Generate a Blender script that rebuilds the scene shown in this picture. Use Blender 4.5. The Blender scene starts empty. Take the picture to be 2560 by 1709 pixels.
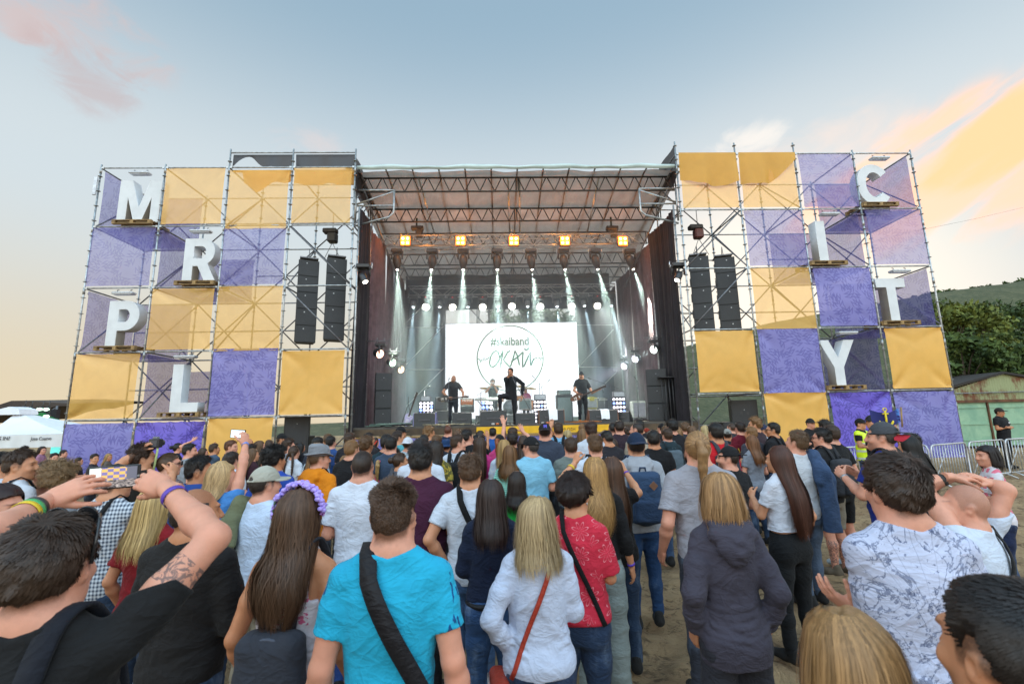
import bpy,math,random
import numpy as np
from mathutils import Vector,Matrix,Euler
R = math.radians
random.seed(7)
SC = bpy.context.scene
COL = SC.collection

# ------------------------------------------------------------------ camera
F,PITCH,ROLL,YAW,CAMZ = 1130.0,0.1666,0.021,0.030,2.0
CAM = Vector((0,0,CAMZ))
_rt = Vector((math.cos(YAW),-math.sin(YAW),0))
_fh = Vector((math.sin(YAW),math.cos(YAW),0))
_fw = _fh*math.cos(PITCH)+Vector((0,0,math.sin(PITCH)))
_up = Vector((0,0,math.cos(PITCH))) - _fh*math.sin(PITCH)
_e1 = _rt*math.cos(ROLL) - _up*math.sin(ROLL)
_e2 = _rt*math.sin(ROLL)+_up*math.cos(ROLL)
cam_data = bpy.data.cameras.new('camera')
cam_data.sensor_width = 36
cam_data.lens = 36*F/2560
cam_data.clip_end = 5000
cam_data.clip_start = 0.05
cam = bpy.data.objects.new('camera',cam_data)
m3 = Matrix((_e1,_e2,-_fw)).transposed()
cam.matrix_world = Matrix.Translation(CAM) @ m3.to_4x4()
COL.objects.link(cam)
SC.camera = cam
cam_data.dof.use_dof = True
cam_data.dof.focus_distance = 9.0
cam_data.dof.aperture_fstop = 4.0

# ------------------------------------------------------------------ sky, sun, exposure
SUN_EL,SUN_AZ = R(7.0),R(33.0)          # azimuth measured from +y towards +x
W = bpy.data.worlds.new('World')
SC.world = W
W.use_nodes = True
wt = W.node_tree
wt.nodes.clear()

def wn(t,**kw):
 n = wt.nodes.new(t)
 for k,v in kw.items():
  setattr(n,k,v)
 return n

def wl(a,b):
 wt.links.new(a,b)

sky = wn('ShaderNodeTexSky',sky_type='NISHITA')
sky.sun_disc = False
sky.sun_elevation = SUN_EL
sky.sun_rotation = SUN_AZ
sky.air_density = 1.0
sky.dust_density = 1.0
sky.ozone_density = 2.0
tc = wn('ShaderNodeTexCoord')

def wmath(op,a,b=None,c=None):
 n = wn('ShaderNodeMath',operation=op)
 for i,v in enumerate((a,b,c)):
  if v is None:
   continue
  if isinstance(v,(int,float)):
   n.inputs[i].default_value = v
  else:
   wl(v,n.inputs[i])
 return n.outputs[0]

def wmix(fac,a,b):
 n = wn('ShaderNodeMix',data_type='RGBA')
 for i,v in ((0,fac),(6,a),(7,b)):
  if isinstance(v,(int,float)):
   n.inputs[i].default_value = v
  elif isinstance(v,tuple):
   n.inputs[i].default_value = v
  else:
   wl(v,n.inputs[i])
 return n.outputs[2]

def wramp(x,lo,hi,a=0.0,b=1.0,smooth=True):
 n = wn('ShaderNodeMapRange',interpolation_type='SMOOTHSTEP' if smooth else 'LINEAR')
 wl(x,n.inputs[0])
 for i,v in ((1,lo),(2,hi),(3,a),(4,b)):
  n.inputs[i].default_value = v
 return n.outputs[0]

D = tc.outputs['Generated']
sep = wn('ShaderNodeSeparateXYZ')
wl(D,sep.inputs[0])

def wdot(v):
 n = wn('ShaderNodeVectorMath',operation='DOT_PRODUCT')
 wl(D,n.inputs[0])
 n.inputs[1].default_value = v
 return n.outputs['Value']

def pix_dir(px,py):
 a,b = (px - 1280)/F,-(py - 854.5)/F
 v = _e1*a+_e2*b+_fw
 return v.normalized()

def wnoise(scale,detail,stretch,dist=0.4):
 mp = wn('ShaderNodeMapping')
 wl(D,mp.inputs[0])
 mp.inputs['Scale'].default_value = stretch
 n = wn('ShaderNodeTexNoise')
 n.inputs['Scale'].default_value = scale
 n.inputs['Detail'].default_value = detail
 n.inputs['Roughness'].default_value = 0.6
 n.inputs['Distortion'].default_value = dist
 wl(mp.outputs[0],n.inputs['Vector'])
 return n.outputs['Fac']

_mn = wn('ShaderNodeMix',data_type='RGBA',blend_type='DARKEN')
_mn.inputs[0].default_value = 1.0
_mn.inputs[7].default_value = (7.5,6.8,5.8,1)
wl(sky.outputs[0],_mn.inputs[6])
base = _mn.outputs[2]
# daylight haze: a pale veil that thickens towards the horizon, warm low down
el = sep.outputs['Z']
sund = wdot((math.sin(SUN_AZ)*math.cos(SUN_EL),math.cos(SUN_AZ)*math.cos(SUN_EL),math.sin(SUN_EL)))
veil = wramp(el,0.80,-0.05,0.86,0.96)
glow = wramp(sund,0.93,1.0)
veil_c = wmix(wramp(el,0.74,0.42),(2.3,3.35,4.2,1),(4.7,5.25,5.5,1))
veil_c = wmix(wramp(el,0.40,0.04),veil_c,wmix(wramp(sep.outputs['X'],-0.5,0.5),(5.3,4.5,3.2,1),(5.0,4.9,4.5,1)))
veil_c = wmix(wmath('MULTIPLY',wramp(sund,0.86,0.99),0.5),veil_c,(5.6,5.5,5.3,1))
veil_c = wmix(wmath('MULTIPLY',glow,0.9),veil_c,(8.0,7.2,6.0,1))
c = wmix(veil,base,veil_c)
behind = wmath('ADD',1.0,wmath('MULTIPLY',wramp(sep.outputs['Y'],0.30,-0.40,0.0,3.5),wramp(el,-0.05,0.60,0.25,1.0)))  # extra sky brightness behind the camera, added to light crowd and banners
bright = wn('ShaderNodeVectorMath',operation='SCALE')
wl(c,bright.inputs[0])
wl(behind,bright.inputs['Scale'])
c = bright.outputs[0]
n1 = wnoise(4.2,9,(1.0,1.0,2.4),0.7)
n2 = wnoise(11.0,8,(1.0,1.0,2.0),0.5)

def cloud(c,px,py,rad,lo,hi,col,amt,noise,stretch=(1,1)):
 """A cloud bank: noise broken up inside a soft patch of the sky dome."""
 d0 = pix_dir(px*1.08982,py*1.08982)
 hx = Vector((d0.y,-d0.x,0)).normalized()
 hy = hx.cross(d0).normalized()
 u = wmath('MULTIPLY',wdot(tuple(hx)),1.0/stretch[0])
 v = wmath('MULTIPLY',wmath('SUBTRACT',wdot(tuple(hy)),0.0),1.0/stretch[1])
 r = wmath('SQRT',wmath('ADD',wmath('MULTIPLY',u,u),wmath('MULTIPLY',v,v)))
 front = wmath('GREATER_THAN',wdot(tuple(d0)),0.2)
 if noise is None:            # streaks drawn out along a slant
  ca,sa = math.cos(R(27)),math.sin(R(27))
  cb = wn('ShaderNodeCombineXYZ')
  wl(wmath('ADD',wmath('MULTIPLY',wdot(tuple(hx*ca+hy*sa)),3.2),7.3),cb.inputs[0])
  wl(wmath('MULTIPLY',wdot(tuple(hy*ca - hx*sa)),10.5),cb.inputs[1])
  nz = wn('ShaderNodeTexNoise')
  nz.inputs['Scale'].default_value = 1.6
  nz.inputs['Detail'].default_value = 8
  nz.inputs['Roughness'].default_value = .55
  nz.inputs['Distortion'].default_value = .5
  wl(cb.outputs[0],nz.inputs['Vector'])
  noise = nz.outputs['Fac']
 fall = wmath('MULTIPLY',wramp(r,math.sin(R(rad)),0.0),front)
 k = wramp(wmath('ADD',noise,wmath('MULTIPLY',fall,0.28)),lo,hi)
 k = wmath('MULTIPLY',wmath('MULTIPLY',k,wramp(fall,0.0,0.35)),amt)
 return wmix(k,c,col)

c = cloud(c,2230,385,14,0.50,0.74,(9.6,5.3,3.3,1),0.75,None,(1.4,0.62))
c = cloud(c,2330,300,8,0.50,0.72,(10.5,5.0,2.6,1),0.9,None,(1.3,0.7))
c = cloud(c,1760,400,12,0.52,0.85,(8.0,5.8,4.6,1),0.42,n1,(1.5,0.6))
c = cloud(c,1700,330,5,0.55,0.85,(8.5,7.4,6.4,1),0.45,n2,(1.5,0.6))
c = cloud(c,150,60,6.5,0.50,0.80,(4.6,3.6,3.5,1),0.75,n2,(1.5,0.7))
c = cloud(c,200,160,5,0.52,0.80,(3.9,3.0,3.0,1),0.55,n2,(1.1,1.0))
c = cloud(c,720,330,5,0.5,0.9,(5.5,4.6,4.4,1),0.5,n2,(1.5,0.5))
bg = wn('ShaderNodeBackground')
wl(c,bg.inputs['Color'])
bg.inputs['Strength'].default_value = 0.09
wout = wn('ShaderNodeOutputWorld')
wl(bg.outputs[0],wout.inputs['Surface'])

sl = bpy.data.lights.new('sun','SUN')
sl.energy = 1.0
sl.angle = R(12)
sl.color = (1.0,0.80,0.60)
sun = bpy.data.objects.new('sun',sl)
sun.location = (30,40,40)
sun.rotation_euler = Vector((math.sin(SUN_AZ)*math.cos(SUN_EL),math.cos(SUN_AZ)*math.cos(SUN_EL),math.sin(SUN_EL))).to_track_quat('Z','Y').to_euler()
COL.objects.link(sun)
SC.view_settings.view_transform = 'Standard'
SC.view_settings.look = 'None'
SC.view_settings.gamma = 1.0
SC.view_settings.use_curve_mapping = False
SC.view_settings.exposure = 0.78
SC.render.engine = 'CYCLES'
SC.cycles.use_denoising = True
SC.cycles.max_bounces = 6
SC.cycles.volume_bounces = 0
SC.cycles.transparent_max_bounces = 16
SC.cycles.sample_clamp_indirect = 6.0

# ------------------------------------------------------------------ a picture position and a distance give a place
REG = {'D': (0,0,1.08982),'S': (0,0,1.0),'L': (140,350,.5102),'M': (880,400,.44633),'R': (1640,340,.5102),
       'R1': (0,1000,.4522),'R2': (600,1000,.4522),'R3': (1200,1000,.4522),'R4': (1860,1000,.4522),
       'C1': (860,1000,.19583),'C2': (1260,1000,.19583),'C3': (560,1040,.17029),'C4': (0,1000,.1913),
       'C5': (2160,880,.22962),'S1': (900,840,.17029),'S2': (1260,840,.19583),'U1': (900,420,.1913),
       'U2': (1300,420,.19134),'U3': (900,660,.1913),'U4': (1300,660,.19134),'V5': (2300,660,.31902),'V6': (0,980,.11479)}

def src(reg,x,y):
 o = REG[reg]
 return o[0]+x*o[2],o[1]+y*o[2]

def ray(reg,x,y):
 px,py = src(reg,x,y)
 return _e1*((px - 1280)/F)+_e2*(-(py - 854.5)/F)+_fw

def at(reg,x,y,Y):
 d = ray(reg,x,y)
 return CAM+d*(Y/d.y)

def on_ground(reg,x,y,z=0.0):
 d = ray(reg,x,y)
 return CAM+d*((z - CAMZ)/d.z)

# ------------------------------------------------------------------ materials
def new_mat(name):
 m = bpy.data.materials.new(name)
 m.use_nodes = True
 return m,m.node_tree,m.node_tree.nodes['Principled BSDF']

def nd(t,kind,**kw):
 n = t.nodes.new(kind)
 for k,v in kw.items():
  setattr(n,k,v)
 return n

def tmath(t,op,*args):
 n = nd(t,'ShaderNodeMath',operation=op)
 for i,v in enumerate(args):
  if isinstance(v,(int,float)):
   n.inputs[i].default_value = v
  else:
   t.links.new(v,n.inputs[i])
 return n.outputs[0]

def tmix(t,fac,a,b,blend='MIX'):
 n = nd(t,'ShaderNodeMix',data_type='RGBA',blend_type=blend)
 for i,v in ((0,fac),(6,a),(7,b)):
  if isinstance(v,(int,float)):
   n.inputs[i].default_value = v
  elif isinstance(v,(tuple,list)):
   n.inputs[i].default_value = tuple(v)[:3]+(1,)
  else:
   t.links.new(v,n.inputs[i])
 return n.outputs[2]

def tramp(t,x,lo,hi,a=0.0,b=1.0):
 n = nd(t,'ShaderNodeMapRange',interpolation_type='SMOOTHSTEP')
 t.links.new(x,n.inputs[0])
 for i,v in ((1,lo),(2,hi),(3,a),(4,b)):
  n.inputs[i].default_value = v
 return n.outputs[0]

def tnoise(t,scale=5,detail=4,rough=.55,dist=0,stretch=None,coord='Object',vec=None):
 n = nd(t,'ShaderNodeTexNoise')
 n.inputs['Scale'].default_value = scale
 n.inputs['Detail'].default_value = detail
 n.inputs['Roughness'].default_value = rough
 n.inputs['Distortion'].default_value = dist
 v = vec if vec is not None else nd(t,'ShaderNodeTexCoord').outputs[coord]
 if stretch:
  mp = nd(t,'ShaderNodeMapping')
  mp.inputs['Scale'].default_value = stretch
  t.links.new(v,mp.inputs[0])
  v = mp.outputs[0]
 t.links.new(v,n.inputs['Vector'])
 return n.outputs['Fac']

def tbump(t,b,h,strength=.3,dist=.01):
 n = nd(t,'ShaderNodeBump')
 n.inputs['Strength'].default_value = strength
 n.inputs['Distance'].default_value = dist
 t.links.new(h,n.inputs['Height'])
 t.links.new(n.outputs[0],b.inputs['Normal'])

_MC = {}

def hexc(c):
 """'#rrggbb' -> linear rgb"""
 v = [int(c[i:i+2],16)/255 for i in (1,3,5)]
 return tuple(x/12.92 if x <= .04045 else ((x+.055)/1.055) ** 2.4 for x in v)

def flat(name,col,rough=.6,metal=0.0,var=.15,scale=12,bump=0.0,bscale=60,spec=.5):
 key = ('flat',name)
 if key in _MC:
  return _MC[key]
 m,t,b = new_mat(name)
 if isinstance(col,str):
  col = hexc(col)
 n = tnoise(t,scale,5)
 lo = tuple(c*(1 - var) for c in col)
 hi = tuple(min(1,c*(1+var)) for c in col)
 t.links.new(tmix(t,tramp(t,n,.3,.7),lo,hi),b.inputs['Base Color'])
 b.inputs['Roughness'].default_value = rough
 b.inputs['Metallic'].default_value = metal
 b.inputs['Specular IOR Level'].default_value = spec
 if bump:
  tbump(t,b,tnoise(t,bscale,3),bump)
 _MC[key] = m
 return m

def glowing(name,col,strength):
 key = ('glow',name)
 if key in _MC:
  return _MC[key]
 m,t,b = new_mat(name)
 b.inputs['Base Color'].default_value = (*col,1)
 b.inputs['Emission Color'].default_value = (*col,1)
 b.inputs['Emission Strength'].default_value = strength
 _MC[key] = m
 return m

# ------------------------------------------------------------------ meshes
def mesh_np(name,V,Fq,smooth=True,uv=None):
 """A mesh straight from arrays: V (n,3); Fq (m,4) or (m,3) ints."""
 me = bpy.data.meshes.new(name)
 V = np.ascontiguousarray(V,np.float32)
 Fq = np.ascontiguousarray(Fq,np.int32)
 k = Fq.shape[1]
 me.vertices.add(len(V))
 me.vertices.foreach_set('co',V.ravel())
 me.loops.add(Fq.size)
 me.loops.foreach_set('vertex_index',Fq.ravel())
 me.polygons.add(len(Fq))
 me.polygons.foreach_set('loop_start',np.arange(0,Fq.size,k,dtype=np.int32))
 me.polygons.foreach_set('loop_total',np.full(len(Fq),k,np.int32))
 me.polygons.foreach_set('use_smooth',np.full(len(Fq),smooth,bool))
 me.update(calc_edges=True)
 return me

class MB:
 def __init__(s):
  s.v,s.f,s.sm = [],[],[]

 def add(s,vs,fs,smooth=False):
  n = len(s.v)
  s.v += [tuple(v) for v in vs]
  s.f += [tuple(i+n for i in f) for f in fs]
  s.sm += [smooth]*len(fs)
  return s

 def box(s,c,d,rot=None,bev=0.0):
  x,y,z = d[0]/2,d[1]/2,d[2]/2
  c = Vector(c)
  M = (rot.to_matrix() if isinstance(rot,Euler) else rot) if rot else Matrix.Identity(3)
  if bev <= 0:
   P = [Vector((i*x,j*y,k*z)) for i in (-1,1) for j in (-1,1) for k in (-1,1)]
   fs = [(0,1,3,2),(4,6,7,5),(0,4,5,1),(2,3,7,6),(0,2,6,4),(1,5,7,3)]
   return s.add([c+M @ p for p in P],fs)
  e = bev
  P,idx = [],{}
  for i in (-1,1):
   for j in (-1,1):
    for k in (-1,1):
     for a,q in enumerate(((i*x,j*(y - e),k*(z - e)),(i*(x - e),j*y,k*(z - e)),(i*(x - e),j*(y - e),k*z))):
      idx[i,j,k,a] = len(P)
      P.append(Vector(q))
  fs = []
  for a in range(3):
   o = [q for q in range(3) if q != a]
   for sg in (-1,1):
    ring = []
    for u,w in ((-1,-1),(1,-1),(1,1),(-1,1)):
     t = [0,0,0]
     t[a],t[o[0]],t[o[1]] = sg,u,w
     ring.append(idx[t[0],t[1],t[2],a])
    fs.append(ring if (sg > 0) == (a != 1) else ring[::-1])
   for u in (-1,1):
    for w in (-1,1):
     p,q = [0,0,0],[0,0,0]
     p[a],q[a] = -1,1
     p[o[0]] = q[o[0]] = u
     p[o[1]] = q[o[1]] = w
     fs.append([idx[(*p,o[0])],idx[(*q,o[0])],idx[(*q,o[1])],idx[(*p,o[1])]])
  for i in (-1,1):
   for j in (-1,1):
    for k in (-1,1):
     fs.append([idx[i,j,k,0],idx[i,j,k,1],idx[i,j,k,2]])
  return s.add([c+M @ p for p in P],fs)

 def tube(s,pts,r,n=8,caps=True,closed=False,smooth=True):
  pts = [Vector(p) for p in pts]
  rs = r if isinstance(r,(list,tuple)) else [r]*len(pts)
  vs,fs = [],[]
  m = len(pts)
  ref = None
  for i,p in enumerate(pts):
   if closed:
    d = pts[(i+1) % m] - pts[i - 1]
   else:
    d = pts[min(i+1,m - 1)] - pts[max(i - 1,0)]
   d = d.normalized() if d.length > 1e-9 else Vector((0,0,1))
   if ref is None:
    ref = Vector((0,0,1)) if abs(d.z) < .9 else Vector((1,0,0))
   u = d.cross(ref)
   u = u.normalized() if u.length > 1e-6 else Vector((1,0,0))
   w = d.cross(u).normalized()
   ref = u.cross(d).normalized()
   for k in range(n):
    a = 2*math.pi*k/n
    vs.append(p+(u*math.cos(a)+w*math.sin(a))*rs[i])
  for i in range(m if closed else m - 1):
   j = (i+1) % m
   for k in range(n):
    fs.append((i*n+k,i*n+(k+1) % n,j*n+(k+1) % n,j*n+k))
  s.add(vs,fs,smooth)
  if caps and not closed:
   o = len(s.v) - len(vs)
   s.f += [tuple(o+k for k in range(n))[::-1],tuple(o+(m - 1)*n+k for k in range(n))]
   s.sm += [False,False]
  return s

 def lathe(s,c,prof,n=20,axis=(0,0,1),smooth=True,caps=True):
  """profile of (radius, height) pairs along an axis"""
  ax = Vector(axis).normalized()
  u = ax.orthogonal().normalized()
  w = ax.cross(u)
  c = Vector(c)
  vs,fs = [],[]
  for r,h in prof:
   for k in range(n):
    a = 2*math.pi*k/n
    vs.append(c+ax*h+(u*math.cos(a)+w*math.sin(a))*max(r,1e-4))
  for i in range(len(prof) - 1):
   for k in range(n):
    fs.append((i*n+k,i*n+(k+1) % n,(i+1)*n+(k+1) % n,(i+1)*n+k))
  s.add(vs,fs,smooth)
  if caps:
   o = len(s.v) - len(vs)
   m = len(prof)
   s.f += [tuple(o+k for k in range(n))[::-1],tuple(o+(m - 1)*n+k for k in range(n))]
   s.sm += [False,False]
  return s

 def ball(s,c,r,nu=14,nv=10,rot=None):
  r = (r,r,r) if isinstance(r,(int,float)) else r
  vs,fs = [],[]
  for i in range(nv+1):
   th = math.pi*i/nv
   for k in range(nu):
    a = 2*math.pi*k/nu
    p = Vector((r[0]*math.sin(th)*math.cos(a),r[1]*math.sin(th)*math.sin(a),r[2]*math.cos(th)))
    vs.append(Vector(c)+(rot @ p if rot else p))
  for i in range(nv):
   for k in range(nu):
    fs.append((i*nu+k,(i+1)*nu+k,(i+1)*nu+(k+1) % nu,i*nu+(k+1) % nu))
  return s.add(vs,fs,True)

 def prism(s,poly,d0,d1,frame):
  """poly of (u,v) extruded along w from d0 to d1; frame=(origin,u,v,w)"""
  o,u,v,w = (Vector(q) for q in frame)
  n = len(poly)
  vs = [o+u*a+v*b+w*d for d in (d0,d1) for a,b in poly]
  fs = [tuple(range(n))[::-1],tuple(range(n,2*n))]
  fs += [(i,(i+1) % n,n+(i+1) % n,n+i) for i in range(n)]
  return s.add(vs,fs)

 def sheet(s,nu,nv,fn):
  """a smooth grid, fn(a,b) with a,b in 0..1"""
  vs = [fn(i/nu,j/nv) for j in range(nv+1) for i in range(nu+1)]
  fs = [(j*(nu+1)+i,j*(nu+1)+i+1,(j+1)*(nu+1)+i+1,(j+1)*(nu+1)+i) for j in range(nv) for i in range(nu)]
  return s.add(vs,fs,True)

 def mesh(s,name):
  me = bpy.data.meshes.new(name)
  me.from_pydata([tuple(v) for v in s.v],[],s.f)
  me.polygons.foreach_set('use_smooth',s.sm)
  me.update()
  return me

 def build(s,name,mat,parent=None):
  return link(name,s.mesh(name),mat,parent)

def link(name,me,mat=None,parent=None,loc=None,slot_on_object=False):
 o = bpy.data.objects.new(name,me)
 COL.objects.link(o)
 if mat is not None:
  if slot_on_object:
   if not me.materials:
    me.materials.append(mat)
   o.material_slots[0].link = 'OBJECT'
   o.material_slots[0].material = mat
  elif not me.materials:
   me.materials.append(mat)
 if parent is not None:
  o.parent = parent
 if loc is not None:
  o.location = loc
 return o

def tag(o,label,cat,group=None):
 o['label'] = label
 o['category'] = cat
 if group:
  o['group'] = group
 return o

def thing(name,label,cat,loc=(0,0,0),rz=0.0,group=None):
 o = bpy.data.objects.new(name,None)
 o.empty_display_size = .1
 COL.objects.link(o)
 o.location = loc
 o.rotation_euler = (0,0,rz)
 return tag(o,label,cat,group)

def kids(o):
 return [c for c in COL.objects if c.parent == o]

def copy_tree(o,parent=None):
 c = o.copy()
 COL.objects.link(c)
 if parent is not None:
  c.parent = parent
 for ch in o.children:
  copy_tree(ch,c)
 return c

def text_mesh(txt,size,extrude=0.0,offset=0.0,shear=0.0,spacing=1.0,align='CENTER'):
 cu = bpy.data.curves.new('lettering','FONT')
 cu.body = txt
 cu.size = size
 cu.extrude = extrude
 cu.offset = offset
 cu.shear = shear
 cu.space_character = spacing
 cu.align_x = align
 cu.resolution_u = 4
 ob = bpy.data.objects.new('lettering',cu)
 COL.objects.link(ob)
 dg = bpy.context.evaluated_depsgraph_get()
 dg.update()
 me = bpy.data.meshes.new_from_object(ob.evaluated_get(dg))
 bpy.data.objects.remove(ob)
 return me

def vnoise(P,seed=0):
 """smooth value noise in -1..1 for an (n,3) array"""
 P = np.asarray(P,np.float32)
 i = np.floor(P).astype(np.int64)
 f = P - i
 f = f*f*(3 - 2*f)

 def h(a,b,c):
  n = (a*374761393+b*668265263+c*2147483647+seed*1274126177) & 0x7fffffff
  n = ((n ^ (n >> 13))*1274126177) & 0x7fffffff
  n = n ^ (n >> 16)
  return (n & 0xffff)/32767.5 - 1
 r = 0
 for dx in (0,1):
  for dy in (0,1):
   for dz in (0,1):
    w = (f[:,0] if dx else 1 - f[:,0])*(f[:,1] if dy else 1 - f[:,1])*(f[:,2] if dz else 1 - f[:,2])
    r = r+w*h(i[:,0]+dx,i[:,1]+dy,i[:,2]+dz)
 return r
# ================================================================== people: bodies and clothes grown from distance fields
class Field:
 """A signed-distance grid; primitives are blended into it and the zero surface is meshed."""

 def __init__(s,lo,hi,vox):
  s.lo = np.array(lo,np.float32)
  s.vox = vox
  n = np.ceil((np.array(hi) - s.lo)/vox).astype(int)+1
  s.n = n
  s.f = np.full(tuple(n),.3,np.float32)
  s.ax = [s.lo[i]+vox*np.arange(n[i],dtype=np.float32) for i in range(3)]

 def _sl(s,lo,hi):
  a = np.clip(np.floor((np.array(lo) - s.lo)/s.vox).astype(int),0,s.n - 1)
  b = np.clip(np.ceil((np.array(hi) - s.lo)/s.vox).astype(int)+1,a+1,s.n)
  return tuple(slice(i,j) for i,j in zip(a,b))

 def grid(s,sl):
  return (s.ax[0][sl[0]][:,None,None],s.ax[1][sl[1]][None,:,None],s.ax[2][sl[2]][None,None,:])

 def put(s,fn,lo,hi,k=.02,cut=False):
  m = k+3*s.vox
  sl = s._sl(np.array(lo) - m,np.array(hi)+m)
  d = np.broadcast_to(fn(*s.grid(sl)),s.f[sl].shape)
  a = s.f[sl]
  if cut:
   h = np.maximum(k - np.abs(a+d),0)/max(k,1e-6)
   s.f[sl] = np.maximum(a,-d)+h*h*k*.25
  else:
   h = np.maximum(k - np.abs(a - d),0)/max(k,1e-6)
   s.f[sl] = np.minimum(a,d) - h*h*k*.25

 def capsule(s,a,b,ra,rb,k=.02,cut=False,flat_end=False,T=None):
  a,b = np.array(a,np.float32),np.array(b,np.float32)
  ab = b - a
  L2 = float(ab @ ab)+1e-9
  L = math.sqrt(L2)

  def fn(X,Y,Z):
   px,py,pz = X - a[0],Y - a[1],Z - a[2]
   t = (px*ab[0]+py*ab[1]+pz*ab[2])/L2
   tc = np.clip(t,0,1)
   d = np.sqrt((px - tc*ab[0]) ** 2+(py - tc*ab[1]) ** 2+(pz - tc*ab[2]) ** 2) - (ra+(rb - ra)*tc)
   if flat_end:
    d = np.maximum(d,(t - 1)*L)
   return d
  r = max(ra,rb)
  s.put(fn,np.minimum(a,b) - r,np.maximum(a,b)+r,k,cut)

 def chain(s,pts,rad,k=.02,flat_end=False):
  for i in range(len(pts) - 1):
   s.capsule(pts[i],pts[i+1],rad[i],rad[i+1],k,False,flat_end and i == len(pts) - 2)

 def ell(s,c,r,k=.02,cut=False,M=None):
  c,r = np.array(c,np.float32),np.array(r,np.float32)
  R_ = float(r.max())

  def fn(X,Y,Z):
   x,y,z = X - c[0],Y - c[1],Z - c[2]
   if M is not None:
    x,y,z = (M[0][i]*x+M[1][i]*y+M[2][i]*z for i in range(3))
   k0 = np.sqrt((x/r[0]) ** 2+(y/r[1]) ** 2+(z/r[2]) ** 2)
   k1 = np.sqrt((x/r[0] ** 2) ** 2+(y/r[1] ** 2) ** 2+(z/r[2] ** 2) ** 2)+1e-6
   return k0*(k0 - 1)/k1
  s.put(fn,c - R_,c+R_,k,cut)

 def rbox(s,c,h,r,M,k=.01,cut=False):
  """rounded box, half sizes h, axes = rows of M"""
  c,h = np.array(c,np.float32),np.array(h,np.float32)
  R_ = float(np.linalg.norm(h))+r

  def fn(X,Y,Z):
   x,y,z = X - c[0],Y - c[1],Z - c[2]
   q = [np.abs(M[i][0]*x+M[i][1]*y+M[i][2]*z) - (h[i] - r) for i in range(3)]
   o = np.sqrt(np.maximum(q[0],0) ** 2+np.maximum(q[1],0) ** 2+np.maximum(q[2],0) ** 2)
   return o+np.minimum(np.maximum(q[0],np.maximum(q[1],q[2])),0) - r
  s.put(fn,c - R_,c+R_,k,cut)

 def loft(s,zs,a,b,cy,n=2.3,k=.02,cut=False,cx=None,x0=0.0):
  zs = np.array(zs,np.float32)

  def fn(X,Y,Z):
   z = Z[0,0]
   zz = np.clip(z,zs[0],zs[-1])
   A,B,C = (smooth_interp(zz,zs,np.array(q,np.float32)) for q in (a,b,cy))
   CX = smooth_interp(zz,zs,np.array(cx,np.float32)) if cx is not None else np.zeros_like(A)
   q = (np.abs((X - x0 - CX)/A) ** n+np.abs((Y - C)/B) ** n) ** (1/n)
   d = (q - 1)*np.minimum(A,B)
   e = np.maximum(zs[0] - z,z - zs[-1])
   return np.where(e > 0,np.sqrt(np.maximum(d,0) ** 2+e ** 2),np.maximum(d,e))
  ma,mb_ = max(a),max(b)
  mc = max(abs(v) for v in cx) if cx is not None else 0
  s.put(fn,(x0 - ma - mc,min(cy) - mb_,zs[0]),(x0+ma+mc,max(cy)+mb_,zs[-1]),k,cut)

 def keep(s,fn):
  """keep only where fn <= 0"""
  sl = (slice(None),)*3
  s.f = np.maximum(s.f,fn(*s.grid(sl)).astype(np.float32))

 def band(s):
  w = np.argwhere(np.abs(s.f) < s.vox*3.5)
  return w,s.lo+w*s.vox

 def ripple(s,fn):
  w,P = s.band()
  if len(w):
   s.f[w[:,0],w[:,1],w[:,2]] += fn(P).astype(np.float32)

 def surface(s):
  """surface nets"""
  f = np.pad(s.f,1,constant_values=.3)
  ins = f < 0
  c = np.zeros(tuple(np.array(f.shape) - 1),np.int8)
  for i in (0,1):
   for j in (0,1):
    for k in (0,1):
     c += ins[i:f.shape[0] - 1+i,j:f.shape[1] - 1+j,k:f.shape[2] - 1+k]
  act = np.argwhere((c > 0) & (c < 8))
  if len(act) == 0:
   return np.zeros((0,3),np.float32),np.zeros((0,4),np.int32)
  vid = np.full(c.shape,-1,np.int32)
  vid[act[:,0],act[:,1],act[:,2]] = np.arange(len(act))
  cor = np.array([(i,j,k) for i in (0,1) for j in (0,1) for k in (0,1)])
  val = np.stack([f[act[:,0]+o[0],act[:,1]+o[1],act[:,2]+o[2]] for o in cor],1)
  acc = np.zeros((len(act),3),np.float32)
  cnt = np.zeros(len(act),np.float32)
  for a in range(8):
   for b in range(a+1,8):
    if np.abs(cor[a] - cor[b]).sum() == 1:
     m = (val[:,a] < 0) != (val[:,b] < 0)
     t = val[m,a]/(val[m,a] - val[m,b])
     acc[m] += cor[a]+t[:,None]*(cor[b] - cor[a])
     cnt[m] += 1
  V = s.lo+(act - 1+acc/cnt[:,None])*s.vox
  Fs = []
  for ax in range(3):
   o1,o2 = [(1,2),(2,0),(0,1)][ax]
   sl0,sl1 = [slice(None)]*3,[slice(None)]*3
   sl0[ax],sl1[ax] = slice(0,-1),slice(1,None)
   A,B = ins[tuple(sl0)],ins[tuple(sl1)]
   e = np.argwhere(A != B)
   e = e[(e[:,o1] > 0) & (e[:,o2] > 0) & (e[:,o1] < f.shape[o1] - 1) & (e[:,o2] < f.shape[o2] - 1)]
   if not len(e):
    continue
   flip = A[e[:,0],e[:,1],e[:,2]]
   q = []
   for d1,d2 in ((1,1),(0,1),(0,0),(1,0)):
    p = e.copy()
    p[:,o1] -= d1
    p[:,o2] -= d2
    q.append(vid[p[:,0],p[:,1],p[:,2]])
   q = np.stack(q,1)
   q[~flip] = q[~flip][:,::-1]
   Fs.append(q)
  Fq = np.concatenate(Fs)
  Fq = Fq[(Fq >= 0).all(1)]
  return V.astype(np.float32),Fq.astype(np.int32)

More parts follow.
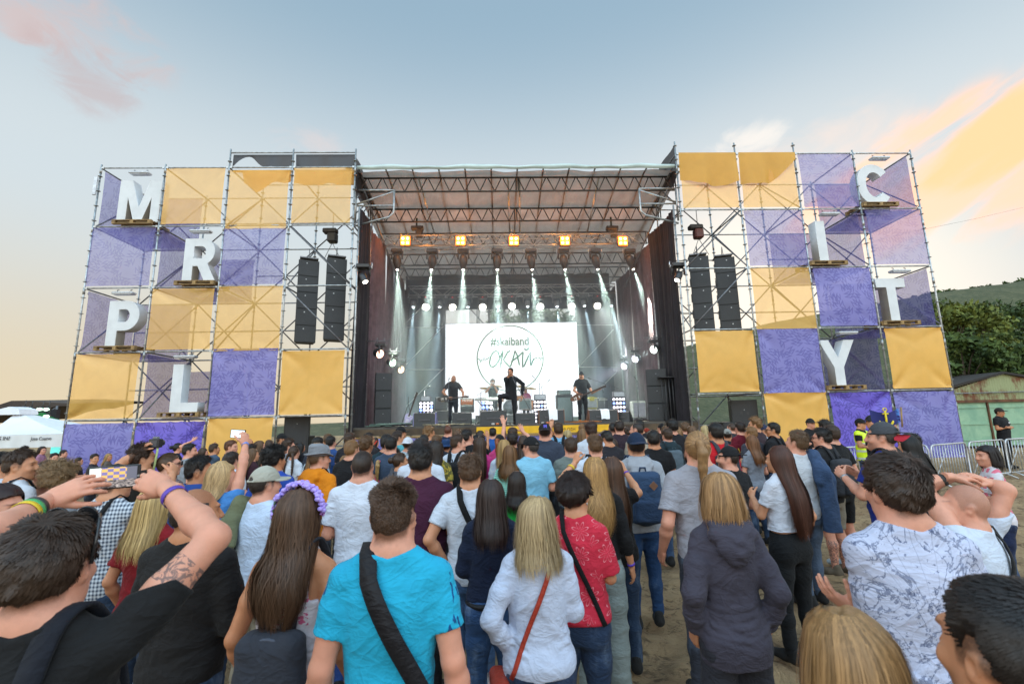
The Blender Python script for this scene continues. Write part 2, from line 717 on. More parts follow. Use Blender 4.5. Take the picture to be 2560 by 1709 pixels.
def smooth_interp(x,xs,ys):
 """piecewise cosine-free Catmull style interpolation"""
 i = np.clip(np.searchsorted(xs,x) - 1,0,len(xs) - 2)
 t = (x - xs[i])/(xs[i+1] - xs[i])
 m = np.gradient(ys,xs)
 h = xs[i+1] - xs[i]
 t2,t3 = t*t,t*t*t
 return ((2*t3 - 3*t2+1)*ys[i]+(t3 - 2*t2+t)*h*m[i]+(-2*t3+3*t2)*ys[i+1]+(t3 - t2)*h*m[i+1]).astype(np.float32)

def rotz(a):
 c,s = math.cos(a),math.sin(a)
 return np.array([[c,-s,0],[s,c,0],[0,0,1]],np.float32)

def rotx(a):
 c,s = math.cos(a),math.sin(a)
 return np.array([[1,0,0],[0,c,-s],[0,s,c]],np.float32)

def roty(a):
 c,s = math.cos(a),math.sin(a)
 return np.array([[c,0,s],[0,1,0],[-s,0,c]],np.float32)

def unit(v):
 v = np.array(v,np.float32)
 return v/(np.linalg.norm(v)+1e-9)

# canonical figure: 1.75 m tall, facing +y, right hand at +x
PIV = np.array((0,-.012,1.515),np.float32)          # where the head turns

def head_matrix(yaw=0,pitch=0,roll=0):
 return rotz(R(yaw)) @ rotx(R(pitch)) @ roty(R(roll))

def torso(sex,w=1.0,fat=1.0):
 zs = [.84,.93,1.03,1.14,1.27,1.38,1.445,1.485]
 if sex == 'm':
  a = [.152,.158,.152,.158,.172,.178,.155,.09]
  b = [.094,.104,.102,.106,.118,.108,.080,.055]
  c = [-.004,-.008,.006,.010,.002,-.008,-.014,-.014]
 else:
  a = [.160,.168,.142,.134,.144,.149,.128,.075]
  b = [.098,.108,.092,.094,.108,.096,.070,.048]
  c = [-.008,-.014,.004,.010,.004,-.006,-.012,-.012]
 f = [fat,fat,fat*1.02,fat,1+(fat - 1)*.6,1,1,1]
 a = [x*w*q for x,q in zip(a,f)]
 b = [x*q for x,q in zip(b,f)]
 return zs,a,b,c

def default_arm(sex,side,pose,w=1.0):
 """shoulder, elbow, wrist, hand direction, palm normal"""
 sx = (.176 if sex == 'm' else .147)*w
 k = 1.0 if sex == 'm' else .94
 sh = np.array((sx,-.012,1.418 if sex == 'm' else 1.405),np.float32)
 P = {
  'down': ((.060,-.03,-.28),(.045,.06,-.235)),
  'loose': ((.080,-.06,-.275),(.02,.13,-.21)),
  'front': ((.055,-.02,-.285),(-.13,.20,.03)),
  'fold': ((.055,.03,-.275),(-.22,.12,.04)),
  'hips': ((.12,-.09,-.25),(-.11,.10,-.19)),
  'clap': ((.05,.09,-.26),(-.13,.22,.13)),
  'up': ((.08,.12,.25),(-.02,.07,.23)),
  'upbent': ((.14,.16,.20),(-.12,.08,.20)),
  'phone': ((.06,.22,.06),(-.12,.16,.17)),
  'pocket': ((.085,-.07,-.27),(-.02,.10,-.22)),
 }[pose]
 e = sh+np.array(P[0])*k
 wv = e+np.array(P[1])*k
 if side < 0:
  for v in (sh,e,wv):
   v[0] *= -1
 d = unit(wv - e)
 return sh,e,wv,d

HANDC = {}

def hand_mesh(curl,spread,vox=.0042,thumb=.6):
 """a right hand: along +z from the wrist, thumb at +x, palm facing +y; five separate fingers"""
 key = (curl,spread,vox,thumb)
 if key in HANDC:
  return HANDC[key]
 f = Field((-.07,-.05,-.05),(.10,.11,.21),vox)
 f.capsule((0,0,-.045),(0,0,.0),.0275,.0265,.01)
 I = np.eye(3)
 f.capsule((.022,.002,.018),(.026,.003,.085),.0155,.0125,.012)
 f.capsule((.006,.0,.012),(.008,.001,.090),.0165,.0130,.012)
 f.capsule((-.010,.0,.012),(-.010,.001,.088),.0165,.0125,.012)
 f.capsule((-.022,.002,.020),(-.027,.003,.080),.0145,.0115,.012)
 f.ell((.022,.012,.035),(.020,.016,.032),.012)
 for bx,bz,L,r,sp in ((.027,.088,.070,.0090,.12),(.009,.094,.078,.0094,.03),(-.010,.091,.072,.0090,-.05),(-.028,.082,.056,.0078,-.15)):
  p = np.array((bx,.001,bz),np.float32)
  ang = R(8)
  for i,fr in enumerate((.44,.31,.25)):
   ang += R(curl)*(.55,1.0,.75)[i]
   d = np.array((math.sin(sp*spread)*math.cos(ang),math.sin(ang),math.cos(ang)*math.cos(sp*spread)),np.float32)
   q = p+d*L*fr
   f.capsule(p,q,r*(1 - .09*i),r*(1 - .09*(i+1)),.004)
   p = q
 p = np.array((.030,.010,.030),np.float32)
 for i,(L,r) in enumerate(((.040,.0125),(.032,.0105),(.026,.0088))):
  a = thumb*(1 - .28*i)
  d = unit((math.sin(a),.35+.16*i,math.cos(a)))
  q = p+d*L
  f.capsule(p,q,r,r*.9,.006)
  p = q
 HANDC[key] = f.surface()
 return HANDC[key]

def hand_frame(d,palm,side):
 """matrix whose columns are thumb side, palm, finger direction"""
 d = unit(d)
 palm = np.array(palm,np.float32)
 palm = unit(palm - d*(palm @ d))
 x = np.cross(d,palm)
 return np.stack([x if side > 0 else -x,palm,d],1)

def put_head(f,M,sex,fine=True):
 """head, face, ears and neck, turned by M about the neck"""
 H = lambda p: PIV+M @ (np.array(p,np.float32) - PIV)
 Mr = M
 g = .97 if sex == 'f' else 1.0
 nr = .060 if sex == 'm' else .049
 f.chain([(0,-.022,1.43),(0,-.016,1.50),H((0,.004,1.575))],[nr*1.12,nr,nr*.96],.03)
 for sg in (-1,1):
  f.capsule((sg*.02,-.030,1.530),(sg*(.150 if sex == 'm' else .125),-.022,1.438),nr*.62,.040 if sex == 'm' else .034,.05)
 f.ell(H((0,-.008,1.645)),(.0755*g,.0955*g,.104),.02,M=Mr)
 f.ell(H((0,.035,1.610)),(.064*g,.060,.080),.03,M=Mr)
 f.ell(H((0,.046,1.557)),(.050*g,.048,.042),.03,M=Mr)
 f.ell(H((0,.083,1.534)),(.021*g,.018,.016),.02,M=Mr)
 for sg in (-1,1):
  f.ell(H((sg*.058*g,.010,1.565)),(.014,.030,.030),.03,M=Mr)
  f.ell(H((sg*.040*g,.072,1.603)),(.024,.022,.020),.02,M=Mr)
  f.ell(H((sg*.031*g,.098,1.637)),(.019,.012,.013),.012,True,M=Mr)
 f.ell(H((0,.086,1.660)),(.050*g,.016,.011 if sex == 'm' else .009),.012,M=Mr)
 f.capsule(H((0,.092,1.648)),H((0,.116,1.605)),.009,.0125,.008)
 for sg in (-1,1):
  f.ell(H((sg*.012,.105,1.600)),(.009,.010,.008),.006,M=Mr)
 f.ell(H((0,.095,1.574)),(.024,.013,.0065),.006,M=Mr)
 f.ell(H((0,.093,1.562)),(.021,.013,.0075),.006,M=Mr)
 if fine:
  f.ell(H((0,.108,1.568)),(.022,.006,.0022),.003,True,M=Mr)
 for sg in (-1,1):
  E = M @ rotz(R(-sg*22))
  f.ell(H((sg*.079*g,-.006,1.622)),(.0085,.019,.031),.008,M=E)
  f.ell(H((sg*.080*g,-.014,1.632)),(.0115,.019,.020),.006,M=E)
  f.ell(H((sg*.090*g,.000,1.626)),(.008,.009,.014),.005,True,M=E)
  f.ell(H((sg*.070*g,.004,1.605)),(.012,.014,.012),.01,M=Mr)

def attach_hands(V,Fq,arms,hands,sex,vox):
 for side,hp in hands.items():
  if not hp:
   continue
  sh,e,w,d = arms[side]
  hv,hf = hand_mesh(*hp.get('shape',(22,1.0)),vox=hp.get('vox',vox),thumb=hp.get('thumb',.6))
  dd = hp.get('dir',d)
  pl = hp.get('palm',(-side,.35,0))
  M = hand_frame(dd,pl,side)
  s_ = .90 if sex == 'f' else 1.0
  P = hv*s_
  if side > 0:
   hf = hf[:,::-1]
  P = P @ M.T+np.array(w,np.float32)
  Fq = np.concatenate([Fq,hf+len(V)])
  V = np.concatenate([V,P.astype(np.float32)])
 return V,Fq

def arm_prims(f,arms,sex,k=1.0,upto=None,r_add=0.0,cut_hand=False):
 s_ = 1.0 if sex == 'm' else .84
 for side,(sh,e,w,d) in arms.items():
  ro = [.056*s_,.050*s_,.041*s_]
  f.chain([sh,sh*.55+e*.45,e],ro,.02)
  m = e*.68+w*.32
  f.chain([e,m,w],[.040*s_,.0425*s_,.0275*s_],.02)

def colour_attr(me,name,vals):
 a = me.attributes.new(name,'FLOAT','POINT')
 a.data.foreach_set('value',vals.astype(np.float32))

BODYC = {}

def body_mesh(sex='m',w=1.0,fat=1.0,head=(0,0,0),arms=('down','down'),vox=.012,legs=False,hands=None,fine=True,stubble=0.0,hvox=.0055,key=None):
 """one continuous skin: head, neck, trunk, arms and (bare) legs, with five-fingered hands at the wrists"""
 kk = key or repr((sex,w,fat,head,arms,vox,legs,stubble,repr(hands)))
 if kk in BODYC:
  return BODYC[kk]
 A = {sd: (default_arm(sex,sd,p,w) if isinstance(p,str) else tuple(np.array(q,np.float32) for q in p)) for sd,p in zip((-1,1),arms)}
 pts = np.array([q for a in A.values() for q in a[:3]])
 lo = np.minimum(pts.min(0) - .12,(-.26,-.24,.80 if not legs else 0.0))
 hi = np.maximum(pts.max(0)+.12,(.26,.26,1.80))
 f = Field(lo,hi,vox)
 zs,a,b,c = torso(sex,w,fat)
 f.loft(zs,[x - .006 for x in a],[x - .006 for x in b],c,2.35)
 M = head_matrix(*head)
 put_head(f,M,sex,fine)
 arm_prims(f,A,sex)
 if legs:
  s_ = 1.0 if sex == 'm' else .94
  for sg in (-1,1):
   f.chain([(sg*.092,-.005,.90),(sg*.098,.004,.68),(sg*.10,.010,.49)],[.092*s_,.078*s_,.056*s_],.03)
   f.chain([(sg*.10,.008,.49),(sg*.102,-.020,.36),(sg*.104,-.018,.10)],[.054*s_,.058*s_,.036*s_],.03)
   f.capsule((sg*.104,-.03,.05),(sg*.118,.12,.035),.036,.03,.03)
 V,Fq = f.surface()
 hd = {sd: {} for sd in A} if hands is None else hands
 hd = {sd: dict(v) if v is not None else None for sd,v in hd.items()}
 for sd in hd:
  if hd[sd] is not None and 'shape' not in hd[sd]:
   hd[sd]['shape'] = (24,1.0)
 V,Fq = attach_hands(V,Fq,A,hd,sex,hvox)
 me = mesh_np('body',V,Fq)
 L = (V - PIV) @ M+PIV          # head-local places, for lips, brows and shaved hair
 ln = np.exp(-((L[:,0]/.022) ** 2+((L[:,2] - 1.568)/.009) ** 2) ** 2)*(L[:,1] > .085)
 br = np.exp(-(((np.abs(L[:,0]) - .032)/.021) ** 2+((L[:,2] - 1.660+(np.abs(L[:,0]) - .03) ** 2*6)/.0055) ** 2) ** 2)*(L[:,1] > .06)
 bd = np.clip((1.600 - L[:,2] - .6*np.maximum(.0,.02 - L[:,1]))/.02,0,1)*np.clip((L[:,2] - 1.515)/.01,0,1)*np.clip((L[:,1] - .02)/.03,0,1)*np.clip((.064 - np.abs(L[:,0]))/.01,.6,1)
 ey = np.exp(-(((np.abs(L[:,0]) - .031)/.016) ** 2+((L[:,2] - 1.639)/.0060) ** 2) ** 2)*(L[:,1] > .06)
 onh = ((L - np.array((0,.01,1.635))) ** 2).sum(1) < .15 ** 2
 ln,br,bd,ey = ln*onh,br*onh,bd*onh,ey*onh
 colour_attr(me,'lip',ln)
 colour_attr(me,'brow',np.maximum(br,stubble*bd*(1 - ln)))
 colour_attr(me,'eye',ey)
 colour_attr(me,'scalp',scalp_mask(L)*onh)
 BODYC[kk] = me
 return me

def hairline(L):
 """height above which hair grows, as a function of how far forward the place is"""
 y = L[:,1]
 h = np.interp(y,[-.10,-.06,-.036,-.014,.010,.021,.034,.048,.085],[1.552,1.558,1.572,1.638,1.638,1.610,1.618,1.682,1.714])
 return h+.010*vnoise(L*45,3)+.005*vnoise(L*110,4)

def scalp_mask(L):
 return np.clip((L[:,2] - hairline(L)+.012)/.03,0,1)*(L[:,2] > 1.53)*np.clip(1.6 - 22*np.maximum(0,np.abs(L[:,0]) - .079),0,1)

# ------------------------------------------------------------------ clothes
def wrinkle(P,amp,seed=0,sex='m'):
 z = P[:,2]
 n1 = vnoise(P*np.array((5,5,9)),seed)
 n2 = vnoise(P*np.array((11,11,22))+n1[:,None]*.8,seed+1)
 waist = np.exp(-((z - 1.03)/.10) ** 2)
 q = P*np.array((7,7,30))+n1[:,None]*1.5
 fold = 1 - np.abs(vnoise(q,seed+2))*2
 arm = np.exp(-((np.abs(P[:,0]) - .20)/.05) ** 2)*np.exp(-((z - 1.33)/.07) ** 2)
 x,y = P[:,0],P[:,1]
 sx = np.where(x > 0,1.0,-1.0)
 dq = np.stack([(z*.8+np.abs(x)*.9)*9+n1*.6,x*2.5+y*3,z*2.0+sx*3],1)
 drape = np.clip(1 - np.abs(vnoise(dq,seed+6))*2.6,0,1)*np.exp(-((z - 1.15)/.17) ** 2)
 amp = amp*np.clip((1.52 - z)/.10,.12,1)
 return amp*(.45*n1+.4*n2+(waist*.8+arm*.8)*fold - 1.1*drape)

CLOC = {}

def top_mesh(kind='tee',sex='m',w=1.0,fat=1.0,arms=('down','down'),loose=.016,hem=.85,vox=.012,seed=1,amp=.006,hood=False,sleeve=None,neck=0.0,key=None):
 """shirt, sweater or jacket with sleeves, as one garment"""
 kk = key or repr((kind,sex,w,fat,arms,loose,hem,vox,seed,amp,hood,sleeve,neck))
 if kk in CLOC:
  return CLOC[kk]
 A = {sd: (default_arm(sex,sd,p,w) if isinstance(p,str) else tuple(np.array(q,np.float32) for q in p)) for sd,p in zip((-1,1),arms)}
 pts = np.array([q for a in A.values() for q in a[:3]])
 lo = np.minimum(pts.min(0) - .12,(-.30,-.28,hem - .06))
 hi = np.maximum(pts.max(0)+.12,(.30,.28,1.62))
 f = Field(lo,hi,vox)
 zs,a,b,c = torso(sex,w,fat)
 ex = [loose*q+g for q,g in zip((.7,.8,1.4,1.2,.8,.6,.45,.4),(.010,.010,.002,0,0,0,0,0))]
 a = [x+e for x,e in zip(a,ex)]
 b = [x+e*1.05 for x,e in zip(b,ex)]
 zs[0] = hem - .02
 f.loft(zs,a,b,c,2.35)
 nr = .060 if sex == 'm' else .049
 f.chain([(0,-.022,1.42),(0,-.017,1.53)],[nr*1.2+.007,nr*1.04+.008],.03)
 for sg in (-1,1):
  f.capsule((sg*.02,-.030,1.525),(sg*(.150 if sex == 'm' else .125),-.022,1.438),nr*.62+.006,(.040 if sex == 'm' else .034)+.007,.05)
 s_ = 1.0 if sex == 'm' else .84
 if sleeve is None:
  sleeve = {'tee': .62,'long': 2.0,'tank': 0,'three': 1.55,'collar': .75}[kind]
 sv = sleeve if isinstance(sleeve,(tuple,list)) else (sleeve,sleeve)
 for (sd,(sh,e,wr,d)),sl in zip(A.items(),sv):
  lo_ = loose*.75
  r0,r1,r2,r3 = .056*s_+lo_*.55,.050*s_+lo_*.9,.041*s_+lo_*1.1,.029*s_+lo_*.8
  if sl <= 0:
   continue
  if sl <= 1:
   en = sh+(e - sh)*sl
   f.chain([sh,sh*.5+en*.5,en],[r0,(r0+r1)/2+.002,r1+.007],.03,True)
  else:
   f.chain([sh,sh*.5+e*.5,e],[r0,r1,r2],.03)
   en = e+(wr - e)*(sl - 1)
   f.chain([e,e*.5+en*.5,en],[r2,r2*.97,r3+(.0 if sl > 1.8 else .008)],.03,True)
 if hood:
  f.ell((0,-.055,1.505),(.122,.085,.046),.02)
  f.ell((0,-.110,1.455),(.132,.055,.062),.02)
  f.ell((0,-.140,1.395),(.098,.042,.062),.02)
  f.ell((0,-.145,1.345),(.050,.030,.045),.03)
  f.ell((0,-.010,1.565),(.082,.090,.050),.015,True)
  f.chain([(-.10,-.10,1.50),(0,-.165,1.43),(.10,-.10,1.50)],[.016,.020,.016],.02)
  f.chain([(-.085,-.13,1.44),(0,-.175,1.375),(.085,-.13,1.44)],[.014,.018,.014],.02)

 def neckcut(X,Y,Z):
  zc = 1.506+.27*np.abs(X) - .32*np.maximum(Y,0) - neck
  if hood:
   return np.minimum(Z - 1.51,.085 - np.sqrt(X ** 2+(Y+.005) ** 2)+0*Z)
  return Z - zc
 f.keep(lambda X,Y,Z: np.broadcast_to(hem - Z+.006*np.sin(X*17)+.004*np.sin(Y*21+2),f.f.shape) if not _arm_low(A,hem) else np.where((np.abs(X) < .235*w*max(1,fat)) | (Z > hem+.3),hem - Z+.006*np.sin(X*17),-1+0*Z))
 if kind != 'open':
  f.keep(lambda X,Y,Z: np.broadcast_to(neckcut(X,Y,Z),f.f.shape))
 if kind == 'tank':
  def tk(X,Y,Z):
   back = 1.30
   strap = np.abs(np.abs(X) - .085) - .016
   return np.broadcast_to(np.where(Z > back,np.minimum(Z - back,np.maximum(strap,0)*2) - .002,-1),f.f.shape)
  f.keep(tk)
 f.ripple(lambda P: wrinkle(P,amp,seed,sex))
 V,Fq = f.surface()
 me = mesh_np('top',V,Fq)
 CLOC[kk] = me
 return me

def _arm_low(A,hem):
 return any(a[2][2] < hem+.12 for a in A.values())

def legs_mesh(kind='jeans',sex='m',w=1.0,fat=1.0,vox=.015,seed=3,stance=0.0,loose=0.0,key=None):
 kk = key or repr(('L',kind,sex,w,fat,vox,seed,stance,loose))
 if kk in CLOC:
  return CLOC[kk]
 f = Field((-.36,-.26,.0),(.36,.30,1.06),vox)
 zs,a,b,c = torso(sex,w,fat)
 f.loft([.80]+zs[1:3],[a[0]*.96]+[x+.008 for x in a[1:3]],[b[0]+.004]+[x+.008 for x in b[1:3]],c[:1]+c[1:3],2.3)
 s_ = fat ** .5*(1.0 if sex == 'm' else .98)
 lo = loose
 for sg in (-1,1):
  fx = sg*(.10+.02)+0
  st = stance*sg
  hip,knee,ank = (sg*.090*w,-.006,.88),(sg*.105,.012+st*.6,.49),(fx,-.018+st,.075)
  if kind == 'shorts':
   en = tuple(h+(k_ - h)*.92 for h,k_ in zip(hip,knee))
   f.chain([hip,tuple((p+q)/2 for p,q in zip(hip,en)),en],[.098*s_+lo,.092*s_+lo,.084*s_+lo],.03,True)
  else:
   mid = tuple((p+q)/2 for p,q in zip(hip,knee))
   calf = tuple(p*.62+q*.38 for p,q in zip(knee,ank))
   f.chain([hip,mid,knee],[.100*s_,.086*s_+lo*.6,.064*s_+lo],.03)
   f.chain([knee,calf,ank],[.062*s_+lo,.060*s_+lo,.050+lo*1.1],.03,True)
  f.ell((sg*.075,-.055,.87),(.083,.050 if sex == 'f' else .042,.085),.05)
 f.ripple(lambda P: .0045*vnoise(P*np.array((9,9,22)),seed)+.007*np.exp(-((P[:,2] - .14)/.10) ** 2)*vnoise(P*np.array((6,6,45)),seed+4)+.005*np.exp(-((P[:,2] - .50)/.07) ** 2)*vnoise(P*np.array((6,6,50)),seed+5))
 V,Fq = f.surface()
 me = mesh_np('trousers',V,Fq)
 CLOC[kk] = me
 return me

def shoe_mesh(vox=.012):
 if 'shoe' in CLOC:
  return CLOC['shoe']
 f = Field((-.08,-.12,-.01),(.08,.22,.14),vox)
 f.chain([(0,-.045,.05),(.0,.06,.045),(.004,.165,.032)],[.043,.044,.034],.03)
 f.capsule((0,-.03,.05),(0,-.03,.11),.042,.040,.03)
 f.keep(lambda X,Y,Z: np.broadcast_to(-Z+0*X+0*Y,f.f.shape))
 V,Fq = f.surface()
 CLOC['shoe'] = mesh_np('shoe',V,Fq)
 return CLOC['shoe']
# ================================================================== the ground
def sand_mat():
 m,t,b = new_mat('trodden sand')
 n = tnoise(t,1.3,6,.6)
 n2 = tnoise(t,8,6,.68,.8)
 c = tmix(t,tramp(t,n,.3,.7),hexc('#8a6f50'),hexc('#b3966f'))
 c = tmix(t,tramp(t,n2,.50,.34),c,hexc('#655038'))  # hollows darkened in the colour, standing in for shade
 t.links.new(c,b.inputs['Base Color'])
 b.inputs['Roughness'].default_value = .95
 h = tmath(t,'ADD',n2,tmath(t,'MULTIPLY',tnoise(t,60,4,.6),.35))
 tbump(t,b,h,1.0,.10)
 return m

def ground_z(x,y):
 P = np.array([[x*2.6,y*2.6,0],[x*6.3+9,y*6.3,3]],np.float32)
 a = vnoise(P,5)
 return .028*a[0]+.020*a[1]

SAND = sand_mat()
_n = 200
_gx,_gy = np.meshgrid(np.linspace(-16,24,_n*2),np.linspace(-2,30,_n*2))
_gx = np.where(_gx > 2,2+(_gx - 2)*(.35+.65*(_gx - 2)/22),2 - (2 - _gx)*(.35+.65*(2 - _gx)/18))
_gy = -2+(_gy+2)*(.35+.65*(_gy+2)/32)
_z = .042*vnoise(np.stack([_gx.ravel()*2.6,_gy.ravel()*2.6,0*_gx.ravel()],1),5)+.040*vnoise(np.stack([_gx.ravel()*6.3,_gy.ravel()*6.3,0*_gx.ravel()],1),6)
_edge = np.minimum(np.minimum(_gx+16,24 - _gx),np.minimum(_gy+2,30 - _gy)).ravel()
_z = np.where(_edge < .6,-.13+(_z+.10)*_edge/.6,_z - .03)
_idx = np.arange(4*_n*_n).reshape(2*_n,2*_n)
_q = np.stack([_idx[:-1,:-1],_idx[:-1,1:],_idx[1:,1:],_idx[1:,:-1]],-1).reshape(-1,4)
g = link('sand_ground',mesh_np('sand_ground',np.stack([_gx.ravel(),_gy.ravel(),_z],1),_q),SAND)
g['kind'] = 'structure'
mb = MB()
mb.add([(-900,-300,-.12),(900,-300,-.12),(900,900,-.12),(-900,900,-.12)],[(0,1,2,3)])
g = mb.build('ground',SAND)
g['kind'] = 'structure'

# ================================================================== cloth of the towers
def cloth_sheet_mat(name,col,see=.32,trans=.5,marks=None,rough=.6):
 m = bpy.data.materials.new(name)
 m.use_nodes = True
 t = m.node_tree
 t.nodes.clear()
 out = nd(t,'ShaderNodeOutputMaterial')
 tco = nd(t,'ShaderNodeTexCoord')
 uvw = tco.outputs['UV']
 n = tnoise(t,2.2,5,.6,.4)
 colr = tmix(t,tramp(t,n,.3,.7),tuple(c*.955 for c in col),tuple(min(1,c*1.03) for c in col))
 if marks:
  # rows of small zigzag strokes, each turned its own way
  for k,(sc,off) in enumerate(((3.7,0.0),(3.7,3.37))):
   vo = nd(t,'ShaderNodeTexVoronoi',voronoi_dimensions='2D')
   vo.inputs['Scale'].default_value = sc
   vo.inputs['Randomness'].default_value = .7
   mp = nd(t,'ShaderNodeMapping')
   mp.inputs['Location'].default_value = (off,off*.7,0)
   t.links.new(uvw,mp.inputs[0])
   t.links.new(mp.outputs[0],vo.inputs['Vector'])
   d = nd(t,'ShaderNodeVectorMath',operation='SUBTRACT')
   t.links.new(mp.outputs[0],d.inputs[0])
   t.links.new(vo.outputs['Position'],d.inputs[1])
   rot = nd(t,'ShaderNodeVectorRotate',rotation_type='Z_AXIS')
   t.links.new(d.outputs[0],rot.inputs['Vector'])
   sc3 = nd(t,'ShaderNodeSeparateColor')
   t.links.new(vo.outputs['Color'],sc3.inputs[0])
   t.links.new(tmath(t,'MULTIPLY',sc3.outputs[0],6.283),rot.inputs['Angle'])
   sx = nd(t,'ShaderNodeSeparateXYZ')
   t.links.new(rot.outputs[0],sx.inputs[0])
   x,y = sx.outputs[0],sx.outputs[1]
   w = .052
   saw = tmath(t,'PINGPONG',tmath(t,'ADD',x,w*200),w)
   z = tmath(t,'SUBTRACT',tmath(t,'MULTIPLY',saw,3.2),.083)
   dist = tmath(t,'ABSOLUTE',tmath(t,'SUBTRACT',y,z))
   on = tmath(t,'MULTIPLY',tmath(t,'LESS_THAN',dist,.050),tmath(t,'LESS_THAN',tmath(t,'ABSOLUTE',x),.108))
   on = tmath(t,'MULTIPLY',on,tmath(t,'GREATER_THAN',sc3.outputs[1],.25))
   colr = tmix(t,tmath(t,'MULTIPLY',on,.9),colr,marks)
 df = nd(t,'ShaderNodeBsdfDiffuse')
 tl = nd(t,'ShaderNodeBsdfTranslucent')
 gl = nd(t,'ShaderNodeBsdfGlossy')
 gl.inputs['Roughness'].default_value = .42
 tr = nd(t,'ShaderNodeBsdfTransparent')
 t.links.new(colr,df.inputs[0])
 t.links.new(colr,tl.inputs[0])
 t.links.new(tmix(t,.32,(1,1,1),colr),tr.inputs[0])
 bmp = nd(t,'ShaderNodeBump')
 bmp.inputs['Strength'].default_value = .12
 bmp.inputs['Distance'].default_value = .03
 t.links.new(tnoise(t,3.0,3,.5,1.0),bmp.inputs['Height'])
 for s_ in (df,gl):
  t.links.new(bmp.outputs[0],s_.inputs['Normal'])
 a = nd(t,'ShaderNodeMixShader')
 a.inputs[0].default_value = trans
 t.links.new(df.outputs[0],a.inputs[1])
 t.links.new(tl.outputs[0],a.inputs[2])
 g_ = nd(t,'ShaderNodeMixShader')
 g_.inputs[0].default_value = .035
 t.links.new(a.outputs[0],g_.inputs[1])
 t.links.new(gl.outputs[0],g_.inputs[2])
 b = nd(t,'ShaderNodeMixShader')
 b.inputs[0].default_value = see
 t.links.new(g_.outputs[0],b.inputs[1])
 t.links.new(tr.outputs[0],b.inputs[2])
 t.links.new(b.outputs[0],out.inputs['Surface'])
 return m

ORANGE = cloth_sheet_mat('orange banner mesh',hexc('#f8c264'),.42,.25)
ORANGE2 = cloth_sheet_mat('orange banner vinyl',hexc('#f6bd60'),.05,.32)
ORANGE3 = cloth_sheet_mat('darker orange flap vinyl',hexc('#d6a03c'),.05,.25)  # flaps a darker orange than the banners
PURPLE = cloth_sheet_mat('purple printed mesh',hexc('#9591cc'),.50,.40,hexc('#716dba'))
PURPLE2 = cloth_sheet_mat('purple printed vinyl',hexc('#8a86c8'),.07,.30,hexc('#6c68b0'))
PURPLE3 = cloth_sheet_mat('deep purple printed vinyl',hexc('#7463cf'),.05,.25,hexc('#5648a8'))
PURPLE4 = cloth_sheet_mat('purple lining mesh',hexc('#8884c0'),.44,.45,hexc('#6560a8'))
BLACKMESH = cloth_sheet_mat('black shade net',hexc('#2e2b2e'),.12,.25)

def panel_mesh(w,h,seed,rough=1.0,nu=26,nv=26):
 """a hung sheet, tied at its corners and along its top, with pulls running in from the ties"""
 rnd = random.Random(seed)
 pulls = []
 for cx,cz in ((0,0),(1,0),(0,1),(1,1)):
  for k in range(rnd.randint(2,4)):
   a = math.atan2(.5 - cz,.5 - cx)+rnd.uniform(-.55,.55)
   pulls.append((cx,cz,a,rnd.uniform(.3,.9),rnd.uniform(.014,.042)*rough))
 belly = rnd.uniform(-.05,.07)*rough
 ph = rnd.uniform(0,6)
 vs,uv = [],[]
 for j in range(nv+1):
  for i in range(nu+1):
   a,b = i/nu,j/nv
   y = -belly*math.sin(math.pi*a)*math.sin(math.pi*b)
   y += .006*rough*math.sin(a*9+ph)*(1 - b)
   for cx,cz,an,ln,am in pulls:
    dx,dz = a - cx,b - cz
    t_ = dx*math.cos(an)+dz*math.sin(an)
    s_ = -dx*math.sin(an)+dz*math.cos(an)
    if t_ > 0:
     y += am*math.exp(-(s_/(.02+.10*t_)) ** 2)*max(0,1 - t_/ln)
   ex = .012*rough*math.sin(math.pi*b)*(1 if a < .5 else -1)*abs(2*a - 1) ** 3
   ez = -.010*rough*abs(math.sin(a*math.pi*6))*b ** 6
   vs.append(((a - .5)*w+ex,y,b*h+ez))
   uv.append((a*w,b*h))
 fs = [(j*(nu+1)+i,j*(nu+1)+i+1,(j+1)*(nu+1)+i+1,(j+1)*(nu+1)+i) for j in range(nv) for i in range(nu)]
 me = bpy.data.meshes.new('banner')
 me.from_pydata(vs,[],fs)
 me.polygons.foreach_set('use_smooth',[True]*len(fs))
 ul = me.uv_layers.new(name='UVMap')
 off = (rnd.uniform(0,9),rnd.uniform(0,9))
 idx = np.zeros(len(me.loops),np.int32)
 me.loops.foreach_get('vertex_index',idx)
 U = np.array(uv,np.float32)+np.array(off,np.float32)
 ul.data.foreach_set('uv',U[idx].ravel())
 me.update()
 return me

# ================================================================== scaffold towers
STEEL = flat('galvanised scaffold steel',(.36,.37,.37),.42,.75,.3,8,.15,80)
STEELB = flat('weathered scaffold brace',(.17,.17,.18),.5,.6,.3,8,.15,80)
ALU = flat('aluminium truss tube',(.55,.55,.54),.35,.85,.15,9)
DARKSTEEL = flat('dark roof truss steel',(.075,.065,.058),.55,.4,.3,9)
WOOD = flat('pallet softwood','#8d7148',.8,0,.35,7,.3,40)
TY,TDEP,BAY,ROW = 13.75,2.07,2.022,2.0
LX,LTOP = -12.679,2.0+8.19
RX,RTOP = 6.03,2.0+8.606

def post_mesh(h):
 b = MB()
 b.tube([(0,0,0),(0,0,h)],.026,10)
 z = .4
 while z < h:
  b.lathe((0,0,z),[(.028,-.006),(.062,-.005),(.062,.005),(.028,.006)],10)
  z += .5
 for z in np.arange(2.0,h,2.0):
  b.lathe((0,0,z+.1),[(.033,-.1),(.033,.1)],8)
 b.lathe((0,0,0),[(.08,-.0),(.08,.012),(.02,.03)],8)
 return b.mesh('post')

def bar(name,p,q,r,mat,parent):
 return MB().tube([p,q],r,7).build(name,mat,parent)

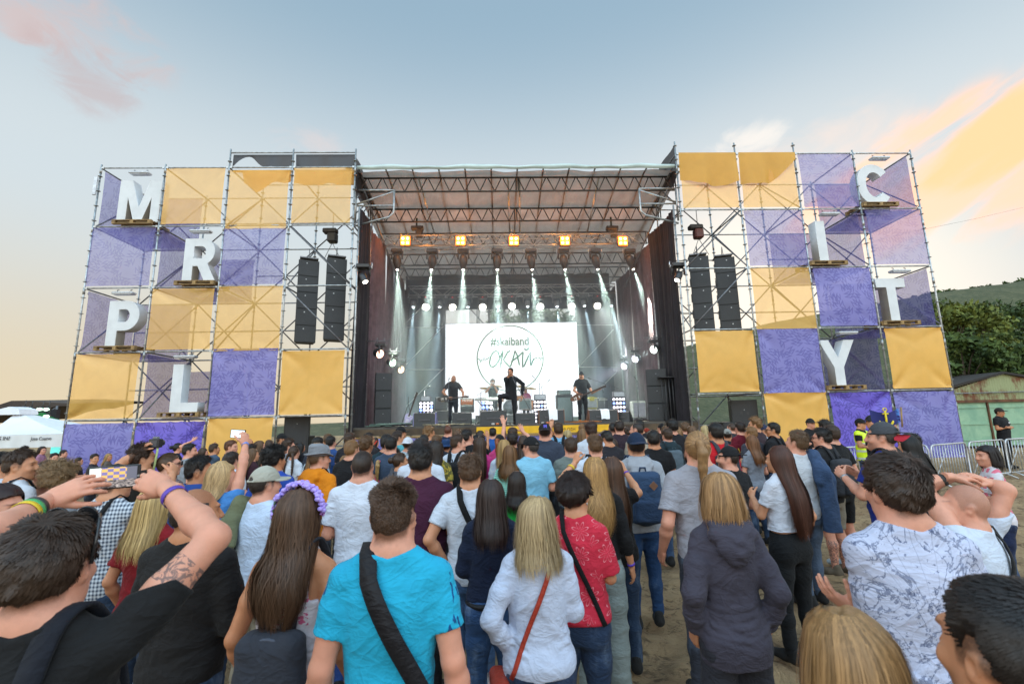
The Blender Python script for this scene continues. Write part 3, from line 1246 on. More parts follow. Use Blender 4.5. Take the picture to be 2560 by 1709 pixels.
def tower(label,x0,top,cols,rows,ext,skip):
 t = thing('scaffold_tower',label,'scaffold',(x0,TY,0),0,'scaffold towers either side of the stage')
 zs = [top - ROW*r for r in range(rows)]+[top - ROW*rows+.05]
 pm = {}
 for c in range(cols+1):
  for d in (0,1):
   h = top+ext.get(c,.12)
   k = round(h,2)
   if k not in pm:
    pm[k] = post_mesh(h)
   link('post',pm[k],STEEL,t,(c*BAY,d*TDEP,0))
 lm = MB().tube([(.03,0,0),(BAY - .03,0,0)],.024,8)
 for x in (.06,BAY - .06):
  lm.box((x,0,0),(.07,.05,.06))
 lm = lm.mesh('ledger')
 dm = MB().tube([(0,.03,0),(0,TDEP - .03,0)],.024,8).mesh('ledger')
 L = math.hypot(BAY,ROW)
 bm = MB().tube([(0,.05,0),(BAY,.05,ROW)],.022,7).mesh('brace')
 bm2 = MB().tube([(BAY,.05,0),(0,.05,ROW)],.022,7).mesh('brace')
 dg1 = MB().tube([(0,0,0),(0,TDEP,ROW)],.022,7).mesh('brace')
 rnd = random.Random(int(x0*10))
 for r,z in enumerate(zs):
  for c in range(cols):
   for d in (0,1):
    link('ledger',lm,STEEL,t,(c*BAY,d*TDEP,z))
   if r % 2 == 0 or rnd.random() < .5:
    link('ledger',lm,STEELB,t,(c*BAY,TDEP,z - ROW/2))
  for c in range(cols+1):
   link('ledger',dm,STEELB,t,(c*BAY,0,z))
 for c in range(cols):
  for r in range(rows):
   z = top - ROW*(r+1)
   link('brace',bm if (c+r) % 2 else bm2,STEELB,t,(c*BAY,TDEP - .02,z))
   if rnd.random() < .75:
    link('brace',bm2 if (c+r) % 2 else bm,STEELB,t,(c*BAY,TDEP+.06,z))
   if (c,r) in skip:
    link('brace',bm2 if x0 < 0 else bm,STEEL,t,(c*BAY,-.03,z))
 for c in range(cols+1):
  for r in range(rows):
   if (c+r) % 2 == 0:
    link('brace',dg1,STEELB,t,(c*BAY+.05,0,top - ROW*(r+1)))
 return t

ltower = tower('scaffold tower left of the stage, its panels spelling MRPL',LX,LTOP,4,5,{2: .65,3: .65,4: .65},{(3,1),(3,2)})
rtower = tower('scaffold tower right of the stage, its panels spelling CITY',RX,RTOP,4,5,{0: .45,1: .4,2: .4},{(0,1),(0,2)})
for x in range(2,4):
 for d in (0,1):
  MB().tube([(x*BAY,d*TDEP,LTOP+.52),((x+1)*BAY,d*TDEP,LTOP+.52)],.024,8).build('ledger',STEEL,ltower)

_ps = [0]

def panel(side,c,r,mat,label,w=1.86,h=1.90,dz=.05,dy=-.06,rough=1.0,dx=0.0,group='front banners of the towers'):
 x0,top = (LX,LTOP) if side == 'L' else (RX,RTOP)
 _ps[0] += 1
 o = link('banner',panel_mesh(w,h,_ps[0]*13+1,rough),mat,None,(x0+(c+.5)*BAY+dx,TY+dy,top - ROW*(r+1)+dz))
 tag(o,label,'banner',group)
 return o

def lining(side,c,r,which,label,mat=None,h=1.9,dz=.05):
 x0,top = (LX,LTOP) if side == 'L' else (RX,RTOP)
 _ps[0] += 1
 z = top - ROW*(r+1)+dz
 mat = mat or PURPLE4
 if which == 'back':
  o = link('banner',panel_mesh(1.9,h,_ps[0]*13,.8),mat,None,(x0+(c+.5)*BAY,TY+TDEP - .1,z))
 elif which == 'side':
  xx = x0+(c if side == 'L' else c+1)*BAY+(.05 if side == 'L' else -.05)
  o = link('banner',panel_mesh(1.86,h,_ps[0]*13,1.0),mat,None,(xx,TY+TDEP/2,z))
  o.rotation_euler = (0,0,R(90))
 else:
  o = link('banner',panel_mesh(1.9,1.9,_ps[0]*13,.7),mat,None,(x0+(c+.5)*BAY,TY+TDEP - .1,z - .10))
  o.rotation_euler = (R(90),0,0)
 tag(o,label,'banner','linings of the letter boxes')
 return o

O_,P_ = 'plain orange mesh banner','purple banner printed with zigzag strokes'
panel('L',1,0,ORANGE,O_+' at the tower top, right of the letter M')
panel('L',2,0,ORANGE,O_+' under the torn black net, third in the top row',1.9,2.02,-.14)
panel('L',3,0,ORANGE,O_+' under the black net, last in the top row before the stage')
panel('L',0,1,PURPLE,P_+' below the letter M',1.92)
panel('L',2,1,PURPLE,'pale '+P_+' right of the letter R',1.92,1.84)
panel('L',1,2,ORANGE,O_+' between the letters P and L, under the letter R')
panel('L',2,2,ORANGE,O_+' with dark shapes showing through, beside the left line arrays',1.96,2.02,-.02)
panel('L',0,3,ORANGE,O_+' with creases, left of the letter L')
panel('L',2,3,PURPLE2,P_+' right of the letter L',1.92,2.0)
panel('L',3,3,ORANGE2,'opaque orange banner below the left line arrays')
panel('L',0,4,PURPLE2,'lowest '+P_+' beside the white tent',1.95,1.92,-.01)
panel('L',1,4,PURPLE3,'deep violet banner hanging slack under the letter L',1.98,1.92,.0,rough=2.2)
panel('L',2,4,ORANGE2,'orange banner at the foot of the MRPL tower, left of the black subwoofer',1.9,2.0,-.02,rough=1.6)
panel('R',0,0,ORANGE,O_+' at the tower top, next to the stage roof')
panel('R',1,0,ORANGE,O_+' at the top of the second bay, under a sagging flap')
panel('R',2,0,PURPLE,'thin '+P_+' left of the letter C')
panel('R',1,1,PURPLE,P_+' between the right line arrays and the letter I',1.92)
panel('R',3,1,PURPLE,P_+' under the letter C')
panel('R',1,2,ORANGE,O_+' with the hill showing through, right of the line arrays',1.92,2.0,-.02)
panel('R',2,2,PURPLE2,P_+' under the letter I')
panel('R',0,3,ORANGE2,'opaque orange banner below the right line arrays')
panel('R',1,3,PURPLE2,P_+' with shiny creases, left of the letter Y',1.92,2.0,-.02)
panel('R',3,3,ORANGE2,'opaque orange banner at the outer edge, under the letter T')
panel('R',1,4,ORANGE2,'orange banner at the foot of the CITY tower',1.96,2.0,.0,rough=1.6)
panel('R',2,4,PURPLE3,'deep violet banner hanging slack under the letter Y',1.92,2.0,-.03,rough=2.2)
panel('R',3,4,PURPLE2,'lowest outer '+P_+' behind the crowd barriers',1.95,2.0,-.05,rough=1.4)
for sd,c,r,L in (('L',0,0,'M'),('L',1,1,'R'),('L',0,2,'P'),('L',1,3,'L'),('R',3,0,'C'),('R',2,1,'I'),('R',3,2,'T'),('R',2,3,'Y')):
 lining(sd,c,r,'back',f'purple cloth at the back of the letter {L} box',h=1.9 if L not in 'RL' else 1.55)
 lining(sd,c,r,'side',f'purple cloth on the outer side of the letter {L} box')
 lining(sd,c,r,'floor',f'purple cloth laid as floor of the letter {L} box')
# nets and flaps along the tops
def flap(side,c,z0,h,mat,label,sag,seed,dy=-.03,y1=None,nu=24):
 x0 = (LX if side == 'L' else RX)+c*BAY
 rnd = random.Random(seed)
 ph = [rnd.uniform(0,6) for _ in range(4)]

 def f(a,b):
  low = h*(1+sag(a))
  y = TY+dy - .05*math.sin(a*11+ph[0])*(1 - b) - .03*math.sin(a*23+ph[1])*(1 - b)
  return (x0+.05+a*(BAY - .1),y,z0 - (1 - b)*low)
 o = MB().sheet(nu,12,f).build('loose_flap',mat)
 tag(o,label,'banner','loose flaps on the tower tops')

flap('L',2,LTOP+.50,.46,BLACKMESH,'torn black net sagging along the top of the MRPL tower',lambda a: -.9*math.exp(-((a - .26)/.16) ** 2),1,.08)
flap('L',3,LTOP+.50,.46,BLACKMESH,'black net stretched along the tower top beside the stage roof',lambda a: 0,2,.08)
flap('L',2,LTOP - .02,.42,ORANGE3,'orange flap folded down behind the third top banner',lambda a: .9*math.exp(-((a - .45)/.16) ** 2) - .8*(a < .2),3,.12)
flap('L',3,LTOP - .02,.52,ORANGE3,'orange flap folded down behind the last top banner',lambda a: 0,4,.12)
flap('R',0,RTOP - .02,1.08,ORANGE3,'orange flap hanging slack over the first top banner',lambda a: .10*math.sin(a*5 - 1.6),5,-.12)
flap('R',1,RTOP - .02,1.02,ORANGE3,'orange flap torn away at its right corner',lambda a: .1 - 1.0*max(0,a - .45) ** 1.3*1.9,6,-.12)
for side,x,lab in (('L',LX+4*BAY,'black cloth strip on the tower edge left of the roof'),('R',RX - .02,'black cloth strip on the tower edge right of the roof')):
 top = (LTOP if side == 'L' else RTOP)+.45
 o = MB().sheet(10,8,lambda a,b: (x+.03*math.sin(a*9),TY+a*2.0,top - .1 - (1 - b)*(1.1+.2*math.sin(a*7)))).build('loose_flap',BLACKMESH)
 tag(o,lab,'banner','loose flaps on the tower tops')

# letters, pallets and floodlights
WHITE = flat('white painted foam',(.60,.61,.62),.55,0,.06,3)
PLASTIC = flat('clear grey lamp housing',(.45,.47,.5),.25,.3,.2,9)

def arc(cx,cy,rx,ry,a0,a1,n=14):
 return [(cx+rx*math.cos(R(a0+(a1 - a0)*k/n)),cy+ry*math.sin(R(a0+(a1 - a0)*k/n))) for k in range(n+1)]

GLYPH = {
 'M': [[(0,0),(.22,0),(.22,.62),(.44,0),(.62,0),(.84,.62),(.84,0),(1.06,0),(1.06,1),(.76,1),(.53,.34),(.30,1),(0,1)]],
 'L': [[(0,0),(.66,0),(.66,.19),(.24,.19),(.24,1),(0,1)]],
 'I': [[(0,0),(.24,0),(.24,1),(0,1)]],
 'T': [[(.27,0),(.51,0),(.51,.80),(.78,.80),(.78,1),(0,1),(0,.80),(.27,.80)]],
 'Y': [[(.33,0),(.57,0),(.57,.40),(.92,1),(.66,1),(.455,.60),(.25,1),(0,1),(.33,.40)]],
 'P': [[(0,0),(.24,0),(.24,.35)]+arc(.42,.675,.33,.325,-90,90)+[(0,1)],[(.24,.53)]+arc(.40,.675,.12,.145,-90,90)+[(.24,.82)]],
 'R': [[(0,0),(.23,0),(.23,.37),(.36,.37),(.57,0),(.84,0),(.60,.41)]+arc(.45,.695,.31,.305,-60,90)+[(0,1)],[(.23,.54)]+arc(.42,.685,.13,.145,-90,90)+[(.23,.83)]],
 'C': [arc(.48,.5,.48,.52,38,322,30)+[(.68,.30)]+arc(.49,.5,.25,.32,-42,-318,24)[0:]+[(.68,.70)]],
}

def letter_mesh(ch,h=1.42,d=.32):
 cu = bpy.data.curves.new('letter','CURVE')
 cu.dimensions = '2D'
 cu.fill_mode = 'BOTH'
 cu.extrude = d/2
 cu.bevel_depth = .008
 for poly in GLYPH[ch]:
  sp = cu.splines.new('POLY')
  sp.points.add(len(poly) - 1)
  for pt,(x,y) in zip(sp.points,poly):
   pt.co = (x*h*.86,y*h,0,1)
  sp.use_cyclic_u = True
 ob = bpy.data.objects.new('letter',cu)
 COL.objects.link(ob)
 dg = bpy.context.evaluated_depsgraph_get()
 me = bpy.data.meshes.new_from_object(ob.evaluated_get(dg))
 bpy.data.objects.remove(ob)
 V = np.zeros(len(me.vertices)*3,np.float32)
 me.vertices.foreach_get('co',V)
 V = V.reshape(-1,3)
 V[:,0] -= (V[:,0].min()+V[:,0].max())/2
 V = np.stack([V[:,0],-V[:,2],V[:,1]],1)
 me.vertices.foreach_set('co',V.ravel())
 me.update()
 return me

def pallet(p,label):
 t = thing('pallet',label,'pallet',p,0,'pallets under the white letters')
 b = MB()
 for k in range(6):
  b.box((0,-.36+k*.144,.125),(1.2,.10,.022))
 b.build('deck_board',WOOD,t)
 for x in (-.55,0,.55):
  for y in (-.36,0,.36):
   MB().box((x,y,.066),(.1,.1,.09)).build('block',WOOD,t)
 for y in (-.36,0,.36):
  MB().box((0,y,.011),(1.2,.1,.02)).build('bottom_board',WOOD,t)
 return t

def floodlight(p,label):
 t = thing('floodlight',label,'lamp',p,0,'floodlights above the white letters')
 MB().box((0,0,0),(.62,.22,.07),None,.02).build('housing',PLASTIC,t)
 MB().box((0,0,-.042),(.56,.17,.012)).build('lens',flat('frosted lamp lens',(.7,.72,.76),.2,0,.1),t)
 for x in (-.2,.2):
  MB().tube([(x,0,.035),(x,0,.11),(x,.05,.13)],.012,6).build('clamp',STEELB,t)
 return t

for sd,c,r,L,fx in (('L',0,0,'M',.62),('L',1,1,'R',.66),('L',0,2,'P',.60),('L',1,3,'L',.62),('R',3,0,'C',.30),('R',2,1,'I',.30),('R',3,2,'T',.32),('R',2,3,'Y',.30)):
 x0,top = (LX,LTOP) if sd == 'L' else (RX,RTOP)
 x,z = x0+(c+fx)*BAY,top - ROW*(r+1)
 o = link('letter',letter_mesh(L),WHITE,None,(x,TY+.25,z+.19))
 tag(o,f'white block letter {L} standing on a pallet in the scaffold','letter','white block letters on the towers')
 pallet((x,TY+.28,z+.045),f'wooden pallet under the white letter {L}')
 floodlight((x - .05 if sd == 'L' else x+.35,TY+.05,z+ROW - .16),f'grey floodlight clamped above the white letter {L}')
tag(MB().box((0,0,0),(.10,.05,.62),None,.01).tube([(.05,0,.2),(.14,0,.2)],.015).build('antenna',PLASTIC),'grey antenna on the outer edge of the MRPL tower','antenna').location = at('L',192,225,TY - .05)
# ================================================================== the stage
SX0,SX1,SZ = LX+4*BAY,RX,1.80          # between the towers; deck height
SFRONT,SBACK = 14.2,22.6
BLACK = flat('black painted plywood',(.035,.034,.036),.6,0,.3,9)
CAB = flat('black speaker paint',(.022,.023,.024),.5,0,.25,40,.1,200)
GRILLE = flat('black steel speaker grille',(.030,.031,.033),.55,.2,.35,150,.2,300)
CHROME = flat('worn bright metal',(.62,.62,.63),.28,.9,.15,20)
DKPLASTIC = flat('dark lamp housing plastic',(.022,.021,.022),.38,0,.2,20)
GREYPLASTIC = flat('silver grey lamp housing',(.20,.21,.22),.35,.3,.2,20)

deck = thing('stage_platform','wooden stage platform between the two scaffold towers','stage',(0,0,0))
MB().box(((SX0+SX1)/2,(SFRONT+SBACK)/2,SZ - .04),(SX1 - SX0+.3,SBACK - SFRONT,.08)).build('deck',flat('dark stage plywood','#4a443d',.75,0,.4,1.5,.2,30),deck)
FASC = flat('stained stage edge board','#4a3a28',.7,0,.5,2.5,.3,20)
MB().box(((SX0+SX1)/2,SFRONT - .02,SZ - .16),(SX1 - SX0+.3,.04,.20)).build('edge_board',FASC,deck)
MB().box(((SX0+SX1)/2,SFRONT - .045,SZ - .31),(SX1 - SX0+.3,.06,.06)).build('edge_rail',flat('raw timber rail','#84683f',.7,0,.3,3),deck)
for k in range(6):
 x = SX0+.3+k*(SX1 - SX0 - .6)/5
 MB().box((x,SFRONT+.15,.86),(.09,.09,1.72)).build('leg',STEELB,deck)
 MB().box((x,SBACK - .3,.86),(.09,.09,1.72)).build('leg',STEELB,deck)
o = MB().sheet(80,10,lambda a,b: (SX0+a*(SX1 - SX0),SFRONT - .06+.02*math.sin(a*60)+.012*math.sin(a*143),.05+b*1.42)).build('skirt_cloth',PURPLE2,None)
ul = o.data.uv_layers.new(name='UVMap')
for lp in o.data.loops:
 v = o.data.vertices[lp.vertex_index].co
 ul.data[lp.index].uv = (v.x,v.z)
tag(o,'purple printed cloth hung along the stage front behind the crowd','banner')
# yellow formwork board with printed words, mounted upside down
p,q = at('D',1093,972,SFRONT - .07),at('D',1420,990,SFRONT - .07)
yb = thing('formwork_board','yellow plywood board with upside-down printing nailed to the stage front','board',((p.x+q.x)/2,SFRONT - .07,SZ - .16))
MB().box((0,0,0),(q.x - p.x,.03,.22),None,.004).build('panel',flat('yellow formwork film','#d8a516',.45,0,.12,3),yb)
INK = flat('black printing ink',(.02,.02,.02),.6)
tm = link('lettering',text_mesh('H2O eco P',.13,.001),INK,yb,(.55,-.017,.03))
tm.rotation_euler = (R(90),R(180),0)

# side curtains: pleated lengths hung between the wing posts
CURT = flat('plum black stage drape','#5e4b50',.9,0,.25,3,.2,120)
CURTD = flat('black stage drape','#211d22',.9,0,.25,3,.2,120)

def curtain(x0,y0,x1,y1,z0,z1,mat,label,folds,seed,cat='curtain',group='side curtains of the stage'):
 rnd = random.Random(seed)
 L = math.hypot(x1 - x0,y1 - y0)
 tx,ty = (x1 - x0)/L,(y1 - y0)/L
 ph = [rnd.uniform(0,6.28) for _ in range(5)]

 def f(a,b):
  s = a*L
  d = (.045*math.sin(s*folds*6.28+ph[0]+.9*math.sin(s*5+ph[1]))*(.35+.65*(1 - b))+.02*math.sin(s*folds*13+ph[2])+.06*math.sin(s*2+b*3+ph[3]))
  return (x0+tx*s - ty*d,y0+ty*s+tx*d,z0+b*(z1 - z0))
 o = MB().sheet(int(max(24,L*folds*14)),16,f).build('stage_curtain',mat)
 return tag(o,label,cat,group)

rz_ = lambda Y: 8.9 - .11*(Y - 14)
for side,xs,Ys in (('left',SX0+.12,(13.95,15.15,17.05,18.6,20.3,22.3)),('right',SX1 - .12,(14.0,16.2,18.6,20.4,22.3))):
 for k in range(len(Ys) - 1):
  drift = .035*k if side == 'left' else -.10*k
  drift2 = .035*(k+1) if side == 'left' else -.10*(k+1)
  w = ('nearest the crowd','second from the crowd','third from the crowd','fourth from the crowd','deepest beside the rear wall')[k]
  curtain(xs+drift,Ys[k]+.05,xs+drift2,Ys[k+1] - .06,SZ - .3,rz_((Ys[k]+Ys[k+1])/2),CURT if k else CURTD,f'plum black drape on the {side} wing of the stage, {w}',2.2,k+len(side))
  b = MB().tube([(xs+drift,Ys[k],.2),(xs+drift,Ys[k],rz_(Ys[k]))],.03,8)
  for z in np.arange(2.2,8.6,.5):
   b.lathe((xs+drift,Ys[k],z),[(.05,0),(.05,.01)],8)
  tag(b.build('wing_post',STEEL),f'steel post at the edge of the {side} wing drape {w}','post','steel posts of the stage wings')
# rear drapes either side of the screen, with a gap above the screen
YB = 21.4
scr0,scr1 = at('D',1022,741,20.9),at('D',1322.5,741,20.9)
zs_top = (scr0.z+scr1.z)/2
curtain(SX0+.1,YB,scr0.x - .05,YB+.05,SZ,9.2,CURTD,'wide black drape behind the guitarist, left of the video screen',.8,31,group='rear drapes')
curtain(scr1.x+.05,YB,SX1 - .5,YB+.05,SZ,9.2,CURTD,'wide black drape behind the bassist, right of the video screen',.8,32,group='rear drapes')
zg = at('D',1170,709,YB).z
curtain(scr0.x - .05,YB,scr1.x+.05,YB+.02,zg,9.2,CURTD,'black drape band hanging above the video screen',.8,33,group='rear drapes')
# scaffold bars standing in front of the rear drapes
rb = thing('rear_scaffold','thin scaffold frame crossing in front of the rear drapes','scaffold',(0,YB - .25,0))
for reg,p,q in (('U3',(550,828),(1080,828)),('U3',(560,1378),(1080,1378)),('U3',(545,820),(810,560)),('U3',(545,1370),(1090,810)),('U3',(880,1568),(1090,1360)),('S1',(590,1120),(1230,470)),
                  ('U4',(770,1343),(1280,1343)),('U4',(775,1335),(1230,845)),('U4',(1110,1560),(1300,1370)),('U4',(740,795),(1230,795))):
 a,b_ = at(reg,*p,YB - .25),at(reg,*q,YB - .25)
 MB().tube([a - Vector((0,YB - .25,0)),b_ - Vector((0,YB - .25,0))],.022,7).build('bar',ALU,rb)
for reg,p,q in (('U3',(1445,590),(1610,770)),('U3',(1900,590),(1730,770)),('U3',(1530,590),(1530,770)),('U3',(1555,590),(1555,770)),('U3',(1680,590),(1680,770)),('U3',(1690,590),(1690,770)),('U4',(145,570),(145,770))):
 a,b_ = at(reg,*p,YB+.5),at(reg,*q,YB+.5)
 MB().tube([a - Vector((0,YB - .25,0)),b_ - Vector((0,YB - .25,0))],.03,7).build('bar',DARKSTEEL,rb)

# video screen
scr = thing('video_screen','large lit video screen showing a band name inside a green circle','screen',((scr0.x+scr1.x)/2,20.9,0))
sw = scr1.x - scr0.x
sh = zs_top - 2.0
MB().box((0,.09,zs_top - sh/2),(sw+.06,.16,sh+.06)).build('cabinet',BLACK,scr)
LED = glowing('lit white screen',(.97,.98,1.0),.56)
MB().box((0,0,zs_top - sh/2),(sw,.02,sh)).build('display',LED,scr)
GREEN = glowing('screen green line',(.10,.26,.08),.02)
GREEN2 = glowing('screen bright green line',(.05,.32,.10),.03)

def on_scr(reg,x,y):
 v = at(reg,x,y,20.87)
 return (v.x - scr.location.x,-.016,v.z)

cc = Vector(on_scr('M',886,1108))
rr = (Vector(on_scr('M',1071,1108)) - Vector(on_scr('M',702,1108))).length/2
MB().tube([(cc.x+rr*math.cos(a),-.014,cc.z+rr*math.sin(a)) for a in np.linspace(0,2*math.pi,72)[:-1]],.026,5,closed=True).build('ring',GREEN,scr)
w1 = Vector(on_scr('M',992,1012)).x - Vector(on_scr('M',778,1012)).x
tmesh = text_mesh('#skaiband',1.0,.001,.016)
wt_ = max(v.co.x for v in tmesh.vertices) - min(v.co.x for v in tmesh.vertices)
tm = link('lettering',tmesh,GREEN,scr,on_scr('M',885,1036))
tm.rotation_euler = (R(90),0,0)
tm.scale = (w1/wt_,w1/wt_*1.22,1)
STRO = [[(826,1104),(820,1078),(806,1066),(788,1080),(775,1105),(770,1135),(776,1155),(790,1158),(806,1148),(822,1122),(838,1085),(845,1065),(842,1090),(834,1135),(830,1164),(836,1135)],
  [(886,1068),(872,1075),(855,1105),(848,1118),(862,1135),(880,1155),(886,1158)],
  [(886,1158),(900,1120),(914,1066),(924,1090),(938,1148)],[(892,1128),(915,1112),(932,1100)],
  [(932,1100),(955,1076),(958,1074),(955,1120),(956,1160),(965,1150),(985,1105),(1000,1074),(998,1110),(1001,1148),(1004,1150),(1012,1125),(1020,1112)],[(966,1056),(975,1064),(984,1060),(990,1052)],
  [(1020,1112),(1032,1108),(1040,1104),(1046,1110),(1052,1106),(1057,1122),(1061,1108),(1071,1110)],
  [(702,1112),(712,1114),(718,1122),(720,1132),(726,1116),(734,1124),(740,1104),(745,1122),(752,1116),(762,1110),(768,1102)]]
b = MB()
for i,s_ in enumerate(STRO):
 b.tube([on_scr('M',*p) for p in s_],.034 if i < 6 else .020,5)
b.build('logo_strokes',GREEN2,scr)

# roof: trusses in step, rafters over them, and a tarpaulin on top
roof = thing('stage_roof','pitched grey tarpaulin stage roof on rows of steel trusses','roof',(0,0,0))
TRY = (14.4,15.95,17.5,19.0,20.6)
tz = [at('U1',1200,y,Y).z for y,Y in zip((130,535,855,1125),TRY)]
tz.append(tz[3] - .12)
TH = .50
RX0,RX1 = SX0 - .15,SX1+.15
for Y,z in zip(TRY,tz):
 b = MB().tube([(RX0,Y,z),(RX1,Y,z)],.032,8).tube([(RX0,Y,z - TH),(RX1,Y,z - TH)],.032,8)
 n = 21
 for k in range(n):
  xa = RX0+.1+(RX1 - RX0 - .2)*k/n
  xb = RX0+.1+(RX1 - RX0 - .2)*(k+.5)/n
  xc = RX0+.1+(RX1 - RX0 - .2)*(k+1)/n
  b.tube([(xa,Y,z - TH),(xb - .02,Y,z)],.018,6).tube([(xb+.02,Y,z),(xc,Y,z - TH)],.018,6)
 for k in (0,.5,1):
  x = RX0+(RX1 - RX0)*k
  b.tube([(x - .04,Y,z),(x - .04,Y,z - TH)],.022,6).tube([(x+.04,Y,z),(x+.04,Y,z - TH)],.022,6)
 b.build('roof_truss',DARKSTEEL,roof)
YS = [13.95]+list(TRY)+[22.4]
ZS = [tz[0]+.08]+[z+.06 for z in tz]+[tz[4] - .15]
rz_at = lambda y: float(np.interp(y,YS,ZS))
RAFT = flat('grey roof rafter',(.16,.15,.14),.5,.4,.2,9)
for k in range(13):
 x = RX0+.2+(RX1 - RX0 - .4)*k/12
 MB().tube([(x,y,rz_at(y)+.015) for y in YS],.028,7).build('rafter',RAFT,roof)
for x in (RX0+2.1,RX0+5.15,RX0+5.55,RX0+8.3):
 MB().tube([(x,TRY[0],tz[0]),(x+.12,TRY[2] - .1,tz[2] - .1)],.03,7).build('rafter',ALU,roof)

def tarp():
 m = bpy.data.materials.new('grey roof tarpaulin')
 m.use_nodes = True
 t = m.node_tree
 b = t.nodes['Principled BSDF']
 out = t.nodes['Material Output']
 n = tnoise(t,.9,5,.6,.5)
 c = tmix(t,tramp(t,n,.3,.7),hexc('#958c83'),hexc('#b3a89e'))
 t.links.new(c,b.inputs['Base Color'])
 b.inputs['Roughness'].default_value = .6
 tl = nd(t,'ShaderNodeBsdfTranslucent')
 t.links.new(tmix(t,.3,c,hexc('#a8998c')),tl.inputs[0])
 mx = nd(t,'ShaderNodeMixShader')
 mx.inputs[0].default_value = .42
 t.links.new(b.outputs[0],mx.inputs[1])
 t.links.new(tl.outputs[0],mx.inputs[2])
 t.links.new(mx.outputs[0],out.inputs['Surface'])
 wv = tnoise(t,2.5,4,.55,2.5,(1,.35,1))
 tbump(t,b,wv,.8,.10)
 return m

def tarp_f(a,b):
 x = RX0 - .15+a*(RX1 - RX0+.3)
 y = YS[0]+b*(YS[-1] - YS[0])
 z = rz_at(y)+.05 - .02*math.sin(a*12*math.pi) ** 2
 z += .03*math.sin(a*50+b*20)*.5
 if b == 0:
  y += .015*math.sin(a*31)
  z -= .10
 return (x,y,z - .06+.05*math.sin(a*math.pi*4) ** 2*math.exp(-b*6))

TARP = tarp()
MB().sheet(96,40,tarp_f).build('canopy',TARP,roof)
MB().sheet(80,6,lambda a,b: (RX0 - .2+a*(RX1 - RX0+.4),YS[0] - .07 - .05*math.sin(b*3.1),ZS[0] - .06+b*.12+.06*math.sin(a*math.pi*4) ** 2*b+.012*math.sin(a*60))).build('front_hem',flat('pale grey green tarpaulin hem','#b4c2bd',.5,0,.12,2),roof)
for sgn,x in ((-1,RX0+.1),(1,RX1 - .1)):
 # gallows frame at each front corner of the roof
 zb,ze = tz[0] - TH - .1,tz[0] - TH - 1.35
 b = MB().tube([(x,14.1,zb),(x - sgn*1.25,14.1,zb)],.035,8).tube([(x,14.1,zb),(x,14.1,ze+.1)],.035,8)
 b.tube([(x - sgn*1.25,14.1,zb),(x - sgn*1.25,14.1,ze+.45),(x - sgn*1.1,14.1,ze+.3),(x,14.1,ze)],.035,8)
 b.tube([(x,14.1,zb - .55),(x - sgn*1.25,14.1,zb - .55)],.03,8).tube([(x,14.1,zb - .5),(x - sgn*1.25,14.1,zb - .05)],.03,8)
 b.build('corner_frame',STEEL,roof)
 MB().tube([(x - sgn*.1,14.2,tz[0]),(x - sgn*.3,22.2,tz[4] - .3)],.04,8).build('side_beam',STEELB,roof)
 MB().tube([(x - sgn*.2,14.2,tz[0] - .5),(x - sgn*.5,19,tz[3] - 1.6)],.03,8).build('side_beam',STEELB,roof)

def box_truss(t,x0,x1,y,z,s,mat,seg=.5,r=.024):
 n = int((x1 - x0)/seg)
 for dy,dz in ((-s/2,-s/2),(-s/2,s/2),(s/2,-s/2),(s/2,s/2)):
  MB().tube([(x0,y+dy,z+dz),(x1,y+dy,z+dz)],r,8).build('chord',mat,t)
 b = MB()
 for k in range(n):
  xa,xb = x0+(x1 - x0)*k/n,x0+(x1 - x0)*(k+1)/n
  f = 1 if k % 2 else -1
  for dy in (-s/2,s/2):
   b.tube([(xa,y+dy,z - f*s/2),(xb,y+dy,z+f*s/2)],r*.5,6)
  for dz in (-s/2,s/2):
   b.tube([(xa,y - f*s/2,z+dz),(xb,y+f*s/2,z+dz)],r*.5,6)
 b.build('lacing',mat,t)

YT1,YT2 = 16.7,19.9
zt1 = at('U1',1200,952,YT1).z
zt2 = at('U3',1200,345,YT2).z
tr1 = thing('lighting_truss','front aluminium lighting truss carrying the amber blinders','truss',(0,0,0),0,'lighting trusses')
box_truss(tr1,at('U1',330,950,YT1).x,at('U2',1545,950,YT1).x,YT1,zt1 - .06,.42,ALU)
tr2 = thing('lighting_truss','rear aluminium lighting truss above the video screen','truss',(0,0,0),0,'lighting trusses')
box_truss(tr2,at('U3',640,345,YT2).x,at('U4',1230,345,YT2).x,YT2,zt2 - .05,.42,ALU)

# ------------------------------------------------------------------ lamps
AMBER = glowing('lit amber bulb',(1.0,.74,.40),5)
WARMW = glowing('lit warm white lens',(1.0,.93,.80),9)
COOLW = glowing('lit cool white lens',(.86,.95,1.0),7)
ORD = ['leftmost','second from the left','third from the left','fourth from the left','fifth from the left','sixth from the left','seventh from the left','rightmost']

def spot(name,p,target,col,watts,deg,blend=.25,r=.03):
 l = bpy.data.lights.new(name,'SPOT')
 l.energy = watts
 l.color = col
 l.spot_size = R(deg)
 l.spot_blend = blend
 l.shadow_soft_size = r
 o = bpy.data.objects.new(name,l)
 COL.objects.link(o)
 o.location = p
 o.rotation_euler = (Vector(p) - Vector(target)).to_track_quat('Z','Y').to_euler()
 return o

def point(name,p,col,watts,r=.1):
 l = bpy.data.lights.new(name,'POINT')
 l.energy = watts
 l.color = col
 l.shadow_soft_size = r
 o = bpy.data.objects.new(name,l)
 COL.objects.link(o)
 o.location = p
 return o

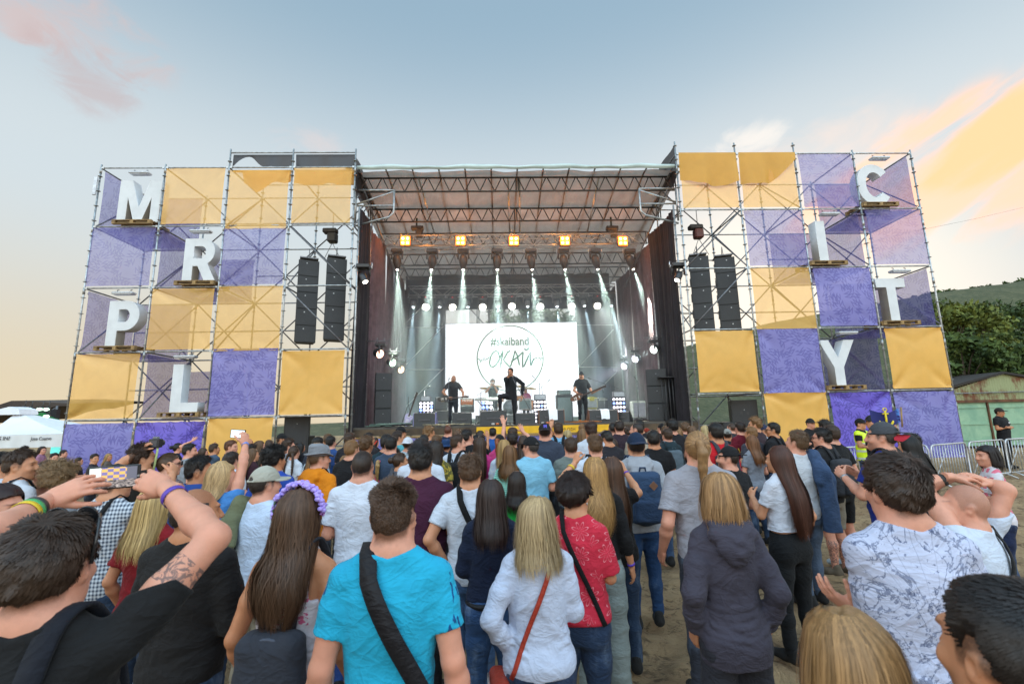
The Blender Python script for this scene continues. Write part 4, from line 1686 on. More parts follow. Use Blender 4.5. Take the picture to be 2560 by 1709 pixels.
# amber four-bulb blinders
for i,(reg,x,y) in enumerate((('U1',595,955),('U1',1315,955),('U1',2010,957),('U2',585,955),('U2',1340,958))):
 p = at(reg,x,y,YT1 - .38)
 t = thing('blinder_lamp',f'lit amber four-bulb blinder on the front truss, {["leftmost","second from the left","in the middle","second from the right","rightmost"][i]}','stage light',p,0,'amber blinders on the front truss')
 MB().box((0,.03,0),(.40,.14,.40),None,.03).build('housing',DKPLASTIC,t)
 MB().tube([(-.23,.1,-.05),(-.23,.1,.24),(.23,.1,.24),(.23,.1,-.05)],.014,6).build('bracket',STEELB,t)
 MB().box((0,-.043,0),(.36,.01,.36),None,.003).build('reflector',glowing('amber glare reflector face',(1.0,.24,.02),1.0),t)  # face made to glow, standing in for orange lens glare
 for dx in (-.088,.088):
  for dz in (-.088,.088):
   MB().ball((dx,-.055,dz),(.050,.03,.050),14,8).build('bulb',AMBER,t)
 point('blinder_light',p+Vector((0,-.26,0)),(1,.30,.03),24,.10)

# moving heads

def moving_head(p,tilt,mat,glow,label,group,k=1.0,slim=False,lensr=.05):
 t = thing('moving_head',label,'stage light',p,0,group)
 MB().box((0,0,0),(.42*k,.30*k,.13*k),None,.02*k).build('base',mat,t)
 for x in (-.26*k,.26*k):
  MB().tube([(x,0,-.06*k),(x,.02,.09*k),(x*.9,.05,.16*k)],.016*k,6).tube([(x*.95,-.06*k,.0),(x*1.05,-.06*k,-.08*k)],.012*k,6).build('clamp',CHROME,t)
 yk = MB()
 for s_ in (-1,1):
  yk.tube([(s_*.12*k,0,-.07*k),(s_*.20*k,0,-.14*k),(s_*.20*k,0,-.32*k)],.034*k,7)
 yk.tube([(-.14*k,0,-.08*k),(.14*k,0,-.08*k)],.034*k,7)
 yk.build('yoke',mat,t)
 prof = [(.02,.22),(.10,.20),(.15,.10),(.165,0),(.155,-.12),(.12,-.24),(.085,-.33),(.08,-.36)] if not slim else [(.05,.14),(.11,.12),(.12,0),(.115,-.10),(.12,-.13),(.12,-.16)]
 ax = Vector((math.sin(tilt[0]),math.sin(tilt[1]),1)).normalized()
 c = Vector((0,0,-.36*k))
 MB().lathe(c,[(r*k,h*k) for r,h in prof],20,ax).build('head',DKPLASTIC if not slim else mat,t)
 lo = prof[-1][1]
 MB().lathe(c,[(lensr*k,(lo - .012)*k),(lensr*k*.8,(lo - .03)*k)],18,ax).build('lens',glow,t)
 return Vector(p)+c+ax*(lo - .05)*k,-ax

fr = (('U1',485,1088),('U1',945,1088),('U1',1350,1088),('U1',1790,1088),('U2',140,1088),('U2',565,1088),('U2',980,1088),('U2',1430,1090))
for i,(reg,x,y) in enumerate(fr):
 p = at(reg,x,y,YT1)
 tl_ = ((-.05,-.05),(.08,-.05),(.02,-.05),(.0,-.05),(-.10,-.05),(-.13,-.05),(-.22,-.05),(-.32,-.05))[i]
 ps,d = moving_head(p,tl_,DKPLASTIC,WARMW,f'black oval moving head with pale green beam under the front truss, {ORD[i]}','moving heads under the front truss',1.0)
 spot('front_beam_light',ps,ps+d*5,(.88,1.0,.84),6500,18,.7,.03)
bk = (('U3',700,425),('U3',1045,425),('U3',1410,425),('U3',1800,425),('U4',95,420),('U4',478,420),('U4',830,412),('U4',1180,412))
for i,(reg,x,y) in enumerate(bk):
 p = at(reg,x,y,YT2)
 tl_ = ((.02,.04),(.06,.04),(.0,.04),(0,.04),(-.03,.03),(-.04,.03),(-.15,.04),(-.18,.04))[i]
 ps,d = moving_head(p,tl_,GREYPLASTIC,COOLW,f'silver moving head with narrow cool beam under the rear truss, {ORD[i]}','silver moving heads under the rear truss',.92,True,.06)
 spot('rear_beam_light',ps,ps+d*5,(.72,.92,1.0),5500,12,.6,.02)
ws = (('U3',860,562),('U3',1210,564),('U3',1603,562),('U3',1985,552),('U4',265,556),('U4',675,550),('U4',1012,546))
for i,(reg,x,y) in enumerate(ws):
 p = at(reg,x,y,YT2 - .1)
 t = thing('wash_light',f'round white wash light low under the rear truss, {(ORD[:6] + ["rightmost"])[i]}','stage light',p,0,'wash lights under the rear truss')
 MB().box((0,.05,.43),(.40,.30,.14),None,.02).build('base',DKPLASTIC,t)
 b = MB()
 for s_ in (-1,1):
  b.tube([(s_*.17,.05,.38),(s_*.21,.05,.26),(s_*.21,.05,.02)],.03,7)
 b.tube([(-.19,.05,.375),(.19,.05,.375)],.03,7)
 b.build('yoke',DKPLASTIC,t)
 ax = Vector((0,-.82,-.57)).normalized()
 MB().lathe((0,0,0),[(.12,-.24),(.165,-.16),(.17,-.02),(.165,0)],20,ax).build('head',DKPLASTIC,t)
 MB().lathe((0,0,0),[(.155,-.01),(.14,.02),(.05,.035)],20,ax).build('lens',WARMW,t)
 MB().box((0,-.11,.43),(.05,.006,.02)).build('indicator',glowing('red led',(1,.05,.03),1.5),t)
 spot('wash_light_lamp',p+ax*.08,p+ax*3,(1,.95,.85),500 if i == 6 else 160,38,.6,.1)
# lamps on the wings
sd = (('U3',262,1175,15.0,(1,.35,.15),'orange',.9),('U3',428,1290,16.9,(.55,1,.65),'pale green',1),('U3',537,1380,18.4,(1,.55,.15),'amber',1),
      ('U4',1745,1118,15.9,(.85,1,.92),'white green',1),('U4',1503,1240,17.8,(.85,.8,1),'pale violet',1),('U4',1358,1335,19.6,(1,.75,.9),'pinkish',1))
for i,(reg,x,y,Y,col,cn,k) in enumerate(sd):
 p = at(reg,x,y,Y)
 sg = 1 if i < 3 else -1
 t = thing('wash_light',f'{cn} lit lamp on the {"left" if i < 3 else "right"} wing post of the stage','stage light',p,0,'lamps on the stage wings')
 MB().tube([(-sg*.55,.06,.45),(sg*.32,.06,.45)],.02,7).tube([(-.12,.06,.36),(-.12,.06,.56)],.02,6).tube([(.12,.06,.36),(.12,.06,.56)],.02,6).build('arm',STEELB,t)
 MB().box((0,.05,.31),(.34,.26,.10),None,.02).build('base',DKPLASTIC,t)
 b = MB()
 for s_ in (-1,1):
  b.tube([(0,.05+s_*.17,.28),(0,.05+s_*.17,.0)],.03,7)
 b.box((0,.05,.27),(.06,.38,.05))
 b.build('yoke',DKPLASTIC,t)
 ax = Vector((sg*.75,-.55,-.35)).normalized()
 MB().lathe((0,0,0),[(.10,-.26),(.15,-.18),(.16,-.02),(.15,0)],20,ax).build('head',DKPLASTIC,t)
 MB().lathe((0,0,0),[(.145,-.01),(.13,.02),(.04,.03)],20,ax).build('lens',glowing(cn+' lit lens',tuple(.25+.75*c for c in col),2.6),t)
 a2 = Vector((sg*.9,-.1 if i < 3 else .1,-.42)).normalized()
 spot('wing_lamp',p+ax*.06,p+a2*4,col,(150,120,120,500,700,500)[i],24,.5,.06)
for reg,x,y,lab,sg in (('U1',50,1290,'black scanner lamp clamped on the tower edge left of the roof',1),('U2',2060,1270,'black scanner lamp clamped on the tower edge right of the roof',-1)):
 p = at(reg,x,y,14.0)
 ps,d = moving_head(p,(-sg*.5,.15),DKPLASTIC,WARMW,lab,'scanner lamps on the towers',1.0,True,.08)
for reg,x,y,lab in (('U1',740,820,'black chain hoist hanging above the front truss on the left'),('U2',1195,820,'black chain hoist hanging above the front truss on the right')):
 p = at(reg,x,y,16.6)
 t = thing('chain_hoist',lab,'hoist',p,0,'chain hoists in the roof')
 MB().box((0,0,.10),(.42,.22,.16),None,.03).lathe((.1,0,.10),[(.1,-.16),(.1,.16)],14,(1,0,0)).build('motor',DKPLASTIC,t)
 MB().box((.1,.02,-.1),(.26,.22,.32),None,.03).build('chain_bag',BLACK,t)
 MB().tube([(0,0,.18),(0,0,1.15)],.035,7).build('strap',flat('dark green sling','#20352a',.8),t)
 MB().tube([(0,0,0),(0,0,-.5)],.012,6).build('chain',STEELB,t)

# smoke drifting inside the stage, which makes the beams show
hz = MB().box(((SX0+SX1)/2,18.0,5.35),(SX1 - SX0 - .8,6.4,7.0)).build('stage_smoke',None)
hm = bpy.data.materials.new('thin stage smoke')
hm.use_nodes = True
ht = hm.node_tree
ht.nodes.clear()
vp = nd(ht,'ShaderNodeVolumePrincipled')
vp.inputs['Color'].default_value = (.80,.93,1.0,1)
vp.inputs['Density'].default_value = .062
vp.inputs['Anisotropy'].default_value = .25
ho = nd(ht,'ShaderNodeOutputMaterial')
ht.links.new(vp.outputs[0],ho.inputs['Volume'])
hz.data.materials.append(hm)
hz['kind'] = 'stuff'
hz['label'] = 'thin grey stage smoke catching the light beams'
hz['category'] = 'smoke'
# ================================================================== sound, band gear
def cabinet_box(t,c,d,name='cabinet',grille=True,mat=None):
 o = MB().box(c,d,None,.012).build(name,mat or CAB,t)
 if grille:
  MB().box((c[0],c[1] - d[1]/2 - .004,c[2]),(d[0]*.92,.012,d[2]*.92),None,.004).build('grille',GRILLE,o)
 return o

def line_array(p,n,rz,label,w=.62,h=.545,d=.46):
 t = thing('line_array',label,'speaker',p,rz,'line arrays hung in the towers')
 MB().box((0,.05,.10),(w*.9,.5,.05),None,.01).tube([(0,-.12,.1),(0,0,.45)],.012,6).tube([(0,.22,.1),(0,0,.45)],.012,6).build('rigging_frame',STEELB,t)
 for k in range(n):
  a = -.02 - .035*k
  z = -h*(k+.5)
  o = MB().prism([(-w/2,-d/2),(w/2,-d/2),(w*.40,d/2),(-w*.40,d/2)],-h*.49,h*.49,((0,0,z),(1,0,0),(0,1,0),(0,0,1))).build('cabinet',CAB,t)
  MB().box((0,-d/2 - .006,z),(w*.95,.014,h*.93),None,.004).build('grille',GRILLE,o)
  MB().box((-.06 if rz > 0 else .06,-d/2 - .016,z+h*.3),(.035,.006,.035)).build('badge',flat('pale badge',(.5,.5,.5)),o)
  for s_ in (-1,1):
   MB().box((s_*w*.46,d*.12,z),(.02,.10,h*.5)).build('handle',STEELB,o)
 return t

YA = 14.55
for reg,x,y,rz,lab in (('L',1240,600,.42,'outer black line array hanging in the MRPL tower'),('L',1375,590,.42,'inner black line array hanging in the MRPL tower, nearer the stage'),
                           ('R',203,600,-.30,'inner black line array hanging in the CITY tower, nearer the stage'),('R',328,605,-.30,'outer black line array hanging in the CITY tower')):
 line_array(at(reg,x,y,YA),5,rz,lab)
for reg,x,y,lab in (('L',1355,480,'black chain motor above the left line arrays'),('R',207,480,'red and black chain motor above the right line arrays')):
 p = at(reg,x,y,YA)
 t = thing('chain_hoist',lab,'hoist',p,0,'chain motors above the line arrays')
 MB().box((0,0,0),(.30,.28,.34),None,.04).build('motor',flat('red motor cover','#5a2a22',.5) if reg == 'R' else DKPLASTIC,t)
 MB().box((-.08,0,.24),(.46,.26,.16),None,.03).build('cover',BLACK,t)
 MB().tube([(0,0,.3),(0,0,.9)],.012,6).tube([(0,0,-.17),(-.25,0,-.75)],.010,6).tube([(0,0,-.17),(.3,0,-.75)],.010,6).build('chain',STEELB,t)

def sub(reg,x0,x1,y0,zb,Y,n,label,rz=0.0,split=.0,group='speaker stacks'):
 a,b = at(reg,x0,y0,Y),at(reg,x1,y0,Y)
 w = (b.x - a.x)/(math.cos(rz)+.75*abs(math.sin(rz)))
 H = a.z - zb
 t = thing('speaker_stack',label,'speaker',((a.x+b.x)/2,Y+w*.35,zb),rz,group)
 for k in range(n):
  h = H/n
  o = cabinet_box(t,(0,0,h*(k+.5)),(w,w*.75,h*.985))
  for s_ in (-1,1):
   MB().box((s_*w*.12,-w*.375 - .016,h*(k+.62)),(.06,.008,.09)).build('handle_cup',BLACK,o)
  MB().box((0,-w*.375 - .015,h*(k+.72)),(.02,.006,.02)).build('badge',flat('pale badge',(.5,.5,.5)),o)
 return t

sub('L',1100,1238,1352,1.35,14.2,1,'black subwoofer at the foot of the MRPL tower beside the stage',.35)
sub('L',1075,1235,1452,.05,14.25,2,'low black speaker stack standing on the sand left of the stage',.1)
sub('R',372,512,1292,1.3,14.2,1,'black subwoofer at the foot of the CITY tower beside the stage',-.35)
sub('R',330,520,1400,.05,14.25,2,'low black speaker stack standing on the sand right of the stage',-.1)
sub('M',116,222,1192,SZ,15.1,3,'stack of three black speakers at the left front of the stage',.32)
sub('M',1648,1777,1170,SZ,15.1,3,'stack of three black speakers at the right front of the stage',-.32)

def wedge(reg,x0,x1,y0,Y,side,label,mat=CAB,towel=False,rz=0.0):
 a,b = at(reg,x0,y0,Y),at(reg,x1,y0,Y)
 w = (b.x - a.x)
 h = max(.30,min(.46,a.z - SZ))
 t = thing('stage_monitor',label,'speaker',((a.x+b.x)/2,Y+.2,SZ),rz,'wedge monitors along the stage edge')
 # profile: flat underside, sloping grille towards the band
 prof = [(-.26,.0),(.28,.0),(.28,.10),(-.06,h),(-.22,h*.92)]
 MB().prism(prof,-w/2+.02,w/2 - .02,((0,0,0),(0,1,0),(0,0,1),(1,0,0))).build('cabinet',CAB,t)
 for s_ in (-1,1):
  MB().prism([(p*1.02,q*1.01+.001) for p,q in prof],s_*(w/2 - .02) - .01,s_*(w/2 - .02)+.012,((0,0,0),(0,1,0),(0,0,1),(1,0,0))).build('side_panel',mat,t)
 MB().box((0,-.262,h*.45),(w*.5,.008,.06)).build('label_plate',flat('dark plate',(.05,.05,.055),.4),t)
 if towel:
  ky,kz = (.06,-.06,-.225,-.285,-.30),(h*.90,h+.016,h*.94+.012,h*.55,h*.28)
  kv = (0,.25,.5,.8,1)
  o = MB().sheet(12,20,lambda u,v: (t.location.x+.05+(u - .5)*(.30 - .03*v),t.location.y+np.interp(v,kv,ky) - .008*math.sin(u*15+1)*v,SZ+np.interp(v,kv,kz)+.006*math.sin(u*9+v*5) - .02*v*abs(u - .3))).build('towel',flat('white terry towel',(.78,.77,.78),.95,0,.05,30,.5,200))
  tag(o,f'white towel draped over the {towel}','towel','towels on the monitors')
 return t

WOODY = flat('varnished brown speaker side','#6b3f22',.5,0,.3,6)
wedge('M',342,472,1414,14.7,0,'wedge monitor with violet-lit side near the left speaker stack',flat('violet light tinted speaker side','#77739b',.5))  # violet stage light put into the side panel's base colour
wedge('M',560,670,1412,14.7,0,'plain black wedge monitor in front of the guitarist')
wedge('M',716,868,1402,14.6,0,'wide black wedge monitor under the singer\'s raised foot')
wedge('M',915,1028,1416,14.7,0,'black wedge monitor just right of the singer')
wedge('M',1042,1190,1397,14.7,0,'brown-sided wedge monitor with a towel, left of the bass amplifier',WOODY,'left brown wedge')
wedge('M',1322,1490,1397,14.7,0,'brown-sided wedge monitor with a towel, right of the bassist',WOODY,'right brown wedge')
wedge('M',1490,1572,1408,14.8,0,'small black wedge monitor near the right speaker stack',CAB,False,-.5)

PIXW = glowing('lit white pixel lens',(.95,.90,1.0),1.5)
PIXB = glowing('lit blue pixel lens',(.22,.34,1.0),1.6)

def pixel_panel(reg,x0,x1,y0,y1,Y,nx,ny,label,box=None):
 a,b = at(reg,x0,y0,Y),at(reg,x1,y1,Y)
 w = b.x - a.x
 h = a.z - max(SZ,b.z)
 t = thing('pixel_panel',label,'stage light',((a.x+b.x)/2,Y,a.z - h/2),0,'lit pixel panels on the stage')
 MB().box((0,.06,0),(w,.1,h),None,.01).build('frame',DKPLASTIC,t)
 rnd = random.Random(int(x0))
 for i in range(nx):
  for j in range(ny):
   MB().lathe((-w/2+w*(i+.5)/nx,.012,-h/2+h*(j+.5)/ny),[(w/nx*.40,0),(w/nx*.36,.012),(w/nx*.15,.02)],12,(0,-1,0)).build('lens',PIXB if rnd.random() < .33 else PIXW,t)
 MB().tube([(-w/2+.03,.15,-h/2),(-w/2+.03,.15,SZ - t.location.z)],.02,6).tube([(w/2 - .03,.15,-h/2),(w/2 - .03,.15,SZ - t.location.z)],.02,6).build('stand',STEELB,t)
 if box:
  c,d = at(reg,*box[:2],Y),at(reg,*box[2:],Y)
  t2 = thing('flood_lamp','small grey strobe box sitting on the '+label.split(' pixel')[0]+' pixel panel','stage light',((c.x+d.x)/2,Y+.05,(c.z+d.z)/2),0,'strobe boxes on the pixel panels')
  MB().box((0,0,0),(d.x - c.x,.2,c.z - d.z),None,.015).build('housing',GREYPLASTIC,t2)
  MB().box((0,-.105,0),((d.x - c.x)*.88,.012,(c.z - d.z)*.76)).build('lens',flat('ribbed grey lamp glass',(.42,.45,.48),.25,.2),t2)
 return t

pixel_panel('M',375,455,1354,1428,16.2,4,4,'leftmost pixel panel behind the violet wedge',(384,1322,440,1350))
pixel_panel('M',724,790,1350,1420,17.2,3,3,'small pixel panel under the keyboard')
pixel_panel('M',1016,1094,1345,1472,15.6,4,6,'tall pixel panel beside the singer',(1020,1312,1086,1343))
pixel_panel('M',1457,1537,1328,1440,16.0,4,5,'rightmost pixel panel behind the towelled wedge',(1460,1297,1527,1326))

def amp(reg,x0,y0,x1,y1,Y,label,mat,face,knobs=True,dpt=.35,group='amplifiers and cases',trim=None):
 a,b = at(reg,x0,y0,Y),at(reg,x1,y1,Y)
 zb = max(SZ,b.z)
 w,h = b.x - a.x,a.z - zb
 t = thing('amplifier',label,'amplifier',((a.x+b.x)/2,Y+dpt/2,zb),0,group)
 MB().box((0,0,h/2),(w,dpt,h),None,.015).build('cabinet',mat,t)
 MB().box((0,-dpt/2 - .003,h*.46),(w*.88,.012,h*(.72 if knobs else .86))).build('grille',face,t)
 if knobs:
  MB().box((0,-dpt/2 - .004,h*.90),(w*.88,.010,h*.10)).build('control_panel',flat('grey control panel',(.25,.25,.24),.4),t)
  for k in range(6):
   MB().lathe((-w*.36+w*.72*k/5,-dpt/2 - .009,h*.90),[(.012,0),(.010,.015)],10,(0,-1,0)).build('knob',CHROME,t)
 if trim:
  for z in (.012,h - .012):
   MB().box((0,-dpt/2 - .006,z),(w,.02,.024)).build('edge_trim',trim,t)
 return t

GREYCLOTH = flat('grey speaker cloth',(.16,.155,.15),.9,0,.25,60,.2,300)
GRNGREY = flat('green grey amplifier cloth',(.17,.21,.20),.85,0,.2,40,.2,300)
ORG = flat('orange amplifier front','#b05a24',.6,0,.2,10)  # amplifier front in one orange
SILV = flat('scuffed silver case',(.50,.50,.48),.35,.6,.2,8)
amp('M',466,1326,531,1401,16.9,'grey guitar combo standing on a black cabinet',BLACK,GREYCLOTH)
amp('M',460,1402,560,1464,16.8,'silver-edged black speaker cabinet under the guitar combo',BLACK,GREYCLOTH,False,.35,trim=SILV)
t = amp('M',606,1334,682,1371,17.1,'orange amplifier head with script lettering beside the guitarist',BLACK,ORG)
tm = link('lettering',text_mesh('Marshall',.11,.002,0,.3),flat('white script',(.8,.8,.78)),t,(0,-.19,.14))
tm.rotation_euler = (R(90),0,0)
amp('M',607,1373,682,1412,17.0,'black speaker cabinet under the orange amplifier head',BLACK,GRILLE,False)
amp('M',936,1334,1006,1396,17.4,'grey-green combo amplifier right behind the singer',SILV,GRNGREY)
amp('M',1152,1288,1226,1312,16.6,'bass amplifier head on top of the tall cabinet',BLACK,GRNGREY)
amp('M',1146,1313,1240,1464,16.5,'tall grey-green bass speaker cabinet left of the bassist',BLACK,GRNGREY,False,.4)
YEL = flat('yellow light tinted case edge','#a59a3a',.45,.2,.2,10)  # yellow light on the cases put into their edge colour
t = amp('M',1314,1330,1376,1386,16.9,'pale flight case with yellow-lit edges behind the bassist, upper of two',YEL,flat('grey case panel',(.30,.31,.33),.5,0,.15),False)
MB().box((0,-.195,.33),(.18,.02,.16)).build('latch',YEL,t)
amp('M',1314,1388,1376,1446,16.9,'flight case with yellow-lit edges behind the bassist, lower of two',YEL,flat('grey case panel',(.30,.31,.33)),False)
amp('M',1378,1330,1440,1446,17.2,'dark grey rack case behind the right microphone stand',BLACK,flat('dark rack front',(.07,.07,.09),.5),True)
amp('M',1570,1350,1650,1440,17.0,'silver framed case stack beside the right speakers',SILV,flat('violet grey case panel',(.24,.22,.28),.5),False)

# microphone stands
def mic_stand(base,top,boom,label,held=False):
 t = thing('microphone_stand',label,'microphone stand',base,0,'microphone stands')
 b_ = Vector(base)
 if not held:
  m = MB()
  for a in (0,2.1,4.2):
   m.tube([(0,0,.12),(.28*math.cos(a),.28*math.sin(a),.01)],.009,6)
  m.build('tripod',BLACK,t)
 MB().tube([(0,0,.02),Vector(top) - b_],.011,7).build('pole',STEELB,t)
 end = Vector(top) - b_
 if boom:
  e = Vector(boom) - b_
  back = end - (e - end)*.45
  MB().tube([back,e],.008,6).build('boom',STEELB,t)
  d = (e - end).normalized()
  end = e
 else:
  d = Vector((0,.5,.4)).normalized()
 MB().tube([end,end+d*.12],[.012,.016],8).build('microphone',BLACK,t)
 MB().ball(end+d*.14,.027,10,8).build('windscreen',GREYPLASTIC,t)
 return t

def onstage(reg,x,y,Y):
 p = at(reg,x,y,Y)
 return Vector((p.x,Y,SZ))

mic_stand(onstage('M',540,1460,15.9),at('M',542,1235,15.9),None,'straight microphone stand in front of the bald guitarist')
mic_stand(onstage('M',712,1450,17.4),at('M',722,1302,17.4),at('M',782,1260,17.4),'boom microphone stand at the keyboard')
mic_stand(onstage('M',1443,1455,15.9),at('M',1447,1262,15.9),at('M',1340,1226,15.9),'boom microphone stand in front of the bassist')
mic_stand(onstage('M',1052,1440,18.3),at('M',1050,1250,18.3),at('M',1024,1222,18.3),'overhead boom stand at the drums, right of the singer')
mic_stand(onstage('M',1085,1440,18.6),at('M',1062,1270,18.6),at('M',1092,1243,18.6),'crossed boom stand at the drums')
mic_stand(onstage('M',1412,1440,16.6),at('M',1413,1330,16.6),at('M',1408,1304,16.6),'short microphone stand by the grey rack case')
mic_stand(onstage('M',1605,1450,16.2),at('M',1596,1235,16.2),at('M',1590,1226,16.2),'tall microphone stand near the right speakers')
mic_stand(onstage('M',405,1440,17.0),at('M',405,1290,17.0),at('M',418,1280,17.0),'microphone stand behind the leftmost pixel panel')
t = thing('equipment_stand','black four-legged stand beside the right speaker stack','stand',onstage('M',1782,1460,14.9),0)
for x in (-.18,-.06,.06,.18):
 MB().tube([(x,0,0),(x,.02,1.42)],.022,7).build('leg',BLACK,t)
MB().box((0,0,1.43),(.56,.3,.03)).build('top',BLACK,t)
# keyboard
p = onstage('M',755,1340,17.6)
a,b = at('M',690,1340,17.6),at('M',822,1340,17.6)
t = thing('keyboard','white-edged keyboard on a stand in front of the harmonica player','keyboard',p,0)
kz = a.z - SZ
MB().box((0,0,kz),(b.x - a.x,.34,.09),None,.015).build('case',SILV,t)
MB().box((0,-.05,kz+.048),((b.x - a.x)*.94,.18,.008)).build('keys',flat('ivory keys',(.75,.74,.7),.4),t)
for s_ in (-1,1):
 MB().tube([(s_*.45,-.1,0),(-s_*.35,.0,kz - .06)],.018,6).build('leg',BLACK,t)
# drums
dk = thing('drum_kit','drum kit with chrome shells and cymbals behind the singer','drums',onstage('M',880,1400,18.2),0)
MB().box((0,.2,.16),(2.6,2.0,.32)).build('riser',BLACK,dk)
SHELL = flat('amber sparkle drum shell','#a8703c',.3,.3,.3,30)
HEADM = flat('grey drum head',(.12,.13,.15),.5,0,.1)
MB().lathe((.05,-.2,.62),[(.30,0),(.30,.42)],28,(0,1,0)).build('bass_drum',SHELL,dk)
MB().lathe((.05,-.21,.62),[(.285,0),(.01,-.004)],28,(0,1,0)).build('drum_head',HEADM,dk)
MB().lathe((.05,-.22,.62),[(.28,0),(.31,0),(.31,.04),(.28,.04)],28,(0,1,0),False,False).build('hoop',CHROME,dk)
for x,z,r,h in ((-.38,.95,.18,.2),(.42,.98,.18,.2),(-.62,.72,.2,.16),(.75,.70,.23,.4)):
 o = MB().lathe((x,.1,z),[(r,-h/2),(r,h/2)],20).build('drum',SHELL,dk)
 MB().lathe((x,.1,z+h/2+.002),[(r*1.03,-.02),(r*1.03,.004),(.01,.006)],20).build('rim',CHROME,o)
for x,y,z in ((-.95,.1,1.42),(.9,.1,1.38),(-.45,.5,1.52),(.5,.55,1.5)):
 MB().lathe((x,y,z),[(.24,-.02),(.12,.005),(.04,.02),(.01,.035)],22,(.1,-.25,1)).build('cymbal',flat('brass cymbal','#b3954e',.3,.9),dk)
 MB().tube([(x,y,z),(x,y,.3)],.012,6).build('cymbal_stand',CHROME,dk)

def guitar(p,rot,label,body,neckc,kind='single'):
 """an electric guitar: neck along +x, face towards -y"""
 t = thing('electric_guitar',label,'guitar',p,0,'guitars on the stage')
 t.rotation_euler = rot
 out = []
 for k in range(40):
  a = 2*math.pi*k/40
  r = .165+.035*math.cos(2*a) - .02*math.cos(3*a)+(.03*math.sin(a) if kind == 'bass' else 0)
  out.append((-.20+1.12*r*math.cos(a),r*math.sin(a)*(.9 if kind != 'bass' else .82)))
 if kind != 'single' or True:
  out = [(u,v) if not (u > -.08 and -.11 < v < -.02) else (u - .05,v) for u,v in out]
 MB().prism(out,-.022,.022,((0,0,0),(1,0,0),(0,0,1),(0,1,0))).build('body',body,t)
 Ln = .56 if kind == 'single' else .72
 MB().box((Ln/2 - .06,-.026,0),(Ln+.1,.024,.052),None,.006).build('neck',neckc,t)
 MB().prism([(Ln - .02,-.03),(Ln+.17,-.05),(Ln+.19,.03),(Ln - .02,.03)],-.03,-.014,((0,0,0),(1,0,0),(0,0,1),(0,1,0))).build('headstock',neckc,t)
 for k in range(4):
  MB().lathe((Ln+.03+.035*k,-.022,.048),[(.010,-.012),(.010,.012)],8,(0,0,1)).build('tuner',CHROME,t)
 for x in (-.12,-.24):
  MB().box((x,-.027,0),(.035,.014,.08),None,.003).build('pickup',CHROME,t)
 MB().box((-.30,-.027,0),(.02,.016,.09)).build('bridge',CHROME,t)
 for k in range(3):
  MB().lathe((-.30+.04*k,-.024,-.10),[(.012,0),(.010,.016)],10,(0,-1,0)).build('knob',flat('amber knob','#b08a4a',.4),t)
 return t

ROSEW = flat('dark rosewood neck','#3a261a',.5)
t = guitar(at('M',325,1418,15.6),(R(-12),R(-72),R(8)),'pale lilac electric guitar leaning on its stand by the left speakers',flat('pale lilac guitar paint','#b6add0',.3),ROSEW)
t = thing('guitar_stand','thin black stand holding the lilac guitar','stand',onstage('M',312,1460,15.75),0)
for a in (-.35,.35):
 MB().tube([(a*.6,-.1,0),(0,.05,.75)],.012,6).build('leg',BLACK,t)
MB().tube([(0,.05,.75),(0,.06,1.0)],.012,6).build('neck_rest',BLACK,t)

def cables(reg,x0,x1,y,Y,n,mat,label,seed):
 rnd = random.Random(seed)
 p,q = onstage(reg,x0,y,Y),onstage(reg,x1,y,Y)
 m = MB()
 for k in range(n):
  cx,cy,r = rnd.uniform(p.x,q.x),Y+rnd.uniform(-.35,.5),rnd.uniform(.10,.34)
  ph = rnd.uniform(0,6)
  m.tube([(cx+r*1.5*math.cos(a+ph)*(1+.2*math.sin(3*a)),cy+r*.8*math.sin(a+ph),SZ+.015+.006*k+.03*rnd.random()) for a in np.linspace(0,rnd.uniform(4,9),22)],.011,5)
 tag(m.build('cable_coil',mat),label,'cables','cables lying on the stage')

cables('M',110,250,1468,14.75,14,flat('green grey cable','#6f8578',.5),'heap of pale green cables by the left speaker stack',1)
cables('M',255,330,1470,14.8,8,flat('black rubber cable','#15161a',.5),'loose black cables by the lilac guitar',2)
cables('M',480,570,1472,14.6,5,flat('beige cable','#8f8468',.6),'beige cables and pedals between two wedges',3)
cables('M',1270,1330,1465,14.6,5,flat('orange cable','#9a5a22',.6),'orange cables at the bassist\'s feet',4)
for i,(x,w) in enumerate(((620,0),(900,0),(1180,0))):
 t = thing('effects_pedal',('row pedal near the guitarist','small pedal board in front of the singer','small pedal board near the bass cabinet')[i]+' at the stage edge','pedal',onstage('M',x - 110,1474,14.45),0,'effects pedals at the stage edge')
 for k in range(3):
  o = MB().box((k*.14,0,.03),(.1,.14,.05),None,.008).build('pedal',(SILV,ORG,BLACK)[k],t)
  MB().lathe((k*.14,-.03,.055),[(.012,0),(.012,.012)],8).build('switch',CHROME,o)

# ================================================================== round about
FOL = []

def leaf_mat(name,c1,c2):
 m,t,b = new_mat(name)
 n = tnoise(t,.9,4,.6)
 at_ = nd(t,'ShaderNodeAttribute',attribute_name='tone')
 k = tmath(t,'ADD',tmath(t,'MULTIPLY',n,.5),tmath(t,'MULTIPLY',at_.outputs['Fac'],.5))
 t.links.new(tmix(t,tramp(t,k,.25,.75),c1,c2),b.inputs['Base Color'])
 b.inputs['Roughness'].default_value = .65
 b.inputs['Specular IOR Level'].default_value = .2
 return m

LEAF = leaf_mat('dark green leaf',(.018,.034,.010),(.085,.125,.028))
LEAFY = leaf_mat('yellow green leaf',(.035,.055,.012),(.16,.18,.035))
BARK = flat('grey brown bark','#4a3d30',.9,0,.35,6,.5,30)

